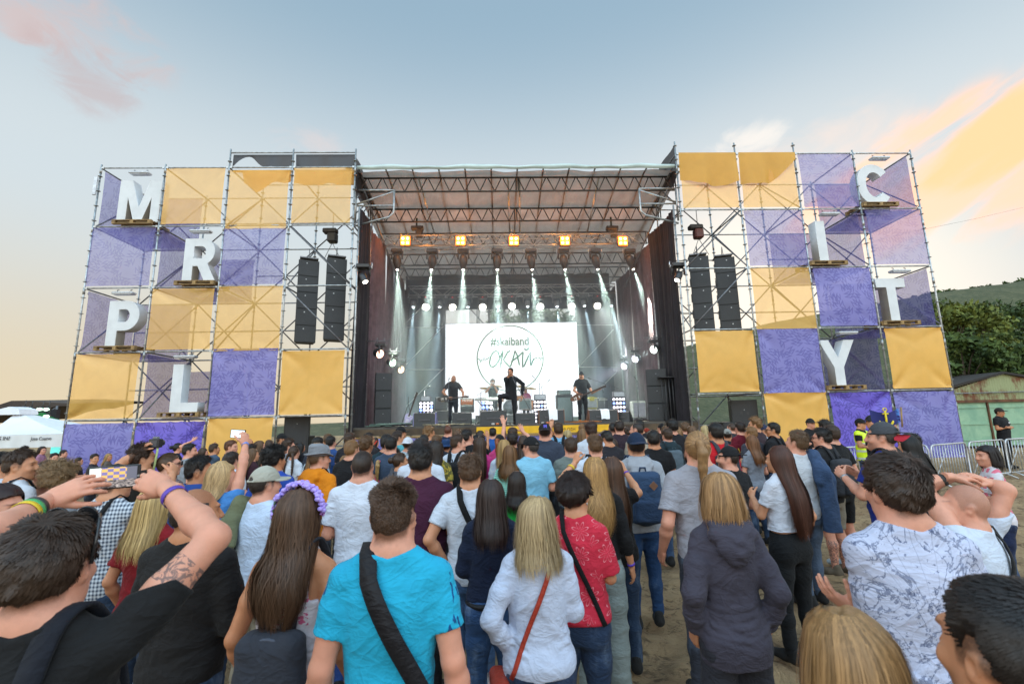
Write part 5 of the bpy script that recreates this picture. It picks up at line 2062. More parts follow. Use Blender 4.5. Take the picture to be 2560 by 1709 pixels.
def tree(p,h,w,label,mat=LEAF,n=2600,seed=1,leaf=.22,group='trees behind the stage'):
 rnd = np.random.RandomState(seed)
 t = thing('tree',label,'tree',p,0,group)
 b = MB()
 b.tube([(0,0,0),(.05*w,.02,h*.3),(-.02*w,0,h*.55),(0,0,h*.85)],[h*.03,h*.022,h*.014,h*.004],8)
 cl = []
 for k in range(26):
  a = rnd.rand()*6.28
  z = h*rnd.uniform(.25,.97)
  r = w*.5*math.sqrt(max(.04,1 - ((z/h - .52)/.52) ** 2))*rnd.uniform(.35,1.0)
  c = np.array((r*math.cos(a),r*math.sin(a),z))
  cl.append((c,w*rnd.uniform(.10,.22)))
  if k < 12:
   b.tube([(0,0,z*.62),(c[0]*.5,c[1]*.5,z*.85),tuple(c)],[h*.010,h*.006,h*.002],5)
 b.build('trunk',BARK,t)
 idx = rnd.randint(0,len(cl),n)
 C = np.array([cl[i][0] for i in idx])
 Rr = np.array([cl[i][1] for i in idx])
 d = rnd.randn(n,3)
 d /= np.linalg.norm(d,axis=1,keepdims=True)
 P = C+d*(Rr*rnd.rand(n) ** .45)[:,None]*np.array((1,1,.8))
 u = rnd.randn(n,3)
 u /= np.linalg.norm(u,axis=1,keepdims=True)
 v = np.cross(u,d+.4*rnd.randn(n,3))
 v /= np.linalg.norm(v,axis=1,keepdims=True)+1e-6
 s_ = (leaf*rnd.uniform(.5,1.2,n))[:,None]
 V = np.stack([P - u*s_,P - v*s_*.5,P+u*s_,P+v*s_*.5],1).reshape(-1,3)
 me = mesh_np('crown',V,np.arange(4*n).reshape(n,4),False)
 colour_attr(me,'tone',np.repeat(rnd.rand(n)*.5+.5*rnd.rand(len(cl))[idx],4))
 link('crown',me,mat,t)
 return t

def tree_at(reg,x,ytop,Y,w,label,mat=LEAF,n=2600,seed=1,leaf=.22,group='trees behind the stage'):
 p = at(reg,x,ytop,Y)
 return tree((p.x,Y,-.1),p.z+.1,w,label,mat,n,seed,leaf,group)

tree_at('U3',2060,500,34,6.0,'leafy tree seen in the gap above the video screen, left of its middle',LEAF,5200,3,.24)
tree_at('U4',420,470,35,7.0,'leafy tree seen in the gap above the video screen, on its right',LEAF,5600,5,.24)
tree_at('S1',520,720,30,2.0,'small green tree glimpsed beside the left rear drape',LEAFY,800,6,.15)
RG = 'trees below the hill on the right'
tree_at('V5',370,310,34,5.0,'tall pointed green tree behind the rusty shed',LEAFY,5200,11,.2,RG)
tree_at('V5',200,300,30,4.2,'yellow-green tree half hidden by the CITY tower',LEAFY,4200,12,.2,RG)
tree_at('V5',560,480,36,6.5,'broad dark tree right of the tall pointed tree',LEAF,5200,13,.22,RG)
tree_at('V5',740,420,40,8.0,'broad dark tree at the right edge of the picture',LEAF,5600,14,.24,RG)
tree_at('V5',640,300,58,12.0,'dark round tree higher on the slope',LEAF,5600,15,.34,RG)
tree_at('V5',860,330,55,12.0,'dark tree at the frame edge higher on the slope',LEAF,5600,16,.34,RG)
tree_at('V5',300,560,27,4.5,'low dark bushy tree just behind the shed roof',LEAF,4200,17,.2,RG)
tree_at('V5',620,640,28,6.0,'low dark bushy tree behind the shed gable',LEAF,4600,18,.2,RG)
tree_at('V5',90,430,33,5.0,'green tree behind the outer edge of the CITY tower',LEAF,4200,19,.2,RG)

# hill: a long grassy ridge, rising to the right
ridge = [(-60,1.0),(-10,2.2),(20,4.5)]
HX = []
for reg,x,y in (('R',500,930),('R',760,880),('R',1210,800),('R',1380,772),('R',1568,745),('V5',480,190),('V5',815,133)):
 HX.append(at(reg,x,y,150))
hxs = [-90.0,-20.0]+[v.x for v in HX]+[HX[-1].x+40,HX[-1].x+160]
hzs = [0.0,3.0]+[v.z for v in HX]+[HX[-1].z+9,HX[-1].z+25]
hn,hm_ = 160,40
V = []
for j in range(hm_+1):
 for i in range(hn+1):
  x = hxs[0]+(hxs[-1] - hxs[0])*i/hn
  v = j/hm_
  top = float(np.interp(x,hxs,hzs))
  V.append((x,60+90*v,top*(v*v*(3 - 2*v)) - .3*(1 - v)))
V = np.array(V)
V[:,2] += .5*vnoise(V*.25,3)*(V[:,2] > .5)*np.clip((150 - V[:,1])/20,0,1)*np.clip((V[:,1] - 60)/15,0,1)
q = np.array([(j*(hn+1)+i,j*(hn+1)+i+1,(j+1)*(hn+1)+i+1,(j+1)*(hn+1)+i) for j in range(hm_) for i in range(hn)])
hmat,ht_,hb = new_mat('dry grass slope')
n1 = tnoise(ht_,.25,6,.65,.3)
n2 = tnoise(ht_,1.6,6,.7,.2,(1,.3,1))
ht_.links.new(tmix(ht_,tramp(ht_,n2,.35,.65),tmix(ht_,tramp(ht_,n1,.35,.65),(.065,.07,.03),(.12,.115,.055)),(.045,.055,.022)),hb.inputs['Base Color'])
hb.inputs['Roughness'].default_value = .95
tbump(ht_,hb,n2,.8,.6)
o = link('hill',mesh_np('hill',V,q),hmat)
o['kind'] = 'structure'
rnd = np.random.RandomState(4)
for k in range(22):
 x = rnd.uniform(HX[2].x,HX[-1].x+6)
 zz = float(np.interp(x,hxs,hzs))
 m = 40
 P = np.array((x,149.5,zz))+rnd.randn(m,3)*np.array((.7,.5,.35))*rnd.uniform(.5,1.3)
 u,v = rnd.randn(m,3)*.35,rnd.randn(m,3)*.3
 Vb = np.stack([P - u,P - v,P+u,P+v],1).reshape(-1,3)
 me = mesh_np('bush',Vb,np.arange(4*m).reshape(m,4),False)
 colour_attr(me,'tone',rnd.rand(4*m))
 tag(link('bush',me,LEAF),'tiny dark bush standing on the skyline of the hill','bush','bushes on the hill skyline')

# rusty shed
ys = 24.0
A_,Bp,Cp = at('V5',285,955,ys),at('V5',640,860,ys),at('V5',980,940,ys)
eave_l,eave_r = at('V5',285,1080,ys),at('V5',985,1060,ys)
sm,stn,sb = new_mat('rusty painted sheet metal')
r1 = tnoise(stn,.55,6,.7,.6)
r2 = tnoise(stn,3.0,5,.7,.4,(1,1,.35))
rc = tmix(stn,tramp(stn,tmath(stn,'ADD',r1,tmath(stn,'MULTIPLY',r2,.5)),.70,.92),hexc('#8a8f66'),hexc('#6a3a1c'))
stn.links.new(tmix(stn,tramp(stn,r2,.55,.75,0,.6),rc,hexc('#4a2c18')),sb.inputs['Base Color'])
sb.inputs['Roughness'].default_value = .7
wv = nd(stn,'ShaderNodeTexWave')
wv.inputs['Scale'].default_value = 2.2
stn.links.new(nd(stn,'ShaderNodeTexCoord').outputs['Object'],wv.inputs['Vector'])
tbump(stn,sb,wv.outputs['Fac'],.35,.05)
gd,gt,gb = new_mat('faded green gate paint')
g1 = tnoise(gt,1.2,6,.65,.5)
g2 = tnoise(gt,5,5,.7,.3,(1,1,.3))
gt.links.new(tmix(gt,tramp(gt,g2,.60,.78),tmix(gt,tramp(gt,g1,.3,.7),hexc('#6f957c'),hexc('#8fae8e')),hexc('#5b4330')),gb.inputs['Base Color'])
gb.inputs['Roughness'].default_value = .6
sh = thing('rusty_shed','rusty sheet metal shed with faded green doors below the trees','shed',(0,0,0))
ze = eave_l.z
x0,x1 = A_.x - 3.2,Cp.x+1.5
MB().prism([(x0,ze),(x1,ze),(x1,A_.z - .1),(Bp.x,Bp.z),(A_.x,A_.z),(x0,A_.z - 1.0)],0,6,((0,ys,0),(1,0,0),(0,0,1),(0,1,0))).build('gable',sm,sh)
MB().prism([(x0 - .1,A_.z - 1.0),(A_.x,A_.z),(Bp.x,Bp.z),(x1+.2,A_.z - .12),(x1+.2,A_.z),(Bp.x,Bp.z+.12),(A_.x,A_.z+.12),(x0 - .1,A_.z - .88)],-.15,6.1,((0,ys,0),(1,0,0),(0,0,1),(0,1,0))).build('roof',flat('dark shed roofing felt','#2c2622',.9),sh)
MB().box(((x0+x1)/2,ys - .04,ze+.02),(x1 - x0,.12,.14)).build('lintel',flat('rusty lintel','#5a3820',.8,0,.4,3),sh)
MB().tube([(x0,ys - .12,ze+.42),(x1,ys - .12,ze+.52)],.03,6).build('rail',STEELB,sh)
xd = x0
k = 0
while xd < x1 - .3:
 w_ = 2.35
 d_ = MB().box((xd+w_/2,ys+.06,ze/2),(w_ - .05,.1,ze - .06)).build('door',gd,sh)
 for zz in (.35,ze*.5,ze - .3):
  MB().box((xd+w_/2,ys - .005,zz),(w_ - .2,.04,.09)).build('door_rail',gd,d_)
 MB().box((xd,ys+.0,ze/2),(.09,.12,ze - .08)).build('door_post',flat('rusty lintel','#5a3820'),sh)
 xd += w_
 k += 1

# crowd barriers
GAL = flat('galvanised barrier tube',(.46,.47,.48),.4,.6,.15,12)

def barrier(a,b,label,nb=13,h=1.08):
 a,b = Vector(a),Vector(b)
 t = thing('crowd_barrier',label,'barrier',(a.x,a.y,0),math.atan2(b.y - a.y,b.x - a.x),'steel crowd barriers')
 L = (Vector((b.x,b.y,0)) - Vector((a.x,a.y,0))).length
 MB().tube([(.0,0,.14),(0,0,h - .12),(.04,0,h - .03),(.12,0,h),(L - .12,0,h),(L - .04,0,h - .03),(L,0,h - .12),(L,0,.14)],.021,8,closed=True).build('frame',GAL,t)
 for k in range(1,nb):
  MB().tube([(L*k/nb,0,.15),(L*k/nb,0,h - .02)],.010,6).build('bar',GAL,t)
 MB().tube([(.05,.02,.2),(L*.45,.02,h - .1)],.012,6).build('brace',GAL,t)
 for x in (.25,L - .25):
  MB().tube([(x,-.25,.02),(x,0,.14),(x,.25,.02)],.018,6).build('foot',GAL,t)
 return t

def gpt(reg,x,y,Y):
 p = at(reg,x,y,Y)
 return (p.x,Y)

barrier(gpt('R4',490,205,11.6),gpt('R4',720,200,11.9),'crowd barrier in front of the steward in the yellow vest')
barrier(gpt('R4',850,170,12.6),gpt('R4',1000,170,11.8),'crowd barrier behind the man in the red and grey cap')
barrier(gpt('R4',1017,176,11.7),gpt('R4',1215,185,12.4),'crowd barrier across the foot of the outer purple banner')
barrier(gpt('R4',1228,172,12.5),gpt('R4',1420,140,13.2),'crowd barrier in front of the guard, reaching the picture edge',11)
barrier(gpt('R4',1425,140,13.2),gpt('R4',1600,120,13.8),'crowd barrier at the right edge beyond the guard',11)

# bar tent and the second stage on the left
TW = flat('white tent vinyl',(.72,.74,.78),.55,0,.04,1.5,.15,4)
yt = 19.0
pk = at('V6',390,415,yt+1.6)
el_,er_ = at('V6',-420,900,yt),at('V6',1400,900,yt)
tn = thing('bar_tent','white pyramid bar tent with lettered valance left of the MRPL tower','tent',(0,0,0))
ex0,ex1,zv = el_.x,er_.x+.2,er_.z
yb_ = yt+3.6
m = MB()
cxm = pk.x
for (p,q) in (((ex0,yt),(ex1,yt)),((ex1,yt),(ex1,yb_)),((ex1,yb_),(ex0,yb_)),((ex0,yb_),(ex0,yt))):
 m.sheet(10,10,lambda a,b,p=p,q=q: tuple(np.array((p[0]+(q[0] - p[0])*a,p[1]+(q[1] - p[1])*a,zv))*(1 - b)+np.array((cxm,pk.y,pk.z))*b - np.array((0,0,.10*math.sin(math.pi*b)))))
m.build('canopy',TW,tn)
MB().prism([(-.5,0),(.5,0),(.45,.22),(0,.34),(-.45,.22)],-.4,.4,((cxm,pk.y,pk.z - .15),(1,0,0),(0,0,1),(0,1,0))).build('cap_vent',TW,tn)
va = MB().sheet(40,3,lambda a,b: (ex0+(ex1 - ex0)*a,yt - .02 - .02*math.sin(a*40)*(1 - b),zv - .52*(1 - b)))
va.build('valance',flat('grey white valance',(.62,.63,.63),.6,0,.05,2),tn)
INKT = flat('dark valance lettering',(.05,.05,.055),.6)
for txt,reg,x0_,x1_,y_ in (('Jose Cuervo','V6',690,1145,1045),('S IN?','V6',0,235,1045)):
 p_,q_ = at(reg,x0_,y_,yt),at(reg,x1_,y_,yt)
 me = text_mesh(txt,1.0,.004,.004)
 wd = max(v.co.x for v in me.vertices) - min(v.co.x for v in me.vertices)
 o = link('lettering',me,INKT,tn,((p_.x+q_.x)/2,yt - .05,p_.z))
 o.rotation_euler = (R(90),0,0)
 k = (q_.x - p_.x)/wd
 o.scale = (k,k*(1.15 if 'J' in txt else 1.0),1)
for x in (ex0,ex1):
 for y in (yt+.1,yb_):
  MB().tube([(x,y,0),(x,y,zv)],.035,8).build('leg',STEEL,tn)
MB().box(((ex0+ex1)/2,yb_ - .2,1.0),(ex1 - ex0 - .4,.08,2.0)).build('rear_wall',flat('pale grey bar wall',(.40,.42,.40),.7),tn)
MB().box((ex0+.8,yb_ - 1.0,1.35),(.55,.4,1.0),None,.02).build('fridge',glowing('lit turquoise fridge',(.15,.75,.72),.5),tn)
y2 = 34.0
s2 = thing('second_stage','far dark festival stage with green lights behind the bar tent','stage',(0,0,0))
DK2 = flat('dark brown stage roof cloth','#3e342e',.9,0,.3,1.0)
pl = [at('V6',x,y,y2) for x,y in ((-500,470),(0,265),(250,185),(480,185),(1000,215),(1480,245))]
pb = [at('V6',x,y,y2) for x,y in ((-500,700),(0,520),(380,440),(700,430),(1250,300),(1480,300))]
vs = [tuple(v) for v in pl]+[tuple(v) for v in pb]
vs2 = [(v[0],v[1]+7,v[2]+.4) for v in vs]
n6 = len(pl)
fs = [(i,i+1,n6+i+1,n6+i) for i in range(n6 - 1)]+[(2*n6+i+1,2*n6+i,3*n6+i,3*n6+i+1) for i in range(n6 - 1)]+[(i,2*n6+i,2*n6+i+1,i+1) for i in range(n6 - 1)]+[(n6+i,n6+i+1,3*n6+i+1,3*n6+i) for i in range(n6 - 1)]
MB().add(vs+vs2,fs).build('roof',DK2,s2)
GRC = flat('green side cloth','#1c6b38',.8,0,.3,1)  # side cloth in plain green
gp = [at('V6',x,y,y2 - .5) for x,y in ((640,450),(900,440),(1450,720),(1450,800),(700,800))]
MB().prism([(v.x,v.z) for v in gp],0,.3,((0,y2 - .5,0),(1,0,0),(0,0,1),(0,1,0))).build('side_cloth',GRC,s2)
bp_ = [at('V6',x,y,y2 - .3) for x,y in ((820,400),(1240,372),(1205,590),(900,560))]
MB().prism([(v.x,v.z) for v in bp_],0,.3,((0,y2 - .3,0),(1,0,0),(0,0,1),(0,1,0))).build('black_cloth',CURTD,s2)
a,b = at('V6',1250,300,y2),at('V6',1240,700,y2)
MB().tube([(a.x,y2,a.z),(b.x,y2,0)],.08,6).tube([(a.x+.1,y2,a.z),(at('V6',990,480,y2).x,y2,at('V6',990,480,y2).z)],.04,6).build('post',STEELB,s2)
GRL = glowing('lit pale green lamp',(.62,1.0,.72),3.0)
for i,(x,y) in enumerate(((525,330),(670,342),(902,352),(1045,355),(1048,505))):
 p = at('V6',x,y,y2 - .9)
 t = thing('stage_lamp',f'small green-white lamp under the far stage roof, {["leftmost of the row","second of the row","third of the row","fourth of the row","lone one lower down"][i]}','stage light',p,0,'lamps of the far stage')
 MB().lathe((0,0,0),[(.05,-.12),(.14,-.05),(.19,.03),(.17,.07)],14,(0,-.3,-1)).build('head',DKPLASTIC,t)
 MB().ball((0,-.12,-.06),(.19,.12,.10),14,8).build('lens',GRL,t)
 MB().tube([(0,.05,0),(0,.1,.5)],.03,6).build('bracket',BLACK,t)
tag(MB().tube([at('R',870,570,17),at('R',1200,480,24),at('R',1568,405,32),at('R',1800,350,37)],.007,5).build('overhead_cable',BLACK),'thin overhead cable running past the CITY tower to the right','cable')
# ================================================================== hair
def hair_mat(name,col,grey=.0):
 key = ('hair',col)
 if key in _MC:
  return _MC[key]
 m,t,b = new_mat(name)
 c = hexc(col)
 at_ = nd(t,'ShaderNodeAttribute',attribute_name='tone')
 n = tnoise(t,30,3,.5,.3,(3,3,.25))
 k = tmath(t,'ADD',tmath(t,'MULTIPLY',at_.outputs['Fac'],.65),tmath(t,'MULTIPLY',n,.45))
 col_ = tmix(t,tramp(t,k,.15,.95),tuple(x*.58 for x in c),tuple(min(1,x*1.45+.004) for x in c))
 t.links.new(col_,b.inputs['Base Color'])
 b.inputs['Roughness'].default_value = .48
 b.inputs['Specular IOR Level'].default_value = .35
 b.inputs['Anisotropic'].default_value = .4
 _MC[key] = m
 return m

def ribbons(paths,widths,tones,outs):
 """many tapering flat locks in one go: paths (n,m,3)"""
 P = np.asarray(paths,np.float32)
 n,m,_ = P.shape
 T = np.gradient(P,axis=1)
 O = np.asarray(outs,np.float32)
 S = np.cross(T,O)
 S /= np.linalg.norm(S,axis=2,keepdims=True)+1e-9
 tp = np.concatenate([np.linspace(.7,1,m - m // 2),np.linspace(1,.12,m // 2)]).astype(np.float32)
 W_ = np.asarray(widths,np.float32)[:,None,None]*tp[None,:,None]*.5
 V = np.stack([P - S*W_,P+S*W_],2).reshape(-1,3)
 b = (np.arange(n)[:,None]*m+np.arange(m - 1)[None]).ravel()*2
 Fq = np.stack([b,b+1,b+3,b+2],1)
 return V,Fq,np.repeat(np.asarray(tones,np.float32),m*2)

def hair_join(name,parts):
 V,Fq,tn,o = [],[],[],0
 for v,f,t in parts:
  V.append(v)
  Fq.append(f+o)
  tn.append(t)
  o += len(v)
 me = mesh_np(name,np.concatenate(V),np.concatenate(Fq))
 colour_attr(me,'tone',np.concatenate(tn))
 return me

def vnormals(V,Fq):
 N = np.zeros_like(V)
 fn = np.cross(V[Fq[:,2]] - V[Fq[:,0]],V[Fq[:,3]] - V[Fq[:,1]])
 for k in range(4):
  np.add.at(N,Fq[:,k],fn)
 return N/(np.linalg.norm(N,axis=1,keepdims=True)+1e-9)

HAIRC = {}
CRN = np.array((0,-.008,1.645),np.float32)
CRR = np.array((.0755,.0955,.104),np.float32)

def hair_short(top=.022,side=.008,tuft=.018,n=1500,seed=1,lift=.25,messy=.2,fringe=0.0,line=0.0,curl=0.0,vox=.006,full=0.0):
 key = repr(('s',top,side,tuft,n,seed,lift,messy,fringe,line,curl,vox,full))
 if key in HAIRC:
  return HAIRC[key]
 rnd = np.random.RandomState(seed)
 f = Field((-.13,-.16,1.48),(.13,.15,1.84),vox)

 def thick(P):
  h = P[:,2] - (hairline(P) - line)
  s = np.clip(h/.05,0,1)
  s = s*s*(3 - 2*s)
  up = np.clip((P[:,2] - 1.665)/.06,0,1)
  t = side+(top - side)*up+full*np.exp(-((P[:,2] - 1.66)/.05) ** 2)*(P[:,1] < .03)
  return -.010+(t+.010)*s

 sl = (slice(None),)*3
 X,Y,Z = f.grid(sl)
 X,Y,Z = np.broadcast_arrays(X,Y,Z)
 P = np.stack([X.ravel(),Y.ravel(),Z.ravel()],1)
 q = (P - CRN)/CRR
 k0 = np.linalg.norm(q,axis=1)
 k1 = np.linalg.norm(q/CRR,axis=1)+1e-6
 d = k0*(k0 - 1)/k1 - thick(P)
 near = np.abs(d) < .03
 nn = vnoise(P[near]*26,seed)*.5+vnoise(P[near]*60,seed+3)*.35
 d[near] -= nn*(.30*tuft+curl*.012)*np.clip(thick(P[near])/.012,0,1)
 ear = np.minimum(1,0)
 f.f = d.reshape(X.shape).astype(np.float32)
 for sg in (-1,1):
  f.ell((sg*.088,.0,1.618),(.028,.020,.032),.006,True)
 f.keep(lambda X,Y,Z: np.broadcast_to(np.where(Z < 1.70,Y - .062 - .5*np.maximum(0,Z - 1.67),-1+0*Y),f.f.shape))
 V,Fq = f.surface()
 parts = [(V,Fq,rnd.rand(len(V)).astype(np.float32)*.25+.2)]
 if n and len(V):
  N = vnormals(V,Fq)
  T = thick(V)
  ok = np.where((T > .002) & (N[:,2] > -.75))[0]
  ii = ok[rnd.randint(0,len(ok),n)]
  p,nn_ = V[ii],N[ii]
  crown = np.array((.012,-.055,1.755),np.float32)
  fl = p - crown
  sw = np.cross(fl,nn_)*.6
  fl = fl+sw
  fl -= nn_*(fl*nn_).sum(1,keepdims=True)
  fl /= np.linalg.norm(fl,axis=1,keepdims=True)+1e-6
  fl += rnd.randn(n,3)*messy*.6
  fl += np.stack([vnoise(p*48,seed+q_) for q_ in (11,12,13)],1)*messy*1.6
  lf = lift*np.clip((p[:,2:3] - 1.66)/.05,.12,1)
  dr = fl*(1 - lf)+nn_*lf
  dr /= np.linalg.norm(dr,axis=1,keepdims=True)
  L = (tuft*np.clip(T[ii]/max(top,.004),.25,1.15)*rnd.uniform(.7,1.5,n))[:,None]
  if fringe:
   L[(p[:,1] > .06)] *= 1+fringe
  bend = fl - dr
  st = [p - nn_*.002,p+dr*L*.5,p+dr*L+bend*L*.45]
  if curl:
   tw = np.cross(dr,nn_)
   ph = rnd.rand(n,1)*6
   st = [p - nn_*.002]+[p+dr*L*s_+tw*curl*.012*np.sin(ph+s_*7)+nn_*curl*.010*np.cos(ph+s_*7) for s_ in (.3,.6,.9,1.2)]
  P3 = np.stack(st,1)
  parts.append(ribbons(P3,rnd.uniform(.0016,.0036,n),(.5*rnd.rand(n)+.5*(.5+.5*vnoise(p*55,seed+9))),np.repeat(nn_[:,None],P3.shape[1],1)))
 HAIRC[key] = hair_join('hair',parts)
 return HAIRC[key]

LOFTS = {
 'long': [(1.762,.030,.034,-.018),(1.740,.060,.068,-.014),(1.70,.080,.095,-.010),(1.65,.088,.106,-.012),(1.60,.089,.100,-.020),(1.55,.087,.086,-.038),
             (1.50,.088,.066,-.062),(1.45,.093,.050,-.092),(1.38,.098,.040,-.124),(1.28,.096,.034,-.142),(1.18,.086,.028,-.146),(1.08,.060,.020,-.146)],
 'bob': [(1.764,.032,.036,-.016),(1.742,.064,.072,-.012),(1.70,.086,.100,-.008),(1.65,.092,.110,-.008),(1.60,.096,.110,-.010),(1.55,.097,.102,-.014),(1.515,.094,.092,-.020),(1.49,.084,.078,-.026)],
 'shoulder': [(1.764,.032,.036,-.016),(1.742,.064,.072,-.012),(1.70,.086,.100,-.010),(1.65,.092,.110,-.012),(1.60,.096,.108,-.018),(1.55,.098,.096,-.030),(1.50,.100,.078,-.050),(1.45,.104,.058,-.078),(1.41,.092,.042,-.100)],
 'medium': [(1.762,.030,.034,-.018),(1.740,.060,.068,-.014),(1.70,.081,.096,-.010),(1.65,.090,.107,-.012),(1.60,.092,.102,-.020),(1.55,.091,.088,-.038),(1.50,.094,.068,-.062),(1.45,.098,.050,-.092),(1.38,.100,.040,-.124),(1.31,.088,.030,-.138)],
}

def hair_long(style='long',end=None,n=420,seed=1,wave=0.0,width=1.0,vox=.008,part=.0,flip=0.0):
 key = repr((style,end,n,seed,wave,width,vox,part,flip))
 if key in HAIRC:
  return HAIRC[key]
 rnd = np.random.RandomState(seed)
 tab = sorted(LOFTS[style])
 zs = np.array([r[0] for r in tab],np.float32)
 if end is not None:
  lowz = zs[zs < 1.5]
  zs = np.where(zs < 1.5,1.5 - (1.5 - zs)*(1.5 - end)/(1.5 - zs[0]),zs).astype(np.float32)
 a = np.array([r[1] for r in tab],np.float32)
 a = np.where(zs < 1.52,a*width,a)
 b = np.array([r[2] for r in tab],np.float32)
 c = np.array([r[3] for r in tab],np.float32)
 z0 = float(zs[0])
 f = Field((-.20,-.25,z0 - .03),(.20,.15,1.79),vox)
 f.loft(zs,a - .003,b - .003,c,2.1)

 def front(z):
  return .026+.075*np.clip((z - 1.675)/.035,0,1) - .05*np.clip((1.50 - z)/.1,0,1)
 f.keep(lambda X,Y,Z: np.broadcast_to(Y - front(Z),f.f.shape))
 f.keep(lambda X,Y,Z: np.broadcast_to(z0+(.07 if style != 'bob' else .02)+.03*np.sin(X*40+seed)+.02*np.sin(X*90) - Z,f.f.shape))
 f.ripple(lambda P: .007*vnoise(P*np.array((34,34,4+12*wave))+wave*np.sin(P[:,2:3]*40),seed)+wave*.012*vnoise(P*np.array((12,12,18)),seed+5))
 f.ripple(lambda P: .010*np.exp(-((P[:,0] - part)/.006) ** 2)*np.clip((P[:,2] - 1.70)/.03,0,1))
 V,Fq = f.surface()
 parts = [(V,Fq,(.15+.35*np.abs(vnoise(V*np.array((60,60,3)),seed+2))).astype(np.float32))]
 m = 15
 ph = (rnd.rand(n) ** 1.0*2 - 1)*R(112)
 zt = rnd.uniform(1.742,1.762,n)
 ze = z0+rnd.rand(n) ** 1.5*(.15 if style != 'bob' else .05) - rnd.rand(n)*.03+.025*np.sin(ph*9+seed)
 ss = np.linspace(0,1,m)
 Z = zt[:,None]+(ze - zt)[:,None]*ss[None] ** .92
 nc = 46 if n > 500 else 26
 cc,ct,co = np.sort(rnd.rand(nc)*2 - 1)*R(112),rnd.rand(nc),rnd.rand(nc)
 ci = np.abs(ph[:,None] - cc[None]).argmin(1)
 drift = rnd.randn(n)[:,None]*.10*ss[None] ** 1.3+(cc[ci] - ph)[:,None]*.62*ss[None] ** .8+((co[ci] - .5)*.22)[:,None]*ss[None] ** 1.5
 wv = (wave*.16+.02)*np.sin(Z*(30+12*rnd.rand(n))[:,None]+rnd.rand(n)[:,None]*6.3)*np.clip((1.72 - Z)/.15,0,1)
 PH = ph[:,None]*np.clip(1.0 - .25*(Z < 1.5)*0,0,1)+drift+wv
 A,B,C = (smooth_interp(Z.ravel(),zs,q).reshape(Z.shape) for q in (a,b,c))
 off = rnd.uniform(.0,.006,n)[:,None]+np.abs(rnd.randn(n))[:,None]*.007*ss[None] ** 2+(co[ci]*.013)[:,None]*ss[None] ** .7+(rnd.rand(n) < .08)[:,None]*.022*ss[None]
 off = off+flip*.03*np.clip((z0+.07 - Z)/.07,0,1)
 e = 2/2.1
 sx,cx_ = np.sin(PH),np.cos(PH)
 x = (A+off)*np.sign(sx)*np.abs(sx) ** e+part*np.clip((Z - 1.7)/.06,0,1)
 y = C - (B+off)*np.sign(cx_)*np.abs(cx_) ** e
 y = np.minimum(y,front(Z)+.004)
 P = np.stack([x,y,Z],2)
 O = np.stack([sx,-cx_,.25+0*sx],2)
 parts.append(ribbons(P,np.where(rnd.rand(n) < .12,.0015,rnd.uniform(.0022,.0055,n))*(1 if n > 800 else 1.5),.55*ct[ci]+.45*rnd.rand(n),O))
 HAIRC[key] = hair_join('hair',parts)
 return HAIRC[key]

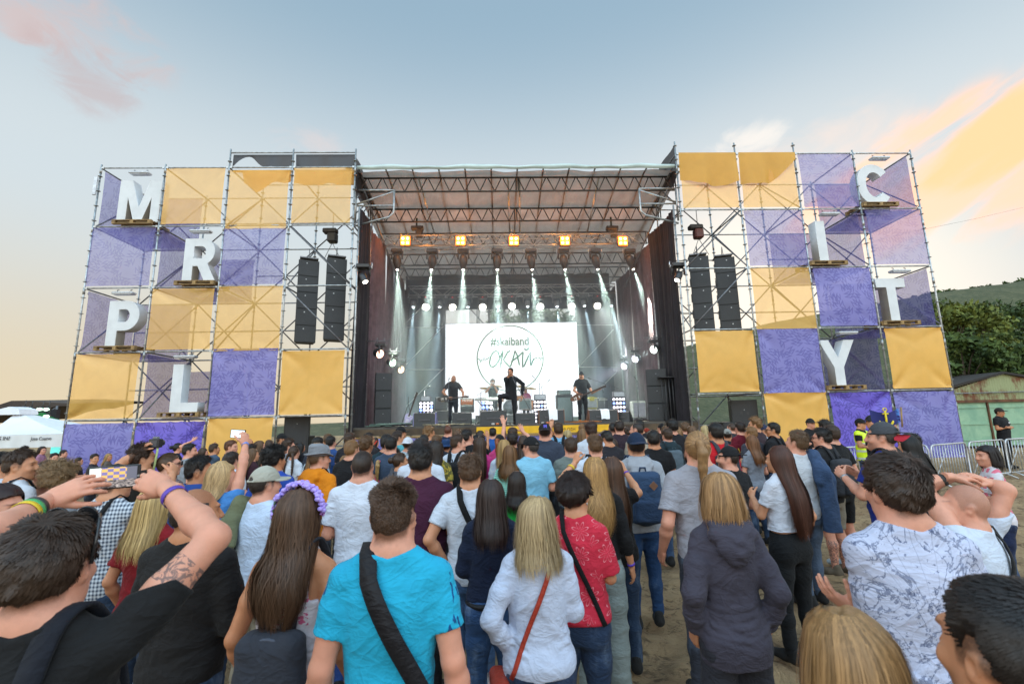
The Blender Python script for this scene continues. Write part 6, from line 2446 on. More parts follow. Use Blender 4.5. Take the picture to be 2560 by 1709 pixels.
def hair_tied(kind='pony',n=300,seed=1,vox=.006,tail=.30,wave=0.2):
 """hair drawn back into a tail, a bun or two plaits"""
 key = repr((kind,n,seed,vox,tail,wave))
 if key in HAIRC:
  return HAIRC[key]
 rnd = np.random.RandomState(seed)
 f = Field((-.15,-.26,1.20),(.15,.12,1.80),vox)
 f.ell(CRN+np.array((0,-.002,.002)),CRR+.009,.01)
 f.keep(lambda X,Y,Z: np.broadcast_to(np.where(Z > 1.70,-1,Y*.9 - .045+(1.70 - Z)*.75),f.f.shape))
 kn = np.array((0,-.108,1.675))
 chains = []
 if kind == 'pony':
  pts = [kn,kn+(0,-.045,.005),kn+(.01,-.062,-.06),kn+(.0,-.055,-.16),kn+(.0,-.050,-tail)]
  f.chain(pts,[.022,.028,.034,.030,.010],.015)
  chains = [(pts,.030)]
 elif kind == 'bun':
  f.ell(kn+np.array((0,-.028,-.02)),(.048,.040,.046),.012)
 elif kind == 'plaits':
  for sg in (-1,1):
   p = [np.array((sg*.055,-.088,1.60)),np.array((sg*.075,-.105,1.50)),np.array((sg*.085,-.115,1.40)),np.array((sg*.09,-.125,1.30)),np.array((sg*.09,-.13,1.24))]
   f.chain(p,[.024,.021,.019,.016,.007],.012)
   chains.append((p,.018))
 cr = .02*wave
 f.ripple(lambda P: .004*vnoise(P*np.array((40,40,12)),seed)+.006*(np.sin(P[:,2]*210) if kind == 'plaits' else 0)*(P[:,2] < 1.57))
 V,Fq = f.surface()
 parts = [(V,Fq,(.2+.35*np.abs(vnoise(V*np.array((50,12,50)),seed+2))).astype(np.float32))]
 if n:
  # locks drawn from the hairline to the knot
  th = rnd.uniform(-1.75,1.75,n)
  fr = rnd.uniform(.0,1,n)
  st = np.stack([np.sin(th)*(CRR[0]+.009),np.full(n,.02) - .03*fr+.05*np.cos(th).clip(0),CRN[2]+np.cos(th)*(CRR[2]+.009)],1)
  ss = np.linspace(0,1,9)[None,:,None]
  P = st[:,None]*(1 - ss)+(kn+np.array((0,.01,0)))[None,None]*ss
  q = P - CRN
  k = np.sqrt((q ** 2/(CRR+.011) ** 2).sum(2,keepdims=True))
  P = CRN+q/k+rnd.randn(n,1,3)*.0012
  parts.append(ribbons(P,rnd.uniform(.003,.006,n),rnd.rand(n),q/np.linalg.norm(q,axis=2,keepdims=True)))
  for pts,r in chains:
   m = n // 2 // len(chains)
   pts = np.array(pts)
   ts = np.linspace(0,len(pts) - 1.001,14)
   base = np.stack([np.interp(ts,range(len(pts)),pts[:,i]) for i in range(3)],1)
   an = rnd.rand(m)*6.28
   rr = rnd.uniform(.6,1.15,m)[:,None]*r*np.interp(ts,[0,1,2.5,4],[.7,1,1,.45])[None]
   wz = wave*.5*np.sin(ts*4+rnd.rand(m)[:,None]*6)
   O = np.stack([np.cos(an[:,None]+wz),np.sin(an[:,None]+wz),0*wz],2)
   P = base[None]+O*rr[...,None]
   P[...,2] -= (rnd.rand(m)[:,None]*.05*np.linspace(0,1,14)[None] ** 2)
   parts.append(ribbons(P,rnd.uniform(.003,.006,m),rnd.rand(m),O))
 HAIRC[key] = hair_join('hair',parts)
 return HAIRC[key]

# ================================================================== headwear, bags and small things
def cap_mesh(flat_brim=False,strap=True):
 key = repr(('cap',flat_brim,strap))
 if key in CLOC:
  return CLOC[key]
 f = Field((-.14,-.15,1.60),(.14,.24,1.80),.0055)
 f.ell(CRN+np.array((0,.004,.004)),CRR+np.array((.016,.016,.017)),.01)
 f.keep(lambda X,Y,Z: np.broadcast_to(1.662+.10*(Y+.02)*.15 - Z+0*X,f.f.shape))
 if strap:
  f.ell((0,-.115,1.672),(.038,.04,.030),.006,True)
  f.chain([(-.045,-.104,1.668),(0,-.118,1.667),(.045,-.104,1.668)],[.007,.007,.007],.004)
 f.ell((0,.005,1.768),(.008,.008,.006),.003)

 def brim(X,Y,Z):
  dr = 0 if flat_brim else 1
  zc = 1.678 - dr*(2.6*X ** 2) - .10*np.maximum(Y - .08,0)
  q = np.sqrt((X/.088) ** 2+((Y - .075)/.115) ** 2)
  return np.maximum((q - 1)*.088,np.abs(Z - zc) - .005)
 f.put(brim,(-.1,.06,1.64),(.1,.2,1.70),.006)
 V,Fq = f.surface()
 CLOC[key] = mesh_np('cap',V,Fq)
 return CLOC[key]

def hat_mesh(kind):
 if kind in CLOC:
  return CLOC[kind]
 f = Field((-.20,-.22,1.60),(.20,.22,1.86),.006)
 if kind == 'fedora':
  f.loft([1.668,1.70,1.74,1.775,1.795],[.094,.092,.088,.078,.055],[.114,.111,.105,.094,.07],[0,0,-.004,-.012,-.016],2.2,.01)
  f.ell((0,.02,1.806),(.022,.09,.022),.02,True)
  f.ell((.05,.08,1.785),(.03,.04,.03),.03,True)
  f.ell((-.05,.08,1.785),(.03,.04,.03),.03,True)

  def brim(X,Y,Z):
   q = np.sqrt((X/.135) ** 2+(Y/.155) ** 2)
   zc = 1.672+1.6*X ** 2 - .9*np.maximum(Y,0) ** 2*1.2+1.4*np.maximum(-Y - .05,0) ** 2
   return np.maximum((q - 1)*.135,np.abs(Z - zc) - .005)
  f.put(brim,(-.14,-.16,1.63),(.14,.16,1.72),.012)
 elif kind == 'bucket':
  f.loft([1.66,1.70,1.745,1.768],[.094,.092,.084,.07],[.114,.111,.102,.088],[-.004]*4,2.2,.01)

  def brim(X,Y,Z):
   q = np.sqrt(X ** 2+(Y/1.18) ** 2)
   zc = 1.672 - .62*np.maximum(q - .085,0)
   return np.maximum(q - .138,np.abs(Z - zc) - .005)
  f.put(brim,(-.14,-.17,1.60),(.14,.17,1.70),.01)
 elif kind == 'beanie':
  f.ell(CRN+np.array((0,-.006,.006)),CRR+np.array((.016,.020,.022)),.01)
  f.keep(lambda X,Y,Z: np.broadcast_to(1.655+.25*(Y+.02) - Z+0*X,f.f.shape))
  f.ripple(lambda P: .002*np.sin(np.arctan2(P[:,0],P[:,1])*50))
 V,Fq = f.surface()
 CLOC[kind] = mesh_np('hat',V,Fq)
 return CLOC[kind]

def cloth(col,pattern=None,col2=None,rough=.85,sc=1.0,fold=.36,sheen=.03):
 key = ('cloth',col,pattern,col2,sc)
 if key in _MC:
  return _MC[key]
 m,t,b = new_mat('cloth '+(pattern or 'plain'))
 c = tuple(x*(.80 if x > .5 else .72) for x in hexc(col))
 c2 = tuple(x*.8 for x in hexc(col2)) if col2 else tuple(x*.5 for x in c)
 tco = nd(t,'ShaderNodeTexCoord').outputs['Object']
 sp = nd(t,'ShaderNodeSeparateXYZ')
 t.links.new(tco,sp.inputs[0])
 X,Y,Z = sp.outputs
 n = tnoise(t,14,4)
 out = tmix(t,tramp(t,n,.3,.7),tuple(x*.93 for x in c),tuple(min(1,x*1.05) for x in c))

 def stripes(v,f,w):
  return tmath(t,'LESS_THAN',tmath(t,'FRACT',tmath(t,'ADD',tmath(t,'MULTIPLY',v,f),50.0)),w)
 if pattern == 'stripe':
  out = tmix(t,stripes(Z,42*sc,.35),out,c2)
 elif pattern == 'pin':
  out = tmix(t,tmath(t,'MULTIPLY',stripes(X,260*sc,.4),.55),out,c2)
 elif pattern == 'plaid':
  a = stripes(tmath(t,'ADD',X,tmath(t,'MULTIPLY',Y,.6)),38*sc,.5)
  z = stripes(Z,38*sc,.5)
  out = tmix(t,tmath(t,'MULTIPLY',tmath(t,'ADD',a,z),.46),out,c2)
 elif pattern == 'check':
  a = stripes(tmath(t,'ADD',X,tmath(t,'MULTIPLY',Y,.6)),11*sc,.5)
  z = stripes(Z,11*sc,.5)
  out = tmix(t,tmath(t,'MULTIPLY',tmath(t,'MULTIPLY',a,z),.95),out,c2)
 elif pattern == 'band':
  out = tmix(t,tmath(t,'MULTIPLY',tmath(t,'LESS_THAN',Z,1.31),tmath(t,'GREATER_THAN',Z,1.17)),out,c2)
 elif pattern == 'floral':
  vo = nd(t,'ShaderNodeTexVoronoi')
  vo.inputs['Scale'].default_value = 7.5
  t.links.new(tco,vo.inputs['Vector'])
  d = nd(t,'ShaderNodeVectorMath',operation='SUBTRACT')
  sc_ = nd(t,'ShaderNodeVectorMath',operation='SCALE')
  sc_.inputs['Scale'].default_value = 1.0
  t.links.new(tco,sc_.inputs[0])
  t.links.new(sc_.outputs[0],d.inputs[0])
  t.links.new(vo.outputs['Position'],d.inputs[1])
  s2 = nd(t,'ShaderNodeSeparateXYZ')
  t.links.new(d.outputs[0],s2.inputs[0])
  an = tmath(t,'ARCTAN2',s2.outputs[2],s2.outputs[0])
  rad = tmath(t,'SQRT',tmath(t,'ADD',tmath(t,'MULTIPLY',s2.outputs[0],s2.outputs[0]),tmath(t,'MULTIPLY',s2.outputs[2],s2.outputs[2])))
  pet = tmath(t,'MULTIPLY',tmath(t,'ABSOLUTE',tmath(t,'SINE',tmath(t,'MULTIPLY',an,4.0))),.052)
  line = tmath(t,'LESS_THAN',tmath(t,'ABSOLUTE',tmath(t,'SUBTRACT',rad,pet)),.0030)
  out = tmix(t,tmath(t,'MULTIPLY',line,.75),out,c2)
 elif pattern == 'map':
  n1 = tnoise(t,8.5,5,.62,.9)
  l1 = tmath(t,'LESS_THAN',tmath(t,'ABSOLUTE',tmath(t,'SUBTRACT',n1,.5)),.016)
  n2 = tnoise(t,17,4,.6,1.6)
  l2 = tmath(t,'MULTIPLY',tmath(t,'GREATER_THAN',n2,.60),tmath(t,'GREATER_THAN',tnoise(t,60,3,.6),.48))
  out = tmix(t,tmath(t,'MULTIPLY',l1,.6),out,c2)
  out = tmix(t,tmath(t,'MULTIPLY',l2,.62),out,c2)
  fan = stripes(tmath(t,'ARCTAN2',tmath(t,'SUBTRACT',Z,1.15),tmath(t,'ADD',X,.03)),5.0,.035)
  out = tmix(t,tmath(t,'MULTIPLY',fan,.35),out,c2)
 elif pattern == 'camo':
  out = tmix(t,tramp(t,tnoise(t,17*sc,3,.5,.8),.48,.52),out,c2)
 elif pattern == 'sleevestroke':
  n1 = tnoise(t,26,2,.5,.3,(1.5,1.5,.28))
  k = tmath(t,'MULTIPLY',tmath(t,'GREATER_THAN',n1,.58),tmath(t,'GREATER_THAN',tmath(t,'ABSOLUTE',X),.205))
  out = tmix(t,tmath(t,'MULTIPLY',k,.9),out,c2)
 elif pattern == 'fade':
  out = tmix(t,tramp(t,tnoise(t,5,4,.6,0,(1.2,1.2,.6)),.52,.75,0,.55),out,c2)
 elif pattern == 'print':
  k = tmath(t,'MULTIPLY',tmath(t,'MULTIPLY',tmath(t,'GREATER_THAN',tnoise(t,34,2,.5,0,(1,1,2.2)),.55),tmath(t,'LESS_THAN',tmath(t,'ABSOLUTE',tmath(t,'SUBTRACT',Z,1.28)),.07)),tmath(t,'LESS_THAN',tmath(t,'ABSOLUTE',X),.11))
  out = tmix(t,k,out,c2)
 t.links.new(out,b.inputs['Base Color'])
 b.inputs['Roughness'].default_value = rough
 b.inputs['Sheen Weight'].default_value = sheen
 b.inputs['Specular IOR Level'].default_value = .25
 h1 = tnoise(t,6.5,3,.5,1.6,(1,1,1.6))
 h2 = tnoise(t,15,3,.5,2.0,(.8,.8,1.8))
 h3 = tnoise(t,420,2)
 h1 = tmath(t,'ADD',tmath(t,'MULTIPLY',h1,.5),tmath(t,'MULTIPLY',tmath(t,'POWER',tmath(t,'ABSOLUTE',tmath(t,'SUBTRACT',tnoise(t,4.6,2,.45,2.4,(1,1,1.5)),.5)),.6),-.55))
 h = tmath(t,'ADD',tmath(t,'ADD',h1,tmath(t,'MULTIPLY',h2,.25)),tmath(t,'MULTIPLY',h3,.016))
 tbump(t,b,h,fold,.05)
 _MC[key] = m
 return m

SKIN = {'fair': '#cf9a7e','rosy': '#c98e76','tan': '#b57a57','warm': '#bf8665','deep': '#a06848'}

def skin(tone='warm',hair='#3a2a20',scalp=.0,beard=False,tattoo=0):
 key = ('skin',tone,hair,scalp,beard,tattoo)
 if key in _MC:
  return _MC[key]
 m,t,b = new_mat('skin '+tone)
 c = hexc(SKIN[tone])
 A = lambda n: nd(t,'ShaderNodeAttribute',attribute_name=n).outputs['Fac']
 n = tnoise(t,20,5,.6)
 n2 = tnoise(t,5,2)
 out = tmix(t,tramp(t,n,.3,.7),tuple(x*.92 for x in c),tuple(min(1,x*1.06) for x in c))
 out = tmix(t,tramp(t,n2,.45,.75,0,.22),out,(c[0]*.95,c[1]*.72,c[2]*.66))
 hc = hexc(hair)
 out = tmix(t,tmath(t,'MULTIPLY',A('lip'),.55),out,(.42,.14,.12))
 out = tmix(t,tmath(t,'MULTIPLY',A('brow'),.75),out,tuple(x*.8 for x in hc))
 out = tmix(t,tmath(t,'MULTIPLY',A('eye'),.80),out,(.035,.025,.02))
 if scalp:
  sp_ = tmath(t,'MULTIPLY',A('scalp'),tramp(t,tnoise(t,240,2),.25,.6,scalp*.75,scalp))
  out = tmix(t,sp_,out,hc)
 if tattoo:
  spx = nd(t,'ShaderNodeSeparateXYZ')
  t.links.new(nd(t,'ShaderNodeTexCoord').outputs['Object'],spx.inputs[0])
  if tattoo == 1:
   k = tmath(t,'LESS_THAN',spx.outputs[2],.42)
  else:
   v = nd(t,'ShaderNodeVectorMath',operation='DISTANCE')
   t.links.new(nd(t,'ShaderNodeTexCoord').outputs['Object'],v.inputs[0])
   v.inputs[1].default_value = tattoo
   k = tmath(t,'LESS_THAN',v.outputs['Value'],.062)
  k = tmath(t,'MULTIPLY',k,tramp(t,tnoise(t,38,4,.6,1.4),.46,.54))
  out = tmix(t,tmath(t,'MULTIPLY',k,.72),out,(.045,.05,.06))
 t.links.new(out,b.inputs['Base Color'])
 b.inputs['Roughness'].default_value = .52
 b.inputs['Specular IOR Level'].default_value = .35
 b.inputs['Subsurface Weight'].default_value = .12
 b.inputs['Subsurface Radius'].default_value = (.9,.35,.2)
 b.inputs['Subsurface Scale'].default_value = .012
 tbump(t,b,tnoise(t,300,3),.10,.004)
 _MC[key] = m
 return m

def back_y(sex,w,fat,x,z,loose=.016):
 zs,a,b,c = torso(sex,w,fat)
 A,B,C = (float(smooth_interp(np.array([z],np.float32),np.array(zs,np.float32),np.array(q,np.float32))[0]) for q in (a,b,c))
 A,B = A+loose,B+loose
 u = min(abs(x)/A,.999)
 return C - B*(1 - u ** 2.35) ** (1/2.35)

def strip_mesh(pts,outs,width,thick=.006):
 """a flat strap along pts, facing outs"""
 b = MB()
 P = [Vector(p) for p in pts]
 vs,fs = [],[]
 for i,p in enumerate(P):
  d = (P[min(i+1,len(P) - 1)] - P[max(i - 1,0)]).normalized()
  o = Vector(outs[i]).normalized()
  s_ = d.cross(o).normalized()
  o = s_.cross(d).normalized()
  w = width/2
  vs += [p - s_*w,p+s_*w,p+s_*w+o*thick,p - s_*w+o*thick]
 for i in range(len(P) - 1):
  for k in range(4):
   fs.append((i*4+k,i*4+(k+1) % 4,(i+1)*4+(k+1) % 4,(i+1)*4+k))
 fs += [(3,2,1,0),tuple(len(vs) - 4+k for k in range(4))]
 b.add(vs,fs,True)
 return b

def cross_strap(sex,w,fat,side,width,loose=.022,z_end=.98,x_top=.075,x_end=.16):
 """strap from one shoulder (side=+1 right) down across the back to the other hip"""
 pts,outs = [(side*x_top,.085,1.44),(side*x_top,.035,1.515),(side*x_top,-.022,1.546),(side*x_top,-.070,1.522)],[(0,.8,.6),(0,.4,1),(0,-.2,1),(0,-.8,1)]
 for t in np.linspace(0.06,1,14):
  x = side*(x_top - (x_top+x_end)*t)
  z = 1.47+(z_end - 1.47)*t
  pts.append((x,back_y(sex,w,fat,x,z,loose),z))
  outs.append((x*2.0,-1,.15))
 return strip_mesh(pts,outs,width)

def backpack(sex,w,fat,mat,mat2,label,H=.44,W=.29,Dp=.15,z0=.98,trim=None,straps_only=False,parent_xf=None,pocket=True,loose=.02):
 t = thing('backpack',label,'backpack',(0,0,0),0,'backpacks worn in the crowd')
 yb = back_y(sex,w,fat,0,1.2,loose)+.012
 f = Field((-W/2 - .04,yb - Dp - .09,z0 - .04),(W/2+.04,yb+.04,z0+H+.04),.0085)
 I = np.eye(3)
 f.rbox((0,yb - Dp/2,z0+H/2),(W/2,Dp/2,H/2),.055,I,.01)
 f.ell((0,yb - Dp*.55,z0+H*.45),(W*.5,Dp*.62,H*.5),.04)
 f.ripple(lambda P: .005*vnoise(P*12,4)+.003*vnoise(P*30,5))
 V,Fq = f.surface()
 link('bag',mesh_np('bag',V,Fq),mat,t)
 if pocket:
  f = Field((-W/2,yb - Dp - .12,z0 - .02),(W/2,yb,z0+H*.6),.0085)
  f.rbox((0,yb - Dp - .010,z0+H*.26),(W*.40,.035,H*.22),.03,I,.01)
  f.ripple(lambda P: .004*vnoise(P*14,9))
  V,Fq = f.surface()
  link('pocket',mesh_np('pocket',V,Fq),mat2,t)
 zt = z0+H
 b = MB().tube([(-.03,yb - .05,zt - .01),(-.025,yb - .06,zt+.035),(.025,yb - .06,zt+.035),(.03,yb - .05,zt - .01)],.008,6)
 b.build('handle',mat2,t)
 if trim is not None:
  pts = [(W/2*.96*math.sin(a),yb - Dp*.62 - .03*math.cos(a) ** 2,z0+H*.52+H*.45*math.cos(a)) for a in np.linspace(-2.0,2.0,24)]
  MB().tube(pts,.006,6).build('zip',trim,t)
 for sg in (-1,1):
  pts = [(sg*.05,yb - .03,zt - .03),(sg*.07,-.085,max(zt,1.44)+.05),(sg*.085,-.030,1.540),(sg*.092,.03,1.508),(sg*.10,.095,1.40),(sg*.12,.125,1.28),(sg*.15,.09,1.12),(sg*.15,yb+.03,z0+.06)]
  outs = [(0,-1,.6),(0,-.7,1),(0,-.1,1),(0,.6,1),(0,1,.3),(sg*.3,1,0),(sg,.6,0),(sg,0,0)]
  Pn = np.array(pts)
  ts = np.linspace(0,len(pts) - 1.001,28)
  P2 = np.stack([smooth_interp(ts.astype(np.float32),np.arange(len(pts),dtype=np.float32),Pn[:,i].astype(np.float32)) for i in range(3)],1)
  O2 = np.stack([np.interp(ts,range(len(pts)),np.array(outs)[:,i]) for i in range(3)],1)
  strip_mesh([tuple(p) for p in P2],[tuple(o) for o in O2],.055,.012).build('strap',mat2,t)
 return t

def put_on(o,root):
 """stands a worn thing at its wearer's place without making it a part of the wearer"""
 o.location = root.location.copy()
 o.rotation_euler = root.rotation_euler.copy()
 o.scale = root.scale.copy()
 return o

def phone(p,rot,label,screen=None,size=(.145,.072),group='phones held up'):
 t = thing('phone',label,'phone',p,0,group)
 t.rotation_euler = rot
 MB().box((0,0,0),(size[0],.008,size[1]),None,.003).build('case',flat('black phone glass',(.02,.02,.022),.2,0,.1),t)
 MB().box((0,-.0048,0),(size[0]*.88,.001,size[1]*.86)).build('screen',screen or glowing('lit phone screen',(.55,.66,.78),.45),t)
 MB().lathe((size[0]*.47,-.0045,0),[(.004,-.001),(.004,.001)],10,(0,1,0)).build('button',GREYPLASTIC,t)
 return t

# ================================================================== putting a person where the photograph shows one
PEOPLE = []
GROUP = 'people watching the concert'

def person(reg,x,y,w,label,sex='m',yaw=None,head=(0,0,0),top='tee',tc='#c9ced8',pat=None,tc2=None,pants='jeans',pc='#31445f',ppat='fade',hair='short',hc='#2a1f19',
           arms=('down','down'),tone='warm',build=1.0,fat=1.0,cap=None,capc=None,depth=None,hw=None,zground=0.0,scalp=None,stubble=0.0,hands=None,loose=.016,hem=.85,seed=None,
           hood=False,sleeve=None,shoes='#2b2a2a',group=GROUP,capyaw=0,tattoo=0,legs=False,lean=0,vox=None,amp=.006,hairk=None,H=None,stance=0.0,wrist=None,tuck=False,neck=0.0,mark=None,pfit=0.0):
 i = len(PEOPLE)
 seed = seed if seed is not None else i
 px,py = src(reg,x,y)
 lat = (px - 1280)/F
 longish = hair in ('long','wavy','medium','bob','shoulder')
 if hw is None:
  hw = .205 if hair in ('bob','shoulder') else .185 if longish else .190 if cap in ('cap','snap') else .172
 Y = depth if depth else F*hw*math.sqrt(1+lat*lat)/(w*REG[reg][2])
 P = at(reg,x,y,Y)
 if H is None:
  H = (P.z - zground)
 htop = 1.75+{'short': .018,'buzz': .004,'bald': 0,'curly': .025}.get(hair,.012)
 if cap:
  htop = 1.775 if cap in ('cap','snap','beanie') else 1.80
 s = H/htop
 if yaw is None:
  yaw = math.degrees(math.atan2(.8 - P.x,17.5 - P.y))*.8
 rz = -R(yaw)
 M = head_matrix(-head[0],head[1],head[2])
 hc_ = PIV+M @ (np.array((0,-.008,htop)) - PIV)
 off = Matrix.Rotation(rz,3,'Z') @ Vector((hc_[0],hc_[1],0))*s
 root = thing('person',label,'person',(P.x - off.x,P.y - off.y,zground),rz,group)
 root.scale = (s,s,s)
 if lean:
  root.rotation_euler = (R(-lean),0,rz)
 d = Y
 vx = vox or (.0075 if d < 2.7 else .010 if d < 4.6 else .0135 if d < 8 else .018)
 if d > 4.6:
  seed = seed % 3
  build = round(build*20)/20
 hd = tuple(round(v/15)*15 for v in head) if d > 6 else head
 if hd != head:
  M = head_matrix(-hd[0],hd[1],hd[2])
 W_ = Vector
 arms_l = []
 for sd,a in zip((-1,1),arms):
  if isinstance(a,str):
   arms_l.append(a)
  else:                                   # world places of elbow and wrist
   inv = Matrix.Rotation(-rz,3,'Z')
   q = [inv @ (Vector(v) - root.location)/s for v in a[:2]]
   sh = default_arm(sex,sd,'down',build)[0]
   v0 = np.array(q[0]) - sh
   sh = sh+np.array((0,0,.018*max(0,v0[2])/.25))+v0*.06*(v0[2] > 0)
   hdv = unit(np.array(inv @ Vector(a[2]))) if len(a) > 2 and a[2] is not None else unit(np.array(q[1]) - np.array(q[0]))
   arms_l.append((tuple(sh),tuple(q[0]),tuple(q[1]),tuple(hdv)))
 hl = {}
 for sd,a in zip((-1,1),(hands or (None,None))):
  v = dict(a) if a else {}
  for k in ('palm','dir'):
   if k in v and v.get('world'):
    v[k] = tuple(Matrix.Rotation(-rz,3,'Z') @ Vector(v[k]))
  v.pop('world',None)
  hl[sd] = v
 if scalp is None:
  scalp = {'buzz': .72,'bald': .10,'short': .8,'curly': .9}.get(hair,.85)
 if cap:
  scalp = .8 if hair != 'bald' else .1
 bm = body_mesh(sex,build,fat,(-hd[0],hd[1],hd[2]),tuple(arms_l),vx,legs or pants in ('shorts','none'),hl,d < 4,stubble,.0042 if d < 3 else .0055 if d < 6 else .0075)
 b = link('body',bm,skin(tone,hc,scalp,False,tattoo),root,None,True)
 if mark:
  pass
 tm = top_mesh(top,sex,build,fat,tuple(arms_l),loose,hem,vx,seed,amp,hood,sleeve,neck)
 mt = tc if not isinstance(tc,str) else cloth(tc,pat,tc2)
 link({'tee': 'shirt','tank': 'top','long': 'sweater' if not hood else 'hoodie','three': 'cardigan','collar': 'shirt'}.get(top,'shirt'),tm,mt,root,None,True)
 if pants != 'none':
  pm = legs_mesh('jeans' if pants != 'shorts' else 'shorts',sex,build,fat,max(vx,.012 if d < 3 else .016),seed % 3,stance,pfit)
  link('shorts' if pants == 'shorts' else 'trousers',pm,cloth(pc,ppat,{'fade': '#7f93ae'}.get(ppat) if pants == 'jeans' else None),root,None,True)
 for sg in (-1,1):
  sh = link('shoe',shoe_mesh(),cloth(shoes),root,(sg*.115,-.015+stance*sg*.9,0),True)
  sh.rotation_euler = (0,0,-sg*.15)
 T = Matrix.Translation(Vector(PIV)) @ Matrix([list(map(float,r)) for r in M]).to_4x4() @ Matrix.Translation(-Vector(PIV))
 near = d < 3.3
 mid = d < 6
 hs = hair
 k = dict(hairk or {})
 hm = None
 nn = 6500 if near else 2200 if mid else 500
 nl = 1800 if near else 900 if mid else 300
 sd_ = seed % 4 if d > 4.6 else seed
 hv = .0055 if near else .0075 if mid else .010
 if cap and hs in ('short','buzz','curly'):
  hm = hair_short(.006,.006,.008,nn // 3,sd_,.1,.2,0,0,0,hv)
 elif hs == 'short':
  a = dict(top=.024,side=.009,tuft=.024,n=nn,seed=sd_,vox=hv,messy=.2 if near else .34,lift=.25 if near else .36)
  a.update(k)
  hm = hair_short(**a)
 elif hs == 'curly':
  a = dict(top=.034,side=.020,tuft=.022,n=nn,seed=sd_,lift=.6,messy=.7,curl=1.0,vox=hv)
  a.update(k)
  hm = hair_short(**a)
 elif hs == 'buzz':
  hm = hair_short(.004,.003,.005,nn // 2,sd_,.5,.4,0,0,0,hv) if not k.get('none') else None
 elif hs in ('long','bob','medium','shoulder'):
  a = dict(style=hs,n=nl,seed=sd_,vox=hv*1.3)
  a.update(k)
  hm = hair_long(**a)
 elif hs == 'wavy':
  a = dict(style='long',n=nl,seed=sd_,wave=.8,width=1.12,vox=hv*1.3)
  a.update(k)
  hm = hair_long(**a)
 elif hs in ('pony','bun','plaits'):
  a = dict(kind=hs,n=nl // 2,seed=sd_,vox=hv)
  a.update(k)
  hm = hair_tied(**a)
 if hm is not None:
  o = link('hair',hm,hair_mat('hair',hc),root,None,True)
  o.matrix_local = T
 if cap:
  cm_ = cap_mesh(cap == 'snap') if cap in ('cap','snap') else hat_mesh(cap)
  o = link('cap' if cap in ('cap','snap') else 'hat',cm_,cloth(*(capc if isinstance(capc,tuple) else (capc,))),root,None,True)
  Cm = Matrix.Translation(Vector(PIV)) @ Matrix.Rotation(-R(capyaw),4,'Z') @ Matrix.Translation(-Vector(PIV))
  o.matrix_local = T @ Cm
 info = dict(root=root,T=T,s=s,M=M,depth=d,P=P,sex=sex,build=build,fat=fat,arms=arms_l,label=label)
 PEOPLE.append(info)
 return info
# ================================================================== the people
def jacket_over(root,side,mat,label,length=.55):
 """a jacket slung over one shoulder"""
 f = Field((-.32,-.30,.75),(.32,.22,1.62),.010)
 x = side*.13
 f.chain([(x*.9,.10,1.34),(x,.04,1.49),(x*1.05,-.08,1.49),(x*1.15,-.17,1.34),(x*1.2,-.185,1.40 - length)],[.045,.050,.060,.070,.085],.04)
 f.chain([(x*1.5,-.10,1.42),(x*1.75,-.14,1.25),(x*1.7,-.15,1.36 - length*.75)],[.05,.055,.05],.04)
 f.chain([(x*.8,-.15,1.40),(x*.55,-.18,1.25)],[.05,.04],.04)
 f.ripple(lambda P: .016*vnoise(P*np.array((13,13,4)),7)+.008*vnoise(P*np.array((30,30,10)),8))
 V,Fq = f.surface()
 t = thing('jacket',label,'jacket',(0,0,0),0,'jackets carried over a shoulder')
 link('cloth',mesh_np('cloth',V,Fq),mat,t)
 cuff = MB().tube([(x*1.7,-.16,1.34 - length*.75),(x*1.72,-.165,1.28 - length*.75)],.046,12)
 cuff.build('cuff',mat,t)
 return put_on(t,root)

def bag(info,side,mat,label,width=.035,pouch=None,z_end=.98,loose=.024):
 """a shoulder bag worn across the body; only its strap, and a pouch where the photograph shows one"""
 t = thing('shoulder_bag',label,'bag',(0,0,0),0,'bags worn across the back')
 cross_strap(info['sex'],info['build'],info['fat'],side,width,loose,z_end).build('strap',mat,t)
 if pouch:
  f = Field((-.45,-.30,.55),(.45,.25,1.10),.010)
  c = (-side*.215,-.05,z_end - .10)
  f.rbox(c,(.055,.12,.10),.045,np.eye(3),.01)
  f.ripple(lambda P: .006*vnoise(P*16,3))
  V,Fq = f.surface()
  link('pouch',mesh_np('pouch',V,Fq),pouch,t)
  MB().tube([(c[0] - side*.057,c[1]+.10*math.cos(a),c[2]+.05+.03*math.sin(a)) for a in np.linspace(0,6.28,18)[:-1]],.005,5,closed=True).build('zip',CHROME,t)
 return put_on(t,info['root'])

def band(info,side,mat,k=.10,r=.034,w=.012,name='wristband'):
 A = info['arms'][0 if side < 0 else 1]
 if isinstance(A,str):
  sh,e,wr,d = default_arm(info['sex'],side,A,info['build'])
 else:
  sh,e,wr,d = [np.array(q) for q in A]
 ax = unit(np.array(wr) - np.array(e))
 c = np.array(wr) - ax*.25*k
 return MB().lathe(tuple(c),[(r*.96,-w),(r,-w),(r,w),(r*.96,w),(r*.94,0)],22,tuple(ax),True,False).build(name,mat,info['root'])

def on_head(info,mb,name,mat):
 o = mb.build(name,mat,info['root'])
 o.matrix_local = info['T']
 return o

def glasses(info,up=False,mat=None):
 z,y = (1.752,.062) if up else (1.640,.112)
 m = MB()
 for s_ in (-1,1):
  m.lathe((s_*.034,y,z),[(.026,-.003),(.026,.003)],16,(0,1,.35 if up else 0))
  if up:
   m.tube([(s_*.062,y,z),(s_*.092,.015,1.74),(s_*.098,-.01,1.64)],.005,6)
  else:
   m.tube([(s_*.060,y,z+.005),(s_*.078,.05,z+.006),(s_*.080,.0,z+.002)],.003,6)
 m.tube([(-.010,y+.003,z),(.010,y+.003,z)],.003,6)
 return on_head(info,m,'glasses',mat or flat('dark glasses',(.015,.015,.017),.15))

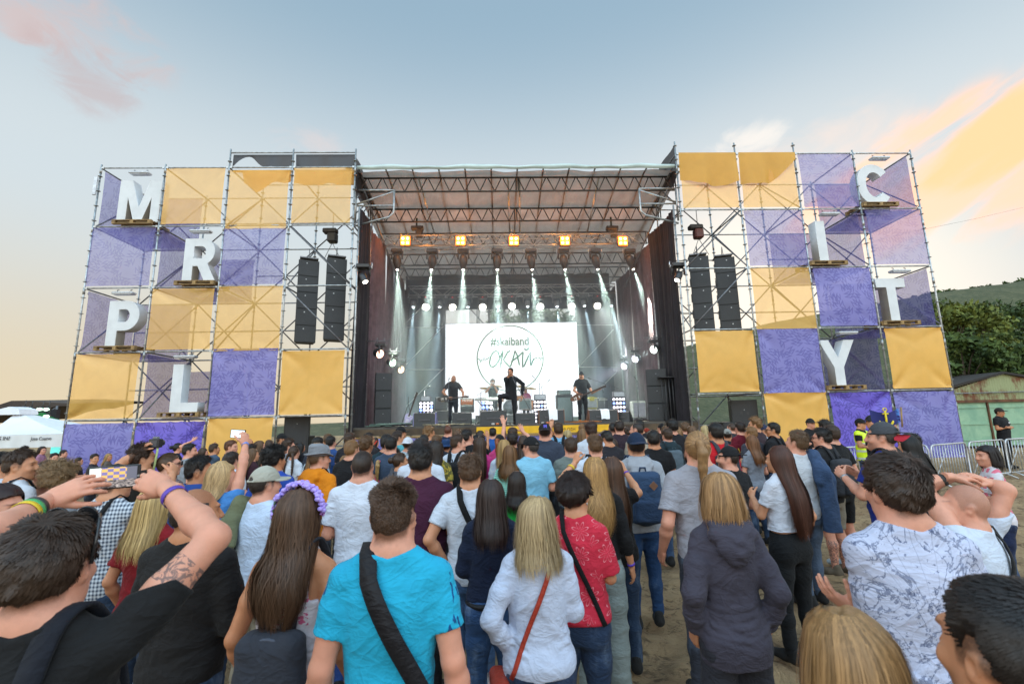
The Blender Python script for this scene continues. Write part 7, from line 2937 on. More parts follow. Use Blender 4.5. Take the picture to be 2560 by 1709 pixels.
def cap_text(info,txt,col,size=.055,back=False,capyaw=0,dy=0.0):
 me = text_mesh(txt,size,.001,.003)
 o = link('lettering',me,flat('cap lettering '+col,col,.7),info['root'])
 a = Matrix.Translation(Vector((0,.112+dy,1.702))) @ Matrix.Rotation(R(180),4,'Z') @ Matrix.Rotation(R(90 - 18),4,'X') if not back else Matrix.Translation(Vector((0,-.124,1.70))) @ Matrix.Rotation(R(72),4,'X')
 Cm = Matrix.Translation(Vector(PIV)) @ Matrix.Rotation(-R(capyaw),4,'Z') @ Matrix.Translation(-Vector(PIV))
 o.matrix_local = info['T'] @ Cm @ a
 return o

BLK,NAVY,WHT,GRY = '#1b1b1d','#1c2840','#cfd5e2','#8f9196'
BROWN,DKBROWN,BLACKH,BLOND,LTBROWN,GINGER,GREYH = '#3a261a','#241812','#15110f','#a3804e','#6b4a2e','#7d4a28','#3b3430'
PURPLEBAND = flat('violet festival wristband','#5a3aa8',.5)
W = lambda reg,x,y,Y: at(reg,x,y,Y)
G_ = GROUP

# ---- nearest row -------------------------------------------------------------
YP = 1.70
a = person('R1',300,632,0,'dark-haired man in black filming with a phone, sunglasses on his head',depth=1.28,yaw=-10,tc=BLK,hair='short',hc='#33241a',tone='rosy',pants='jeans',pc='#22262e',
           arms=((W('R1',-150,800,1.34),W('R1',268,552,1.62),(.86,.20,.42)),(W('R1',1185,760,1.46),W('R1',915,482,1.64),(-.88,.16,.26))),
           hands=(dict(palm=(.1,.95,-.3),world=1,shape=(26,1.1),thumb=.5),dict(palm=(-.1,.95,-.3),world=1,shape=(34,1.0),thumb=.4)),hairk=dict(top=.022,side=.016,tuft=.026,n=9000,messy=.10,lift=.10),
           sleeve=(.62,.56),loose=.006,build=.98,tattoo=None or 0,seed=101)
glasses(a,True)
tl_ = (Matrix.Rotation(-a['root'].rotation_euler[2],3,'Z') @ (W('R1',985,965,1.40) - a['root'].location))/a['s']
for ch in a['root'].children:
 if ch.name.startswith('body'):
  ch.material_slots[0].material = skin('rosy','#33241a',.8,False,tuple(tl_))
band(a,1,PURPLEBAND,.30,.037,.010)
for k_,(mt,rr) in enumerate(((flat('black printed wristband',(.02,.02,.02),.4),.038),(flat('green rubber wristband','#3f9a5a',.5),.039),(flat('yellow rubber wristband','#d2b21c',.5),.040))):
 band(a,-1,mt,.28+.07*k_,rr,.008)
ph = W('R1',630,425,YP)
scr_m,st,sbd = new_mat('phone camera view')
stc = nd(st,'ShaderNodeTexCoord').outputs['Generated']
ssp = nd(st,'ShaderNodeSeparateXYZ')
st.links.new(stc,ssp.inputs[0])
chk = nd(st,'ShaderNodeTexChecker')
chk.inputs['Scale'].default_value = 8
chk.inputs['Color1'].default_value = (.60,.36,.10,1)
chk.inputs['Color2'].default_value = (.15,.13,.30,1)
smp = nd(st,'ShaderNodeMapping')
smp.inputs['Scale'].default_value = (1.0,0,.8)
st.links.new(stc,smp.inputs[0])
st.links.new(smp.outputs[0],chk.inputs[0])
c1 = tmix(st,tmath(st,'GREATER_THAN',ssp.outputs[0],.24),(.62,.66,.62),chk.outputs[0])
c1 = tmix(st,tmath(st,'GREATER_THAN',ssp.outputs[0],.78),c1,(.10,.10,.13))
c1 = tmix(st,tmath(st,'LESS_THAN',ssp.outputs[2],.38),c1,tmix(st,tramp(st,tnoise(st,14,3,.6,0,None,'Generated'),.4,.65),(.04,.035,.04),(.4,.33,.3)))
st.links.new(c1,sbd.inputs['Base Color'])
st.links.new(c1,sbd.inputs['Emission Color'])
sbd.inputs['Emission Strength'].default_value = .45
phone(ph,(0,R(-2),R(14)),'black phone showing the stage on its screen, held in both hands',scr_m,(.160,.080))
put_on(backpack('m',1.04,1,cloth('#1a1d28'),cloth('#1c1f29'),'black backpack with blue piping on the man filming at the left',.40,.30,.13,.92,cloth('#1f6fa0')),a['root'])

b = person('R2',850,446,0,'man in bright turquoise T-shirt with a wide black strap across his back',depth=1.84,yaw=-3,head=(8,0,0),tc='#27b3d0',pat='sleevestroke',tc2='#123a78',hair='short',hc='#4a3527',tone='rosy',
           arms=('down','down'),hairk=dict(top=.020,side=.003,tuft=.014,n=9000,messy=.4,lift=.45,curl=.25),build=.98,scalp=.75,sleeve=.62,loose=.006,vox=.0065,seed=102,amp=.004)
bag(b,-1,cloth('#1d1b1f',None,None,.6),'wide black bag strap across the turquoise T-shirt',.062,cloth('#1d1b1f'),1.00)
on_head(b,MB().tube([(.062*math.sin(t_),-.016+.066*-math.cos(t_) - .004,1.500+.012*math.cos(t_)) for t_ in np.linspace(0,6.28,30)[:-1]],.0018,5,closed=True),'necklace',flat('brown cord','#4a3020'))

c = person('R3',305,530,0,'blonde woman in pale blue striped blouse with a red bag strap','f',depth=2.4,yaw=-4,top='long',tc='#ccd3e6',pat='pin',tc2='#a9b6d8',hair='shoulder',hc='#9c8460',arms=('hips','fold'),pc='#2c3a55',hairk=dict(n=2800,flip=.5,wave=.15,part=.012),
           loose=.014,fat=1.03,hem=.88,seed=103,vox=.007,amp=.007)
bag(c,1,cloth('#b8412e',None,None,.5),'red leather shoulder bag of the blonde woman in the pale blue blouse',.024,cloth('#a83a28',None,None,.45),.90)

d = person('R3',1320,398,0,'person with a blond bob in a dark grey hooded sweatshirt','f',depth=2.5,yaw=2,top='long',tc='#4a4653',hood=True,hair='bob',hc='#96714a',arms=('pocket','pocket'),pc='#33333b',ppat=None,hairk=dict(n=3000,part=.0),loose=.020,hem=.80,seed=104,fat=.98,build=.96,vox=.007,amp=.008)

e = person('R2',330,488,0,'tanned woman with long brown hair, a lilac flower crown and a grey backpack','f',depth=2.15,yaw=4,top='tank',tc='#d7cfd6',pat='print',tc2='#c05a80',hair='long',hc='#4b3322',tone='tan',arms=('loose','loose'),pants='jeans',pc='#cfd0d2',ppat='camo',hairk=dict(n=3200,end=1.25,wave=.45,width=1.02,part=.008),seed=105,vox=.007)
put_on(backpack('f',1,1,cloth('#3a3d47'),cloth('#2b2d35'),'grey backpack with round badges on the woman in the flower crown',.42,.27,.13,.80,cloth('#5d6270')),e['root'])
bp_ = [o for o in COL.objects if o.name.startswith('backpack') and 'badges' in o.get('label','')][0]
for x_,z_,col in ((.04,1.02,'#d8cfc0'),(-.03,.95,'#a08a60')):
 MB().lathe((x_,-.345,z_),[(.022,0),(.020,.006),(.004,.008)],16,(0,-1,0)).build('badge',flat('pin badge '+col,col,.4),bp_)
m1,m2,m3_ = MB(),MB(),MB()
rnd = random.Random(5)
for k_ in range(30):
 t_ = -2.6+5.2*k_/29
 p_ = Vector((.094*math.sin(t_),.012+.085*-math.cos(t_)*.45+.02,1.715+.052*math.cos(t_)))
 p_ = Vector((.106*math.sin(t_*.62),-.005+rnd.uniform(-.010,.010),1.655+(.117+rnd.uniform(-.004,.004))*math.cos(t_*.62)))
 out = (p_ - Vector((0,0,1.65))).normalized()
 u_ = out.orthogonal().normalized()
 v_ = out.cross(u_)
 tgt = m1 if k_ % 3 == 0 else m3_
 big = 1.35 if k_ % 3 == 0 else .62
 for q_ in range(7):
  an = q_*1.047+rnd.random()
  tgt.ball(p_+(u_*math.cos(an)+v_*math.sin(an))*.012*big+out*(.006+.006*(q_ % 2)),(.0105*big,.0105*big,.008*big),7,5)
 tgt.ball(p_+out*.014,.008*big,6,4)
 m2.tube([p_,p_+u_*.016+out*.008,p_+u_*.03],[.003,.006,.001],4)
fc = on_head(e,m1,'flower_crown',flat('lilac silk petals','#a892e0',.8,0,.3,60))
o = m2.build('leaves',flat('dark silk leaves','#2c4a28',.7),fc)
o = m3_.build('flowers',flat('pink silk petals','#8d5a9a',.8,0,.4,80),fc)

f_ = person('R4',822,300,0,'young man with thick brown hair in a white T-shirt printed with blue maps',depth=1.80,yaw=6,head=(-4,0,0),tc='#c6cbe4',pat='map',tc2='#2e3f66',hair='short',hc='#33231a',tone='rosy',stubble=.0,
   arms=((W('R4',840,1440,1.84),W('R4',612,1168,1.96),(-.80,.25,.62)),'fold'),hands=(dict(palm=(.55,.3,.75),world=1,shape=(16,1.0),thumb=.75),None),
   hairk=dict(top=.026,side=.016,tuft=.028,n=10000,messy=.14,lift=.14,line=.008),build=.96,sleeve=.68,loose=.012,vox=.007,seed=106)
band(f_,-1,flat('black watch strap',(.02,.02,.02)),.16,.034,.012,'watch')

person('R4',560,1150,0,'woman with straight blond hair, only her crown showing at the bottom edge','f',depth=1.0,yaw=28,head=(8,0,0),tc='#8a8f98',hair='medium',hc='#8f6c45',tone='warm',hairk=dict(n=3600,part=-.012),vox=.007,seed=107)
person('R4',1440,960,0,'dark-haired man at the bottom right corner, blurred, his face turned left',depth=.80,yaw=4,head=(-8,0,0),tc='#2a2526',hair='short',hc='#1a1311',tone='warm',stubble=.5,hairk=dict(top=.014,side=.011,tuft=.016,n=9000,line=-.012,messy=.06,lift=.06),vox=.007,seed=108)

g_ = person('R4',1212,462,0,'man with shaved head, white T-shirt and both hands clasped on his head',depth=2.4,yaw=-30,head=(-25,0,0),tc='#cdd6e6',hair='buzz',hc='#4a3a30',tone='rosy',scalp=.42,hairk=dict(none=1),
   arms=((W('R4',985,470,2.53),W('R4',1150,425,2.47),(.95,.05,-.05)),(W('R4',1450,500,2.45),W('R4',1362,458,2.49),(-.72,.12,.40))),
   hands=(dict(palm=(.1,.2,-.95),world=1,shape=(14,1.3),thumb=.9),dict(palm=(0,.3,-.9),world=1,shape=(18,1.1),thumb=.6)),build=1.08,sleeve=.62,seed=109,vox=.008)
band(g_,-1,flat('black watch strap',(.02,.02,.02)),.20,.036,.013,'watch')
bag(g_,1,cloth('#141416'),'black strap across the white T-shirt of the shaven-headed man',.05)

# ---- second and third rows ---------------------------------------------------
h_ = person('R1',1085,468,0,'balding man in a black sweater, face turned right, at the left',depth=2.3,yaw=10,head=(34,0,0),top='long',tc='#1d1b1c',hair='short',hc='#2c2320',tone='tan',arms=('fold','fold'),hairk=dict(top=-.012,side=.006,tuft=.006,n=1500,line=-.0),scalp=.35,build=1.06,seed=110)
on_head(h_,MB().tube([(.066*math.sin(t_),-.016 - .072*math.cos(t_),1.495+.014*math.cos(t_)) for t_ in np.linspace(0,6.28,30)[:-1]],.003,5,closed=True),'necklace',CHROME)
i_ = person('R1',640,348,0,'man in blue and white checked shirt with a black cap, behind the held-up phone',depth=3.5,yaw=10,head=(20,0,0),tc='#d4dbe4',pat='plaid',tc2='#26364f',hair='short',hc=BLACKH,cap='cap',capc=BLK,arms=('front','phone'),build=1.05,loose=.024,seed=111,sleeve=.8)
bag(i_,1,cloth('#17181c'),'black strap across the checked shirt at the left',.035)
person('R1',868,470,0,'woman with straight fair hair in a dark red top, half hidden by the raised forearm','f',depth=3.1,yaw=8,tc='#8c1822',hair='medium',hc='#b0925e',hairk=dict(n=800),seed=112,top='tee',arms=('loose','front'))
person('R1',1465,358,0,'man in a pale cap and light blue shirt with a green jacket on his shoulder',depth=3.4,yaw=22,head=(18,0,0),tc='#c0d0e8',hair='short',hc='#2a201a',cap='cap',capc='#b9b6a8',pants='jeans',pc='#a69c88',ppat=None,arms=('front','front'),hem=.82,loose=.022,seed=113,tone='rosy')
jacket_over(PEOPLE[-1]['root'],-1,cloth('#6f7358'),'olive green jacket slung over the shoulder of the man in the pale cap',.62)
person('R2',680,278,0,'man with cropped dark hair in a long white T-shirt, behind the turquoise shirt',depth=3.75,yaw=2,tc='#d6dbe8',hair='buzz',hc='#30231c',tone='rosy',scalp=.78,pc='#2b4a8c',arms=('front','fold'),build=1.08,sleeve=.75,seed=114,hem=.83)
person('R2',1000,238,0,'tall man with dark hair in a plum purple T-shirt and black trousers',depth=3.65,yaw=0,tc='#4a1f3a',hair='short',hc='#1f1917',pc='#1a1b1e',ppat=None,arms=('front','front'),hairk=dict(top=.028,side=.014,tuft=.024),build=1.08,sleeve=.75,seed=115,hem=.82,loose=.022)
j_ = person('R2',1272,298,0,'man with brown hair in a tight white T-shirt with a black strap over his shoulder',depth=3.55,yaw=3,tc='#ccd3e0',hair='short',hc='#4d3624',pc='#44628a',arms=('hips','fold'),hairk=dict(top=.026,side=.012,tuft=.026),seed=116,loose=.010)
bag(j_,-1,cloth('#141416'),'black strap across the tight white T-shirt',.045)
k_ = person('R2',1385,432,0,'woman with straight dark brown hair in a navy sweater and belted jeans','f',depth=3.1,yaw=-2,top='long',tc='#16213a',hair='medium',hc='#2d1d18',pc='#34527c',arms=('fold','fold'),hairk=dict(n=2200,end=1.34),loose=.014,hem=.97,seed=117)
MB().tube([(.165*math.sin(t_),-.008+.128*-math.cos(t_),.945) for t_ in np.linspace(0,6.28,40)[:-1]],.020,6,closed=True).build('belt',cloth('#17161a',None,None,.5),k_['root'])
l_ = person('R3',515,402,0,'woman with short dark hair in a coral red shirt with white flower outlines','f',depth=2.8,yaw=14,head=(22,0,0),top='collar',tc='#cf3148',pat='floral',tc2='#f0a0a8',hair='short',hc='#24150f',arms=('hips','fold'),pc='#2f4260',hairk=dict(top=.030,side=.016,tuft=.020,n=8000,full=.018,messy=.14,lift=.2,line=.010),sleeve=.85,loose=.024,hem=.92,seed=118,hw=.2)
bag(l_,-1,cloth('#141416'),'black strap across the coral red flowered shirt',.028,None,.93,.040)
for sg in (-1,1):
 on_head(l_,MB().ball((sg*.083,.0,1.585),(.005,.005,.009),8,6),'earring',CHROME)
m_ = person('R3',632,310,0,'woman with long wavy golden hair in a black cardigan and pale grey trousers','f',depth=3.6,yaw=10,top='three',tc='#19181a',hair='wavy',hc='#9a7444',arms=('front','down'),pants='jeans',pc='#8f9a98',ppat=None,pfit=.022,hairk=dict(n=2000,end=1.18),hem=.99,seed=119)
band(m_,1,PURPLEBAND,.12,.030,.009)
n_ = person('C2',1370,716,0,'woman with long straight brown hair holding both hands up, in a black T-shirt','f',depth=3.95,yaw=4,tc='#1f1c1c',hair='long',hc='#4a2f1e',arms=((W('C2',740,1010,4.03),W('C2',905,800,4.19),(.25,.12,.85)),(W('C2',1715,1180,3.93),W('C2',1545,905,4.17),(-.25,.12,.85))),
   hands=(dict(palm=(.8,.5,0),world=1,shape=(48,.8),thumb=.5),dict(palm=(-.8,.5,0),world=1,shape=(52,.8),thumb=.5)),seed=120,sleeve=.6)
band(n_,-1,flat('yellow bead bracelet','#d8b51e',.4),.34,.037,.010)
band(n_,1,PURPLEBAND,.16,.030,.008)
o_ = person('R3',858,172,0,'man in a backward navy cap with a blue backpack over a grey hoodie and jeans',depth=4.7,yaw=2,top='long',tc='#a9adb6',hood=True,hair='short',hc=DKBROWN,cap='cap',capc='#1b2c46',capyaw=176,pc='#27456e',arms=('front','front'),loose=.030,seed=121,stance=.04)
put_on(backpack('m',1,1,cloth('#344a68'),cloth('#2d405c'),'blue denim backpack with a brown leather patch on the man in the navy cap',.46,.30,.15,.95,cloth('#16181d'),loose=.034),o_['root'])
bp_ = [o for o in COL.objects if o.name.startswith('backpack') and 'leather patch' in o.get('label','')][0]
MB().box((.05,-.335,1.30),(.06,.006,.06),Euler((0,R(45),0)),.002).build('patch',flat('brown leather patch','#6b4630',.6),bp_)
person('R3',1195,168,0,'man with a fair ponytail tied in light blue, in a pale grey T-shirt',depth=3.5,yaw=6,head=(10,0,0),tc='#a6a4ad',hair='pony',hc='#8d6a45',tone='rosy',arms=('loose','front'),build=1.04,sleeve=.72,hairk=dict(n=700,wave=.6,tail=.34),loose=.02,pc='#3a3d48',seed=122)
on_head(PEOPLE[-1],MB().lathe((0,-.140,1.672),[(.022,-.010),(.028,-.006),(.028,.006),(.022,.010)],14,(0,-1,-.1)),'hair_tie',flat('light blue hair tie','#6fb2d8',.7))
p_ = person('R4',188,248,0,'woman with very long chestnut hair in a white T-shirt and black jeans','f',depth=4.0,yaw=-16,head=(-14,0,0),tc='#d5d8e4',hair='long',hc='#46261a',pc='#17181b',ppat=None,arms=('clap','loose'),hairk=dict(n=2400,end=1.02,width=1.1),hem=.95,loose=.012,seed=123)
q_ = person('R4',305,166,0,'man in a white T-shirt and grey jeans with a denim jacket over his shoulder',depth=5.0,yaw=-10,head=(-22,12,0),tc='#c9ccd2',hair='short',hc='#5a432e',tone='rosy',pc='#55657c',arms=('front','front'),sleeve=.95,seed=124,stance=.05,scalp=.7)
jacket_over(q_['root'],1,cloth('#3d5273'),'blue denim jacket slung over the shoulder of the man in grey jeans',.66)
r_ = person('R4',428,152,0,'man with dark glasses and beige shorts, his calf tattooed',depth=5.9,yaw=-24,head=(-22,0,0),tc='#1d1d20',hair='short',hc='#1d1612',tone='rosy',pants='shorts',pc='#9a9080',ppat=None,shoes='#6a5f50',arms=('front','loose'),seed=125,tattoo=1)
glasses(r_)
put_on(backpack('m',1,1,cloth('#3a3c42'),cloth('#2b2c31'),'dark grey backpack on the man in beige shorts',.44,.29,.14,.95),r_['root'])
s_p = person('R4',478,136,0,'man in black T-shirt and black shorts with white trainers',depth=6.2,yaw=-20,head=(-5,0,0),tc='#171719',hair='short',hc='#3a2a20',tone='rosy',pants='shorts',pc='#1a1a1c',ppat=None,shoes='#b9bcc4',arms=('front','loose'),seed=126,build=1.08)
t_p = person('R4',752,114,0,'man in a grey cap with a red brim worn backward and a blue T-shirt, clapping',depth=4.2,yaw=-22,head=(-30,0,0),tc='#1f348f',hair='short',hc=GREYH,cap='snap',capc='#4a4c52',capyaw=165,tone='rosy',arms=('clap','clap'),stubble=.5,build=1.1,fat=1.06,seed=127,zground=0)
on_head(t_p,MB().sheet(12,6,lambda a_,b_: (.078*(2*a_ - 1)*(1 - .25*b_),-.080 - .115*b_*math.sqrt(max(.02,1 - (2*a_ - 1) ** 2*.8)),1.664 - .012*b_ - .05*(2*a_ - 1) ** 2)),'brim',cloth('#b8293a'))
cap_text(t_p,'Battery','#c9c9cc',.040,True)
put_on(backpack('m',1.1,1.06,cloth('#23262c'),cloth('#1b1d22'),'black backpack on the man in the red and grey cap',.42,.29,.14,.98),t_p['root'])
band(t_p,-1,flat('steel watch',(.4,.4,.42),.3,.8),.12,.033,.010,'watch')
person('R4',905,195,0,'woman with long black hair behind the thick-haired man in the map shirt','f',depth=5.2,yaw=-20,tc='#1b191b',hair='long',hc='#14100f',seed=128,hairk=dict(width=1.3,end=1.1))
person('R4',925,185,0,'dark-haired person just behind the woman with long black hair',depth=6.6,yaw=-16,head=(-60,0,0),tc='#2a2527',hair='curly',hc='#181211',seed=129)
person('R4',715,560,0,'child in a turquoise T-shirt half hidden behind the map-print shirt',depth=2.75,yaw=-10,H=1.28,tc='#3fb8a8',hair='short',hc=BROWN,tone='tan',arms=('loose','fold'),pc='#23365a',seed=130,loose=.022)
u_p = person('R4',1335,248,0,'woman with a dark bob in a pink and white checked shirt, face turned left','f',depth=4.9,yaw=-55,head=(-25,0,0),top='collar',tc='#d8d2d8',pat='check',tc2='#e06a80',hair='bob',hc='#1d1413',tone='rosy',arms=('fold','loose'),pc='#1f2a4a',seed=131)
v_p = person('R1',120,272,0,'young man in a white T-shirt with a dark strap, profile turned right',depth=4.1,yaw=25,head=(42,0,0),tc='#c9ccd4',hair='short',hc='#3a281c',tone='warm',arms=('front','fold'),hairk=dict(top=.024,side=.008),seed=132)
bag(v_p,1,cloth('#20242f'),'dark strap across the white T-shirt of the young man at the left',.05)
person('R1',268,326,0,'woman facing the camera in a navy top with white trim, at the left','f',depth=4.35,yaw=165,head=(-8,0,0),top='tank',tc='#1d2338',hair='bun',hc='#5a3f2a',tone='rosy',arms=('loose','loose'),seed=133,vox=.009)
person('R1',340,350,0,'woman with light brown curly hair behind the raised left hand','f',depth=4.2,yaw=10,tc='#8b9098',hair='curly',hc='#7d6243',hairk=dict(top=.045,side=.040,tuft=.035),seed=134)
person('R1',5,288,0,'dark-haired man cut by the left edge, behind the young man in white',depth=4.6,yaw=10,head=(20,0,0),tc='#c6c9d2',hair='short',hc='#1f1712',seed=135)
person('R1',8,462,0,'person with reddish dark hair at the left edge, face turned right','f',depth=2.5,yaw=60,head=(25,0,0),top='long',tc='#1b1a1d',hair='bob',hc='#2c1714',tone='rosy',seed=136)
w_p = person('R1',938,288,0,'person with a knitted headband and sunglasses in a plaid shirt, face turned right',depth=5.0,yaw=25,head=(38,0,0),tc='#8a7468',pat='plaid',tc2='#3a3f58',hair='bun',hc='#4a3524',seed=137,tone='rosy')
glasses(w_p)
x_p = person('R1',1105,308,0,'man with thick black hair in a blue jacket, face turned right',depth=4.0,yaw=28,head=(40,0,0),top='long',tc='#2c4f9a',hair='short',hc='#1a1412',hood=True,tone='tan',seed=138,hairk=dict(top=.026,side=.008))
y_p = person('R1',1232,340,0,'blonde woman in a light blue top, one arm up with a phone','f',depth=3.75,yaw=18,head=(30,0,0),tc='#4f8fcc',hair='wavy',hc='#b59468',tone='rosy',
             arms=('front',(W('C3',280,690,3.8),W('C3',312,420,4.0),(-.15,.12,.95))),hands=(None,dict(palm=(-.7,.6,0),world=1,shape=(40,1.0),thumb=.7)),hairk=dict(end=1.28),seed=139,sleeve=(.6,.3))
band(y_p,1,flat('blue paper wristband','#6f84c8',.6),.02,.029,.012)
phone(W('C3',205,258,4.06),(0,R(4),R(-10)),'small phone held high in the blonde woman\'s raised hand',glowing('pale phone view',(.62,.74,.78),.55),(.145,.074))

# man holding a camera on a short stick
z_p = person('C4',1880,575,0,'person holding up a black camera on a stick in front of the violet banner',depth=4.9,yaw=20,head=(35,0,0),tc='#2a2420',hair='curly',hc=BROWN,arms=((W('C4',1560,850,4.75),W('C4',1815,665,4.85),(.62,.2,.72)),'front'),
             hands=(dict(palm=(.6,.6,-.3),world=1,shape=(34,1.0),thumb=.7),None),seed=140,top='long')
cm = thing('camera','black compact camera on a pale stick, held up before the violet banner','camera',W('C4',2035,560,4.9),R(-12))
MB().box((0,0,0),(.125,.06,.088),None,.008).build('body',DKPLASTIC,cm)
MB().box((0,-.032,-.005),(.10,.004,.065)).build('screen',flat('dim camera screen',(.06,.06,.07),.2),cm)
MB().lathe((0,.03,0),[(.032,0),(.030,.05)],16,(0,1,0)).build('lens',DKPLASTIC,cm)
MB().box((.0,0,.055),(.05,.04,.022),None,.004).build('flash',GREYPLASTIC,cm)
MB().tube([(.03,0,-.045),(.03,0,-.09),(.0,0,-.36)],.010,8).build('stick',flat('pale green stick','#b7c98a',.4),cm)
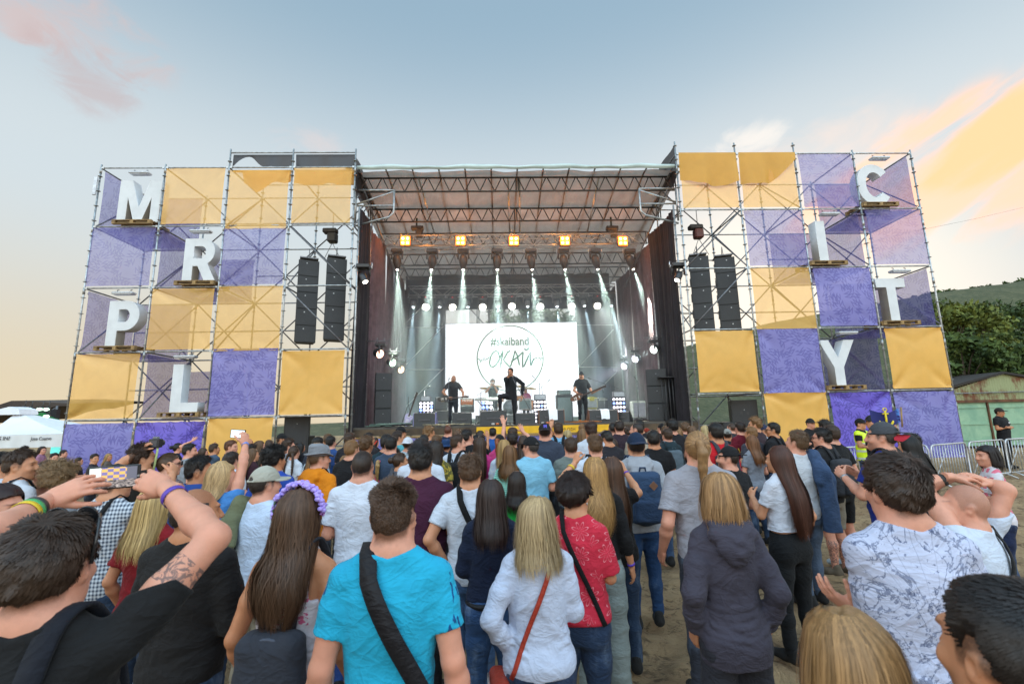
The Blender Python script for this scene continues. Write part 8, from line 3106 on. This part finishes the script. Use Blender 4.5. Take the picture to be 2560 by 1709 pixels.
# ---- the crowd further in: (zoom, x, y, head width, sex, hair, hair colour, top, cloth colour, head turn, label, extras)
B1,B2,B3,B4,B5,B6 = '#1b1512','#2a1d16','#3d2a1d','#5a4029','#7a5836','#a58250'
CROWD = [
 ('C3',120,352,165,'m','short','#5a3420','tee','#2b2a2e',60,'auburn-haired youth in profile before the orange banner',{}),
 ('C3',370,328,110,'m','bald',B3,'tee','#3a3c40',20,'bald man behind the raised arm with the blue wristband',{}),
 ('C3',410,408,150,'f','curly',B1,'tee','#1e1e22',0,'black-haired person just right of the raised arm',{}),
 ('C3',535,355,150,'f','medium',B4,'tee','#4a4038',10,'brown-haired woman above the black cap, before the orange banner',{}),
 ('C3',672,340,125,'f','medium',B4,'tee','#37353a',15,'woman with brown hair just left of the man in the black cap',{}),
 ('C3',525,430,130,'m','short',B2,'collar','#17171a',35,'man in a black cap with a yellow mark and black collar',{'cap': 'cap','capc': BLK}),
 ('C3',848,245,135,'m','short',B3,'tee','#8f97a6',45,'bearded man in a black cap looking right beside the subwoofer',{'cap': 'cap','capc': BLK,'stubble': .9}),
 ('C3',955,332,165,'m','curly',B3,'tee','#9aa2b0',50,'curly-haired man in profile right of the bearded man in the cap',{}),
 ('C3',120,518,235,'m','short',B2,'tee','#d3d8e2',0,'dark-haired man in a white T-shirt behind the raised arm',{}),
 ('C3',425,468,190,'f','long',B4,'long','#4a2030',25,'woman with long brown hair in a burgundy plaid shirt',{'pat': 'plaid','tc2': '#1c1a20'}),
 ('C3',748,432,290,'m','curly',B1,'long','#2c4fae',15,'man with thick black curls in a bright blue jacket',{'fat': 1.05}),
 ('C3',900,448,140,'f','medium',B4,'tee','#777d88',40,'woman in profile between the black curls and the plaits',{}),
 ('C3',1030,428,175,'f','plaits',B3,'tee','#ccd2dc',5,'girl with two dark plaits in a white T-shirt',{}),
 ('C3',928,655,115,'f','medium',B5,'tee','#d5dae4',20,'light-brown-haired girl in front of the girl with plaits',{}),
 ('C3',1130,388,135,'f','medium',B1,'tee','#1e1c22',0,'black-haired woman right of the girl with plaits',{}),
 ('C3',1395,392,255,'m','short',B4,'long','#e08a14',40,'man in a grey fedora and a bright orange hooded jacket',{'cap': 'fedora','capc': '#8e9096','hood': True,'loose': .03,'hw': .175,'pat': 'print','tc2': '#9a8f80','cross': '#17171a','arms': ('front','loose')}),
 ('C3',1372,385,215,'f','medium',B5,'tee','#b9c2cf',0,'fair-haired woman just behind the grey fedora',{}),
 ('C3',1382,300,170,'m','short',B1,'tee','#3c4350',10,'dark-haired man beyond the grey fedora',{}),
 ('C3',1528,258,130,'m','short',B4,'tee','#8a8f9a',0,'brown-haired man near the stacked planks by the stage',{}),
 ('C3',1570,288,150,'m','short',B1,'long','#31518c',5,'man with short black hair in a blue denim jacket',{}),
 ('C3',1850,238,155,'m','short',B3,'tee','#26242a',15,'dark-haired man at the left corner of the stage front',{}),
 ('C3',2125,238,145,'m','short',B1,'tee','#2f2c30',30,'black-haired man in the first row left of the purple stage cloth',{}),
 ('C3',2090,293,185,'f','curly',B4,'tee','#6d4a3a',20,'tousled brown-haired woman beside the red hair flowers',{}),
 ('C1',395,470,110,'f','long',B2,'tee','#241f22',20,'woman with red flowers in her dark hair',{'flowers': 1}),
 ('C1',100,508,185,'m','short',B5,'long','#1c1b1e',10,'sandy-haired man with a black jacket over a white shirt',{}),
 ('C1',20,700,170,'f','long',B5,'tee','#242327',0,'woman with long light brown hair left of the shaven neck',{'hairk': {'end': 1.2}}),
 ('C1',335,558,130,'f','medium',B2,'tee','#33303a',10,'woman with smooth dark hair before the purple stage cloth',{}),
 ('C1',548,433,160,'m','short',B1,'collar','#2c4a55',10,'black-haired man in a teal plaid shirt',{'pat': 'plaid','tc2': '#15202a'}),
 ('C1',602,452,165,'m','short',B1,'tee','#3f4f66',-10,'black-haired man in a slate blue T-shirt',{}),
 ('C1',688,388,130,'m','short',B2,'tee','#59a6b0',40,'brown-haired man with an aqua collar near the stage',{}),
 ('C1',722,330,112,'m','short',B2,'tee','#1c1b1f',30,'person in a black cap at the stage edge',{'cap': 'cap','capc': BLK}),
 ('C1',820,463,135,'m','short',B3,'tee','#b9bfca',20,'person in a white and red cap worn backward',{'cap': 'cap','capc': '#cfd0d8','capyaw': 170}),
 ('C1',508,712,165,'f','pony',B6,'tee','#d23a70',20,'girl with a blond ponytail in a pink elastic and a pink top',{'tie': '#e0557a','hairk': {'tail': .36}}),
 ('C1',715,662,185,'f','bun',B3,'tee','#5f6068',48,'girl with a dark bun looking right, grey backpack',{'pack': '#55565e','packl': 'grey backpack of the girl with the dark bun'}),
 ('C1',645,618,150,'m','curly',B1,'tee','#26242a',0,'dark curly head behind the girl with the bun',{}),
 ('C1',735,562,120,'f','medium',B2,'tee','#3a3036',0,'dark-haired woman below the white and red cap',{}),
 ('C1',1020,433,150,'m','buzz',B1,'tee','#222126',0,'man with very short black hair, third row from the stage',{}),
 ('C1',985,490,210,'m','short','#2e2a28','tee','#cdd3e0',0,'grey-dark-haired man in a white jacket with a red band',{'pat': 'band','tc2': '#b01e34','top': 'long','build': 1.12}),
 ('C1',1085,330,120,'m','curly',B5,'tee','#3a3f4a',50,'curly fair-haired man looking right in the front row',{}),
 ('C1',1330,320,102,'m','buzz','#5a3222','tee','#1e2c46',0,'man with cropped reddish hair and a navy T-shirt at the stage',{}),
 ('C1',1182,442,140,'m','short',B4,'tee','#2a2c36',0,'brown-haired person left of the navy bucket hat',{}),
 ('C1',1178,510,195,'f','wavy',B2,'tee','#b5a043',10,'woman with wild dark curls in a patterned yellow top',{'pat': 'camo','tc2': '#5f5a30','hairk': {'end': 1.3}}),
 ('C1',1300,478,130,'m','short',B3,'tee','#26406a',0,'person in a navy bucket hat',{'cap': 'bucket','capc': '#22406a'}),
 ('C1',1450,430,165,'m','short',B3,'tee','#cdd4e0',62,'young man in white looking right, black backpack',{'pack': '#1b1c20','packl': 'black backpack of the young man in white looking right','scalp': .7}),
 ('C1',1568,368,140,'m','short',B1,'tee','#1b1a1d',30,'black-haired man in a black T-shirt beyond the long brown hair',{}),
 ('C1',1450,360,112,'f','bun',B4,'tee','#2e2b30',0,'woman with a brown bun and headband at the stage front',{}),
 ('C1',1740,385,120,'f','medium',B2,'tee','#28262c',0,'dark-haired woman below the yellow board',{}),
 ('C1',1900,352,96,'m','short',B1,'tee','#2c5ea8',0,'round-headed black-haired person in blue below the yellow board',{}),
 ('C1',1735,468,170,'f','long',B3,'tee','#d0408e',-4,'woman with long straight brown hair, sunglasses on top and a pink top',{'up': 1,'hairk': {'end': 1.1}}),
 ('C1',1985,432,135,'f','pony','#8a4a28','long','#d84f8c',8,'girl in a black cap with a ginger ponytail and pink jacket',{'cap': 'cap','capc': BLK}),
 ('C1',2040,498,175,'f','medium',B6,'long','#cdd3da',0,'blonde woman in a white jacket with a blue patch',{'pat': 'camo','tc2': '#b9c4d8'}),
 ('C1',2118,572,200,'f','long','#6a4828','tee','#6cc4b8',10,'woman with long light brown hair in a turquoise striped T-shirt',{'pat': 'stripe','tc2': '#bfe6de','hairk': {'end': 1.32,'width': 1.25}}),
 ('C1',1442,708,160,'f','medium',B2,'tee','#c9ced8',0,'dark-haired woman in white right of the yellow patterned top',{}),
 ('C1',1462,815,175,'f','long',B3,'tee','#bcc1cc',0,'woman with very long brown hair left of the tight white T-shirt',{}),
 ('C1',2205,905,265,'f','long',B2,'tee','#22b24a',5,'woman with dark straight hair in a bright green top',{'hairk': {'end': 1.36,'width': 1.2}}),
 ('C1',2150,345,130,'m','short',B3,'tee','#2c2a30',10,'brown-haired person under the raised hands at the stage',{'up2': ((2022,235,2040,300,2040,480),(2252,330,2285,405,2360,480))}),
 ('C1',2150,415,135,'f','curly',B2,'tee','#33303a',0,'dark curly-haired woman right of the ginger ponytail',{}),
 ('C1',2290,445,150,'f','long',B3,'tee','#30292c',0,'woman with long dark hair left of the spectacled man in light blue',{}),
 ('C1',1690,432,120,'m','short',B1,'tee','#1d1c20',0,'person in a dark cap whose one hand is raised flat',{'cap': 'cap','capc': '#19181b','up2': (None,(1815,365,1835,470,1822,620))}),
 ('C2',515,278,150,'m','short',B2,'tee','#3d4556',0,'tall man in a black cap worn backward and a slate T-shirt',{'cap': 'cap','capc': '#17161a','capyaw': 180,'mark': ('M','#5a55c0',True),'build': 1.1}),
 ('C2',345,452,190,'m','short',GREYH,'collar','#8fc3de',-48,'man in a black flat-brimmed cap and glasses, light blue shirt',{'cap': 'snap','capc': BLK,'glasses': 1,'loose': .026,'build': 1.1,'pc': '#8f8f96','hw': .19}),
 ('C2',690,283,125,'m','short',B3,'tee','#7fb6d2',0,'brown-haired youth in light blue with a black backpack, hands up',{'pack': '#19191d','packl': 'black backpack of the youth in light blue by the stage','up2': ((605,295,600,345,590,470),None)}),
 ('C2',805,378,125,'f','medium','#b59a68','tee','#9db0c0',0,'blonde woman right of the youth with the black backpack',{}),
 ('C2',850,472,180,'m','short',B3,'collar','#7c8580',0,'brown-haired man in an olive grey shirt',{'loose': .026}),
 ('C2',1000,305,105,'m','short',B5,'tee','#3d3a40',0,'fair-haired person in the front row under the bass cabinet',{}),
 ('C2',990,363,130,'f','long',B5,'tee','#3a3438',0,'woman with long light brown hair left of the tall brown quiff',{}),
 ('C2',1108,278,150,'m','short','#35221a','tee','#c6cbd6',0,'tall man with a brown quiff close to the stage',{'hairk': {'top': .034,'tuft': .03}}),
 ('C2',1000,468,120,'f','medium',B2,'tee','#34323a',0,'dark-haired woman between the olive shirt and the raised hand',{}),
 ('C2',1160,443,200,'m','short',B4,'tee','#d0d6e4',0,'brown-haired man in white with a dark vest, behind the raised hands',{'pack': '#26262c','packl': 'dark grey backpack on the man in white behind the raised hands'}),
 ('C2',985,548,115,'m','short',B3,'tee','#c3c9d4',20,'person in a white cap beside the raised left hand',{'cap': 'cap','capc': '#d6d8de'}),
 ('C2',1282,378,150,'m','short',B1,'tee','#2d2b31',-30,'black-haired man bowing his head',{'pitch': -18}),
 ('C2',1385,283,118,'m','buzz',B1,'tee','#4c535e',0,'man with cropped black hair in a dark grey T-shirt',{}),
 ('C2',1468,258,120,'m','short',B2,'collar','#43303c',10,'dark-haired man in a plum plaid shirt near the right monitors',{'pat': 'plaid','tc2': '#1d1a20'}),
 ('C2',1385,488,150,'f','long',B3,'tee','#9dafb8',0,'woman with long dark brown hair between the raised right hand and the quiff',{}),
 ('C2',1515,518,125,'f','long',B5,'tee','#56505a',0,'woman with long light brown hair left of the navy cap',{'up': 1}),
 ('C2',1565,332,100,'f','curly',B3,'tee','#33292c',0,'curly brown head under the rightmost wedge',{}),
 ('C2',1695,283,145,'m','buzz',B2,'tee','#b3a592',-50,'man with receding hair looking left near the stage',{'scalp': .5}),
 ('C2',1725,248,118,'m','short',B1,'tee','#28262c',0,'black-haired man in the front row at the right of the stage',{}),
 ('C2',1900,382,175,'m','short',B1,'tee','#19181b',8,'broad man with short black hair in a black T-shirt',{'build': 1.1}),
 ('C2',1820,350,95,'m','short',B3,'tee','#3a2420',0,'person in a rust red cap left of the broad man in black',{'cap': 'cap','capc': '#8a3020'}),
 ('C2',2082,358,140,'m','short',B3,'long','#22333a',0,'brown-haired man in a dark green jacket with a grey backpack',{'hood': True,'pack': '#5d6a74','packl': 'grey blue backpack on the man in the dark green jacket'}),
 ('C2',2060,323,130,'f','long',B4,'tee','#423a40',0,'brown-haired woman beyond the dark green jacket',{}),
 ('C2',2210,338,125,'f','long',B5,'tee','#4a4048',0,'woman with long light brown hair at the right end of the stage',{}),
 ('C2',2140,243,130,'m','curly',B1,'tee','#1f1d22',0,'person with a black mop of curls in the front row',{}),
 ('C2',2008,290,98,'m','short',B2,'tee','#1f1e22',0,'person in a black cap with a white emblem at the stage',{'cap': 'cap','capc': '#161518','capyaw': 180}),
 ('C2',2222,538,115,'m','short',B2,'tee','#9ad420',15,'youth in a lime green T-shirt and black cap lettered M',{'cap': 'snap','capc': BLK,'mark': ('M','#e8d020',False),'capyaw': 180}),
 ('R3',1300,124,84,'m','short',B1,'long','#c8202c',5,'black-haired man in a red jacket with a dark backpack',{'pack': '#3d4048','packl': 'dark backpack of the man in the red jacket'}),
 ('R3',1133,122,48,'m','short',B4,'tee','#3a3c44',30,'fair short-haired man by the steel post right of the stage',{}),
 ('R3',1168,140,55,'f','medium',B4,'tee','#3a3436',0,'brown-haired woman right of the steel post',{}),
 ('R3',1240,138,50,'f','long','#c0a878','tee','#7ccad0',0,'pale blonde woman in aqua left of the red jacket',{}),
 ('R3',1365,155,54,'m','short',B2,'tee','#2d2d33',40,'person in a grey cap right of the red jacket',{'cap': 'cap','capc': '#9a9a94'}),
 ('R3',1388,128,46,'m','buzz',B3,'tee','#35353b',0,'cropped-haired man beyond the grey cap',{}),
 ('R3',1436,117,58,'m','short',B2,'tee','#6c1426',10,'dark-haired man in a maroon T-shirt',{}),
 ('R3',1518,93,60,'m','curly',B5,'tee','#3c2c34',-30,'light-brown-haired man before the orange banner, head turned left',{}),
 ('R3',1497,146,66,'m','short',B5,'tee','#41414b',-10,'sandy-haired man in front of the light-brown-haired man',{}),
 ('R3',1368,248,118,'m','short',B2,'tee','#1d1d20',-55,'bearded man in a black flat cap lettered M, black T-shirt',{'cap': 'snap','capc': '#1a191c','mark': ('M','#e8d020',True),'capyaw': 150,'stubble': .9,'build': 1.12,'hw': .20}),
 ('R4',40,192,78,'f','long','#70482a','tee','#8a8f9a',5,'woman with auburn hair in a grey T-shirt',{'hairk': {'end': 1.25}}),
 ('R4',102,130,56,'m','short',B2,'tee','#c9cedb',-40,'man in a dark blue cap and white shirt looking left',{'cap': 'cap','capc': '#2a3450'}),
 ('R4',158,122,68,'m','short',B1,'long','#1a1b20',-45,'man with glasses in a black jacket with a black backpack',{'glasses': 1,'pack': '#1d1e24','packl': 'black backpack of the man with glasses'}),
 ('R4',440,108,60,'m','curly',B1,'tee','#202025',20,'dark curly head beside the violet banner',{}),
 ('R4',362,98,44,'m','short',B2,'tee','#1d1c1f',178,'guard in a black cap and T-shirt facing the crowd before the orange banner',{'cap': 'cap','capc': '#2a2624','yaw': 172,'depth': 11.6,'arms': ('fold','fold')}),
 ('R4',700,80,44,'m','short',B2,'tee','#232227',-60,'person in a black cap turned left beside the anchor flag',{'cap': 'cap','capc': '#17161a','depth': 9.5}),
 ('C4',160,690,150,'f','medium',B2,'tee','#2a2830',10,'dark head below the tent valance at the far left',{'depth': 7.5}),
 ('C4',715,688,150,'m','short',B1,'tee','#24222a',60,'man in profile before the bar tent, shaded face',{}),
 ('C4',835,648,110,'m','short',B2,'tee','#3a3636',20,'dark-haired man between the bar tent and the violet banner',{}),
 ('C4',560,742,110,'f','medium',B5,'tee','#8a8272',20,'fair-haired person right of the young man in white',{}),
 ('C4',330,600,75,'f','curly',B2,'tee','#8a5a78',0,'small figure in mauve under the bar tent',{'depth': 13}),
 ('C4',560,600,75,'f','medium',B2,'tee','#a87890',30,'small figure in pink under the bar tent',{'depth': 13.5}),
 ('C4',1035,745,130,'m','short',B1,'tee','#2a2428',0,'dark head just above the raised left hand',{}),
 ('C4',1240,698,150,'m','short',B2,'tee','#2c2a32',55,'man in profile before the violet banner at the left',{}),
 ('C4',1425,693,130,'f','medium',B6,'tee','#6a6058',40,'fair-haired woman looking right before the violet banner',{}),
 ('R1',985,235,55,'f','bun',B1,'tee','#20202a',20,'woman with a black bun before the violet banner',{}),
 ('R1',1050,238,75,'m','short',B1,'tee','#9aa0aa',45,'black-haired man in profile under the violet banner',{}),
 ('R1',1275,222,62,'m','short','#4a2c1c','tee','#3c3a40',45,'auburn man right of the raised tattooed hand',{'up2': (None,None)}),
 ('R1',1185,238,58,'m','short',B3,'tee','#46586e',20,'man raising a phone with a tattooed arm',{'up2': (None,(1185,238,1188,268,1180,320))}),
 ('R1',1125,262,60,'f','medium',B3,'tee','#2c2a30',10,'person pointing with a stretched arm before the violet banner',{'up2': (None,(1075,215,1062,225,1000,255))}),
 ('R1',1430,225,50,'m','short',B2,'tee','#22222a',10,'dark head right of the phone arm, before the orange banner',{}),
 ('R1',1490,222,50,'f','medium',B3,'tee','#2a262a',0,'second dark head from the phone arm, beside the speaker',{}),
]
ACC = []
for row in CROWD:
 reg,x,y,w,sex,hr,hcol,top,tcol,hy,lab,ex = row
 ex = dict(ex)
 sp_ = {k: ex.pop(k) for k in ('pack','packl','cross','flowers','tie','up','glasses','mark','up2','pitch') if k in ex}
 px,py = src(reg,x,y)
 lat = (px - 1280)/F
 hwid = ex.get('hw',.200 if hr in ('long','wavy','medium') else .186)
 dd = ex.pop('depth',None) or F*hwid*math.sqrt(1+lat*lat)/(w*REG[reg][2])
 dd = min(dd,12.9)
 if 'yaw' not in ex and abs(hy) > 20:
  base_y = math.degrees(math.atan2(.8 - lat*dd,17.5 - dd))*.8
  ex['yaw'] = base_y+hy*.35
  hy2 = hy*.75
 else:
  hy2 = hy if 'yaw' not in ex else 0
 arms = ex.pop('arms',('front','front') if sex == 'm' else ('fold','front'))
 hands = None
 if sp_.get('up2'):
  arms,hands = list(arms),[None,None]
  for q,u in enumerate(sp_['up2']):
   if u:
    arms[q] = (W(reg,u[4],u[5],dd),W(reg,u[2],u[3],dd+.12),tuple((W(reg,u[0],u[1],dd+.14) - W(reg,u[2],u[3],dd+.12)).normalized()))
    hands[q] = dict(palm=(0,1,.1),world=1,shape=(12,1.3),thumb=.8)
  arms,hands = tuple(arms),tuple(hands)
 info = person(reg,x,y,w,lab if len(lab.split()) > 3 else lab+' in the crowd',sex,head=(hy2,sp_.get('pitch',0),0),top=ex.pop('top',top),tc=tcol,hair=hr,hc=hcol,depth=dd,arms=arms,hands=hands,
                  tone=('rosy','warm','tan','rosy')[len(PEOPLE) % 4],pc=ex.pop('pc',('#31445f','#22262e','#3d5273','#1d1e22')[len(PEOPLE) % 4]),**ex)
 if 'pack' in sp_:
  put_on(backpack(sex,1.0,1.0,cloth(sp_['pack']),cloth(sp_['pack']),sp_['packl'],.42,.28,.13,.98,None,False,None,dd < 5),info['root'])
 if 'cross' in sp_:
  bag(info,1,cloth(sp_['cross']),'black strap across the bright orange jacket',.04,None,1.0,.036)
 if 'glasses' in sp_:
  glasses(info)
 if 'up' in sp_:
  glasses(info,True)
 if 'mark' in sp_:
  cap_text(info,*sp_['mark'][:2],.06,sp_['mark'][2])
 if 'tie' in sp_:
  on_head(info,MB().lathe((0,-.125,1.675),[(.024,-.012),(.030,-.006),(.030,.006),(.024,.012)],14,(0,-1,-.1)),'hair_tie',flat('pink hair tie',sp_['tie'],.6))
 if 'flowers' in sp_:
  m = MB()
  for q in range(4):
   m.ball((.085,-.02 - .02*q,1.66 - .022*q),(.02,.02,.02),8,6)
  on_head(info,m,'hair_flower',flat('red silk flower','#c8301c',.7))

# stewards and guards beyond the crowd
PEOPLE_SEC = 'security staff at the barriers'
s1 = person('R4',636,98,0,'steward in a black cap and a yellow reflective vest with folded arms',depth=10.9,yaw=150,tc='#1b1b1e',hair='short',hc=B1,cap='cap',capc=BLK,arms=('fold','fold'),sleeve=.6,group=PEOPLE_SEC,seed=0,vox=.013)
vm,vt,vb = new_mat('reflective yellow vest')
vsp = nd(vt,'ShaderNodeSeparateXYZ')
vt.links.new(nd(vt,'ShaderNodeTexCoord').outputs['Object'],vsp.inputs[0])
vst = tmath(vt,'LESS_THAN',tmath(vt,'FRACT',tmath(vt,'MULTIPLY',vsp.outputs[2],6.0)),.28)
vt.links.new(tmix(vt,tmath(vt,'MULTIPLY',vst,tmath(vt,'LESS_THAN',vsp.outputs[2],1.22)),hexc('#c8e020'),hexc('#b9bfb0')),vb.inputs['Base Color'])
link('vest',top_mesh('tee','m',1.0,1.0,('fold','fold'),.030,.80,.012,3,.005,sleeve=.12,neck=.06),vm,s1['root'],None,True)
s2_ = person('R4',1405,40,0,'guard in a dark cap and black uniform with crossed arms before the green doors',depth=15.2,yaw=172,head=(-20,0,0),tc='#1e1d20',hair='short',hc=B1,cap='cap',capc='#3a332e',arms=('fold','fold'),pants='trousers',pc='#191a1d',ppat=None,group=PEOPLE_SEC,seed=1,vox=.013,stance=.06,tone='tan')
link('badge',MB().ball((-.08,.138,1.32),(.03,.008,.025),10,6).mesh('badge'),flat('pale chest badge',(.6,.6,.62)),s2_['root'])
# anchor flag held above the crowd
fm,ft,fb = new_mat('navy flag with blue flecks')
fsp = nd(ft,'ShaderNodeSeparateXYZ')
ft.links.new(nd(ft,'ShaderNodeTexCoord').outputs['Object'],fsp.inputs[0])
fn_ = tnoise(ft,26,2,.5,.3)
ft.links.new(tmix(ft,tmath(ft,'MULTIPLY',tramp(ft,fn_,.50,.54),tramp(ft,fsp.outputs[0],.12,.2)),hexc('#1b2160'),hexc('#4f8fe0')),fb.inputs['Base Color'])
fb.inputs['Roughness'].default_value = .8
fl = thing('flag','navy flag with a yellow anchor held up behind the grey and red cap','flag',W('C5',240,715,6.0),R(-8))
fwd = (W('C5',385,700,6.0) - W('C5',95,700,6.0)).length
MB().sheet(18,10,lambda u,v: ((u - .5)*fwd,.02*math.sin(u*7+v),(v - .5)*fwd*.48 - .05*math.sin(u*3.3)+.03)).build('cloth',fm,fl)
AN = flat('yellow anchor print','#d8c02a',.7)
m = MB().tube([(-.02,-.03,.09),(-.02,-.03,-.09)],.012,6)
m.tube([(-.02+.085*math.sin(t_),-.03,-.02 - .085*math.cos(t_)) for t_ in np.linspace(-1.4,1.4,14)],[.004]+[.013]*12+[.004],6)
m.tube([(-.055,-.03,.055),(.015,-.03,.055)],.010,6).tube([(-.02+.022*math.cos(t_),-.03,.11+.022*math.sin(t_)) for t_ in np.linspace(0,6.28,14)[:-1]],.007,5,closed=True)
m.build('anchor',AN,fl)
MB().tube([(fwd*.5,.0,-fwd*.34),(fwd*.56,0,fwd*.38)],.010,6).build('stick',WOOD,fl)
person('C5',470,890,0,'person with dark hair holding the anchor flag up',depth=6.2,yaw=-16,tc='#c9cdd4',hair='short',hc=B1,arms=('front',(W('C5',350,930,6.15),W('C5',345,868,6.0),(-.05,.05,.95))),hands=(None,dict(palm=(0,.9,0),world=1,shape=(52,.8),thumb=.5)),seed=1)

# ---- the band ----------------------------------------------------------------
BAND = 'musicians on the stage'
def player(reg,x,y,Y,label,**kw):
 kw.setdefault('vox',.012)
 return person(reg,x,y,0,label,depth=Y,zground=SZ,group=BAND,pants='trousers',ppat=None,**kw)

ga = lambda reg,x,y,Y: W(reg,x,y,Y)
p1 = player('M',572,1216,16.3,'bald bearded guitarist in a black shirt looking down at his guitar',yaw=168,head=(-18,-24,0),tc='#1d1c20',pc='#1a1a24',hair='bald',hc=B2,scalp=.15,stubble=.9,H=1.78,
   arms=((ga('M',622,1300,16.15),ga('M',622,1328,16.05),(.3,-.2,.1)),(ga('M',508,1300,16.2),ga('M',540,1330,15.95),(.8,-.2,-.3))),hands=(dict(palm=(-.2,.5,.6),world=1,shape=(50,1)),dict(palm=(0,.9,-.2),world=1,shape=(45,1))),seed=0,shoes='#17171a')
gt_ = guitar(W('M',545,1334,15.92)+Vector((0,0,0)),(0,R(-4),0),'black electric guitar with gold hardware worn by the bald guitarist',flat('gloss black guitar paint',(.02,.02,.022),.15),ROSEW)
gt_.scale = (.92,)*3
p2_ = player('M',888,1155,15.15,'singer in a long black sweater and sunglasses, one foot on a monitor, microphone in hand',yaw=190,head=(14,2,0),top='long',tc='#232427',pc='#1f1f22',hair='short',hc='#2c1f18',stubble=.5,H=1.86,
             arms=((ga('M',958,1255,15.2),ga('M',952,1325,15.05),(0,-.1,-1)),(ga('M',866,1245,15.0),ga('M',880,1196,14.85),(.1,.1,.9))),hands=(dict(palm=(-.9,0,0),world=1,shape=(40,1)),dict(palm=(.3,.9,0),world=1,shape=(60,.7))),seed=1,hem=.76,scalp=.8,sleeve=1.9)
glasses(p2_)
# his raised leg, bent at the knee with the foot on the wedge
for ch in list(p2_['root'].children):
 if ch.name.startswith(('trousers','shoe')):
  bpy.data.objects.remove(ch)
f = Field((-.5,-.35,0),(.55,.75,1.06),.014)
zs_,a_,b_,c_ = torso('m')
f.loft([.80]+zs_[1:3],[a_[0]*.96]+[q+.008 for q in a_[1:3]],[b_[0]]+[q+.006 for q in b_[1:3]],c_[:3],2.3)
hipR,kneeR,ankR = (.09,0,.88),(.30,.34,.86),(.30,.30,.46)
f.chain([(-.09,0,.88),(-.10,.0,.69),(-.105,.01,.49),(-.11,-.02,.08)],[.10,.085,.063,.050],.03)
f.chain([hipR,tuple((q+w_)/2 for q,w_ in zip(hipR,kneeR)),kneeR],[.10,.086,.066],.03)
f.chain([kneeR,tuple(q*.6+w_*.4 for q,w_ in zip(kneeR,ankR)),ankR],[.064,.060,.048],.03)
f.ripple(lambda P: .005*vnoise(P*np.array((9,9,22)),3))
Vq,Fq_ = f.surface()
link('trousers',mesh_np('trousers',Vq,Fq_),cloth('#26262a'),p2_['root'])
for pos in ((-.115,-.015,0),(.30,.30,.40)):
 link('shoe',shoe_mesh(),cloth('#3a302a'),p2_['root'],pos,True)
hs = mic_stand(ga('M',1003,1412,14.95),ga('M',902,1225,14.85),None,'microphone stand tilted in the singer\'s hand',True)
mc = thing('microphone','chrome microphone held to the singer\'s mouth','microphone',ga('M',878,1188,14.82))
MB().tube([(0,0,-.12),(0,0,0)],[.011,.015],8).build('handle',BLACK,mc)
MB().ball((0,0,.02),.026,10,8).build('windscreen',GREYPLASTIC,mc)
p3_ = player('M',788,1218,18.0,'harmonica player in a black T-shirt with both hands at his mouth',yaw=178,head=(0,-6,0),tc='#1e2024',pc='#1a1a1e',hair='curly',hc='#5a432c',H=1.74,
             arms=((ga('M',812,1298,17.9),ga('M',797,1262,17.72),(-.3,.1,.9)),(ga('M',752,1298,17.9),ga('M',777,1262,17.72),(.3,.1,.9))),hands=(dict(palm=(-.8,.5,0),world=1,shape=(36,1)),dict(palm=(.8,.5,0),world=1,shape=(36,1))),seed=2)
hmn = thing('harmonica','small silver harmonica at the player\'s mouth','harmonica',ga('M',787,1246,17.7))
MB().box((0,0,0),(.12,.03,.03),None,.004).build('body',CHROME,hmn)
p4_ = player('M',1284,1190,16.1,'bassist with a black cap, sunglasses and red beard in a black T-shirt',yaw=178,head=(0,-4,0),tc='#1b1b1e',pc='#1b1b1f',hair='short',hc='#6a3a1e',cap='cap',capc='#2a2d34',stubble=1.0,H=1.80,
             arms=((ga('M',1345,1302,16.0),ga('M',1380,1286,15.8),(.5,-.1,.3)),(ga('M',1244,1290,16.0),ga('M',1272,1312,15.8),(.75,-.1,-.5))),hands=(dict(palm=(-.1,.8,.4),world=1,shape=(52,1)),dict(palm=(.1,.95,0),world=1,shape=(40,1))),seed=0,shoes='#c07830')
glasses(p4_)
bt = guitar(W('M',1290,1318,15.75),(0,R(-21),0),'sunburst bass guitar with a long neck worn by the bassist',flat('sunburst brown bass paint','#6a3a1a',.2,0,.6,3),ROSEW,'bass')
p5_ = player('M',972,1278,18.9,'drummer in a pink shirt half hidden behind the singer',yaw=176,tc='#c0608a',pc='#2a2a30',hair='short',hc=B3,H=1.42,arms=('fold','clap'),seed=1)
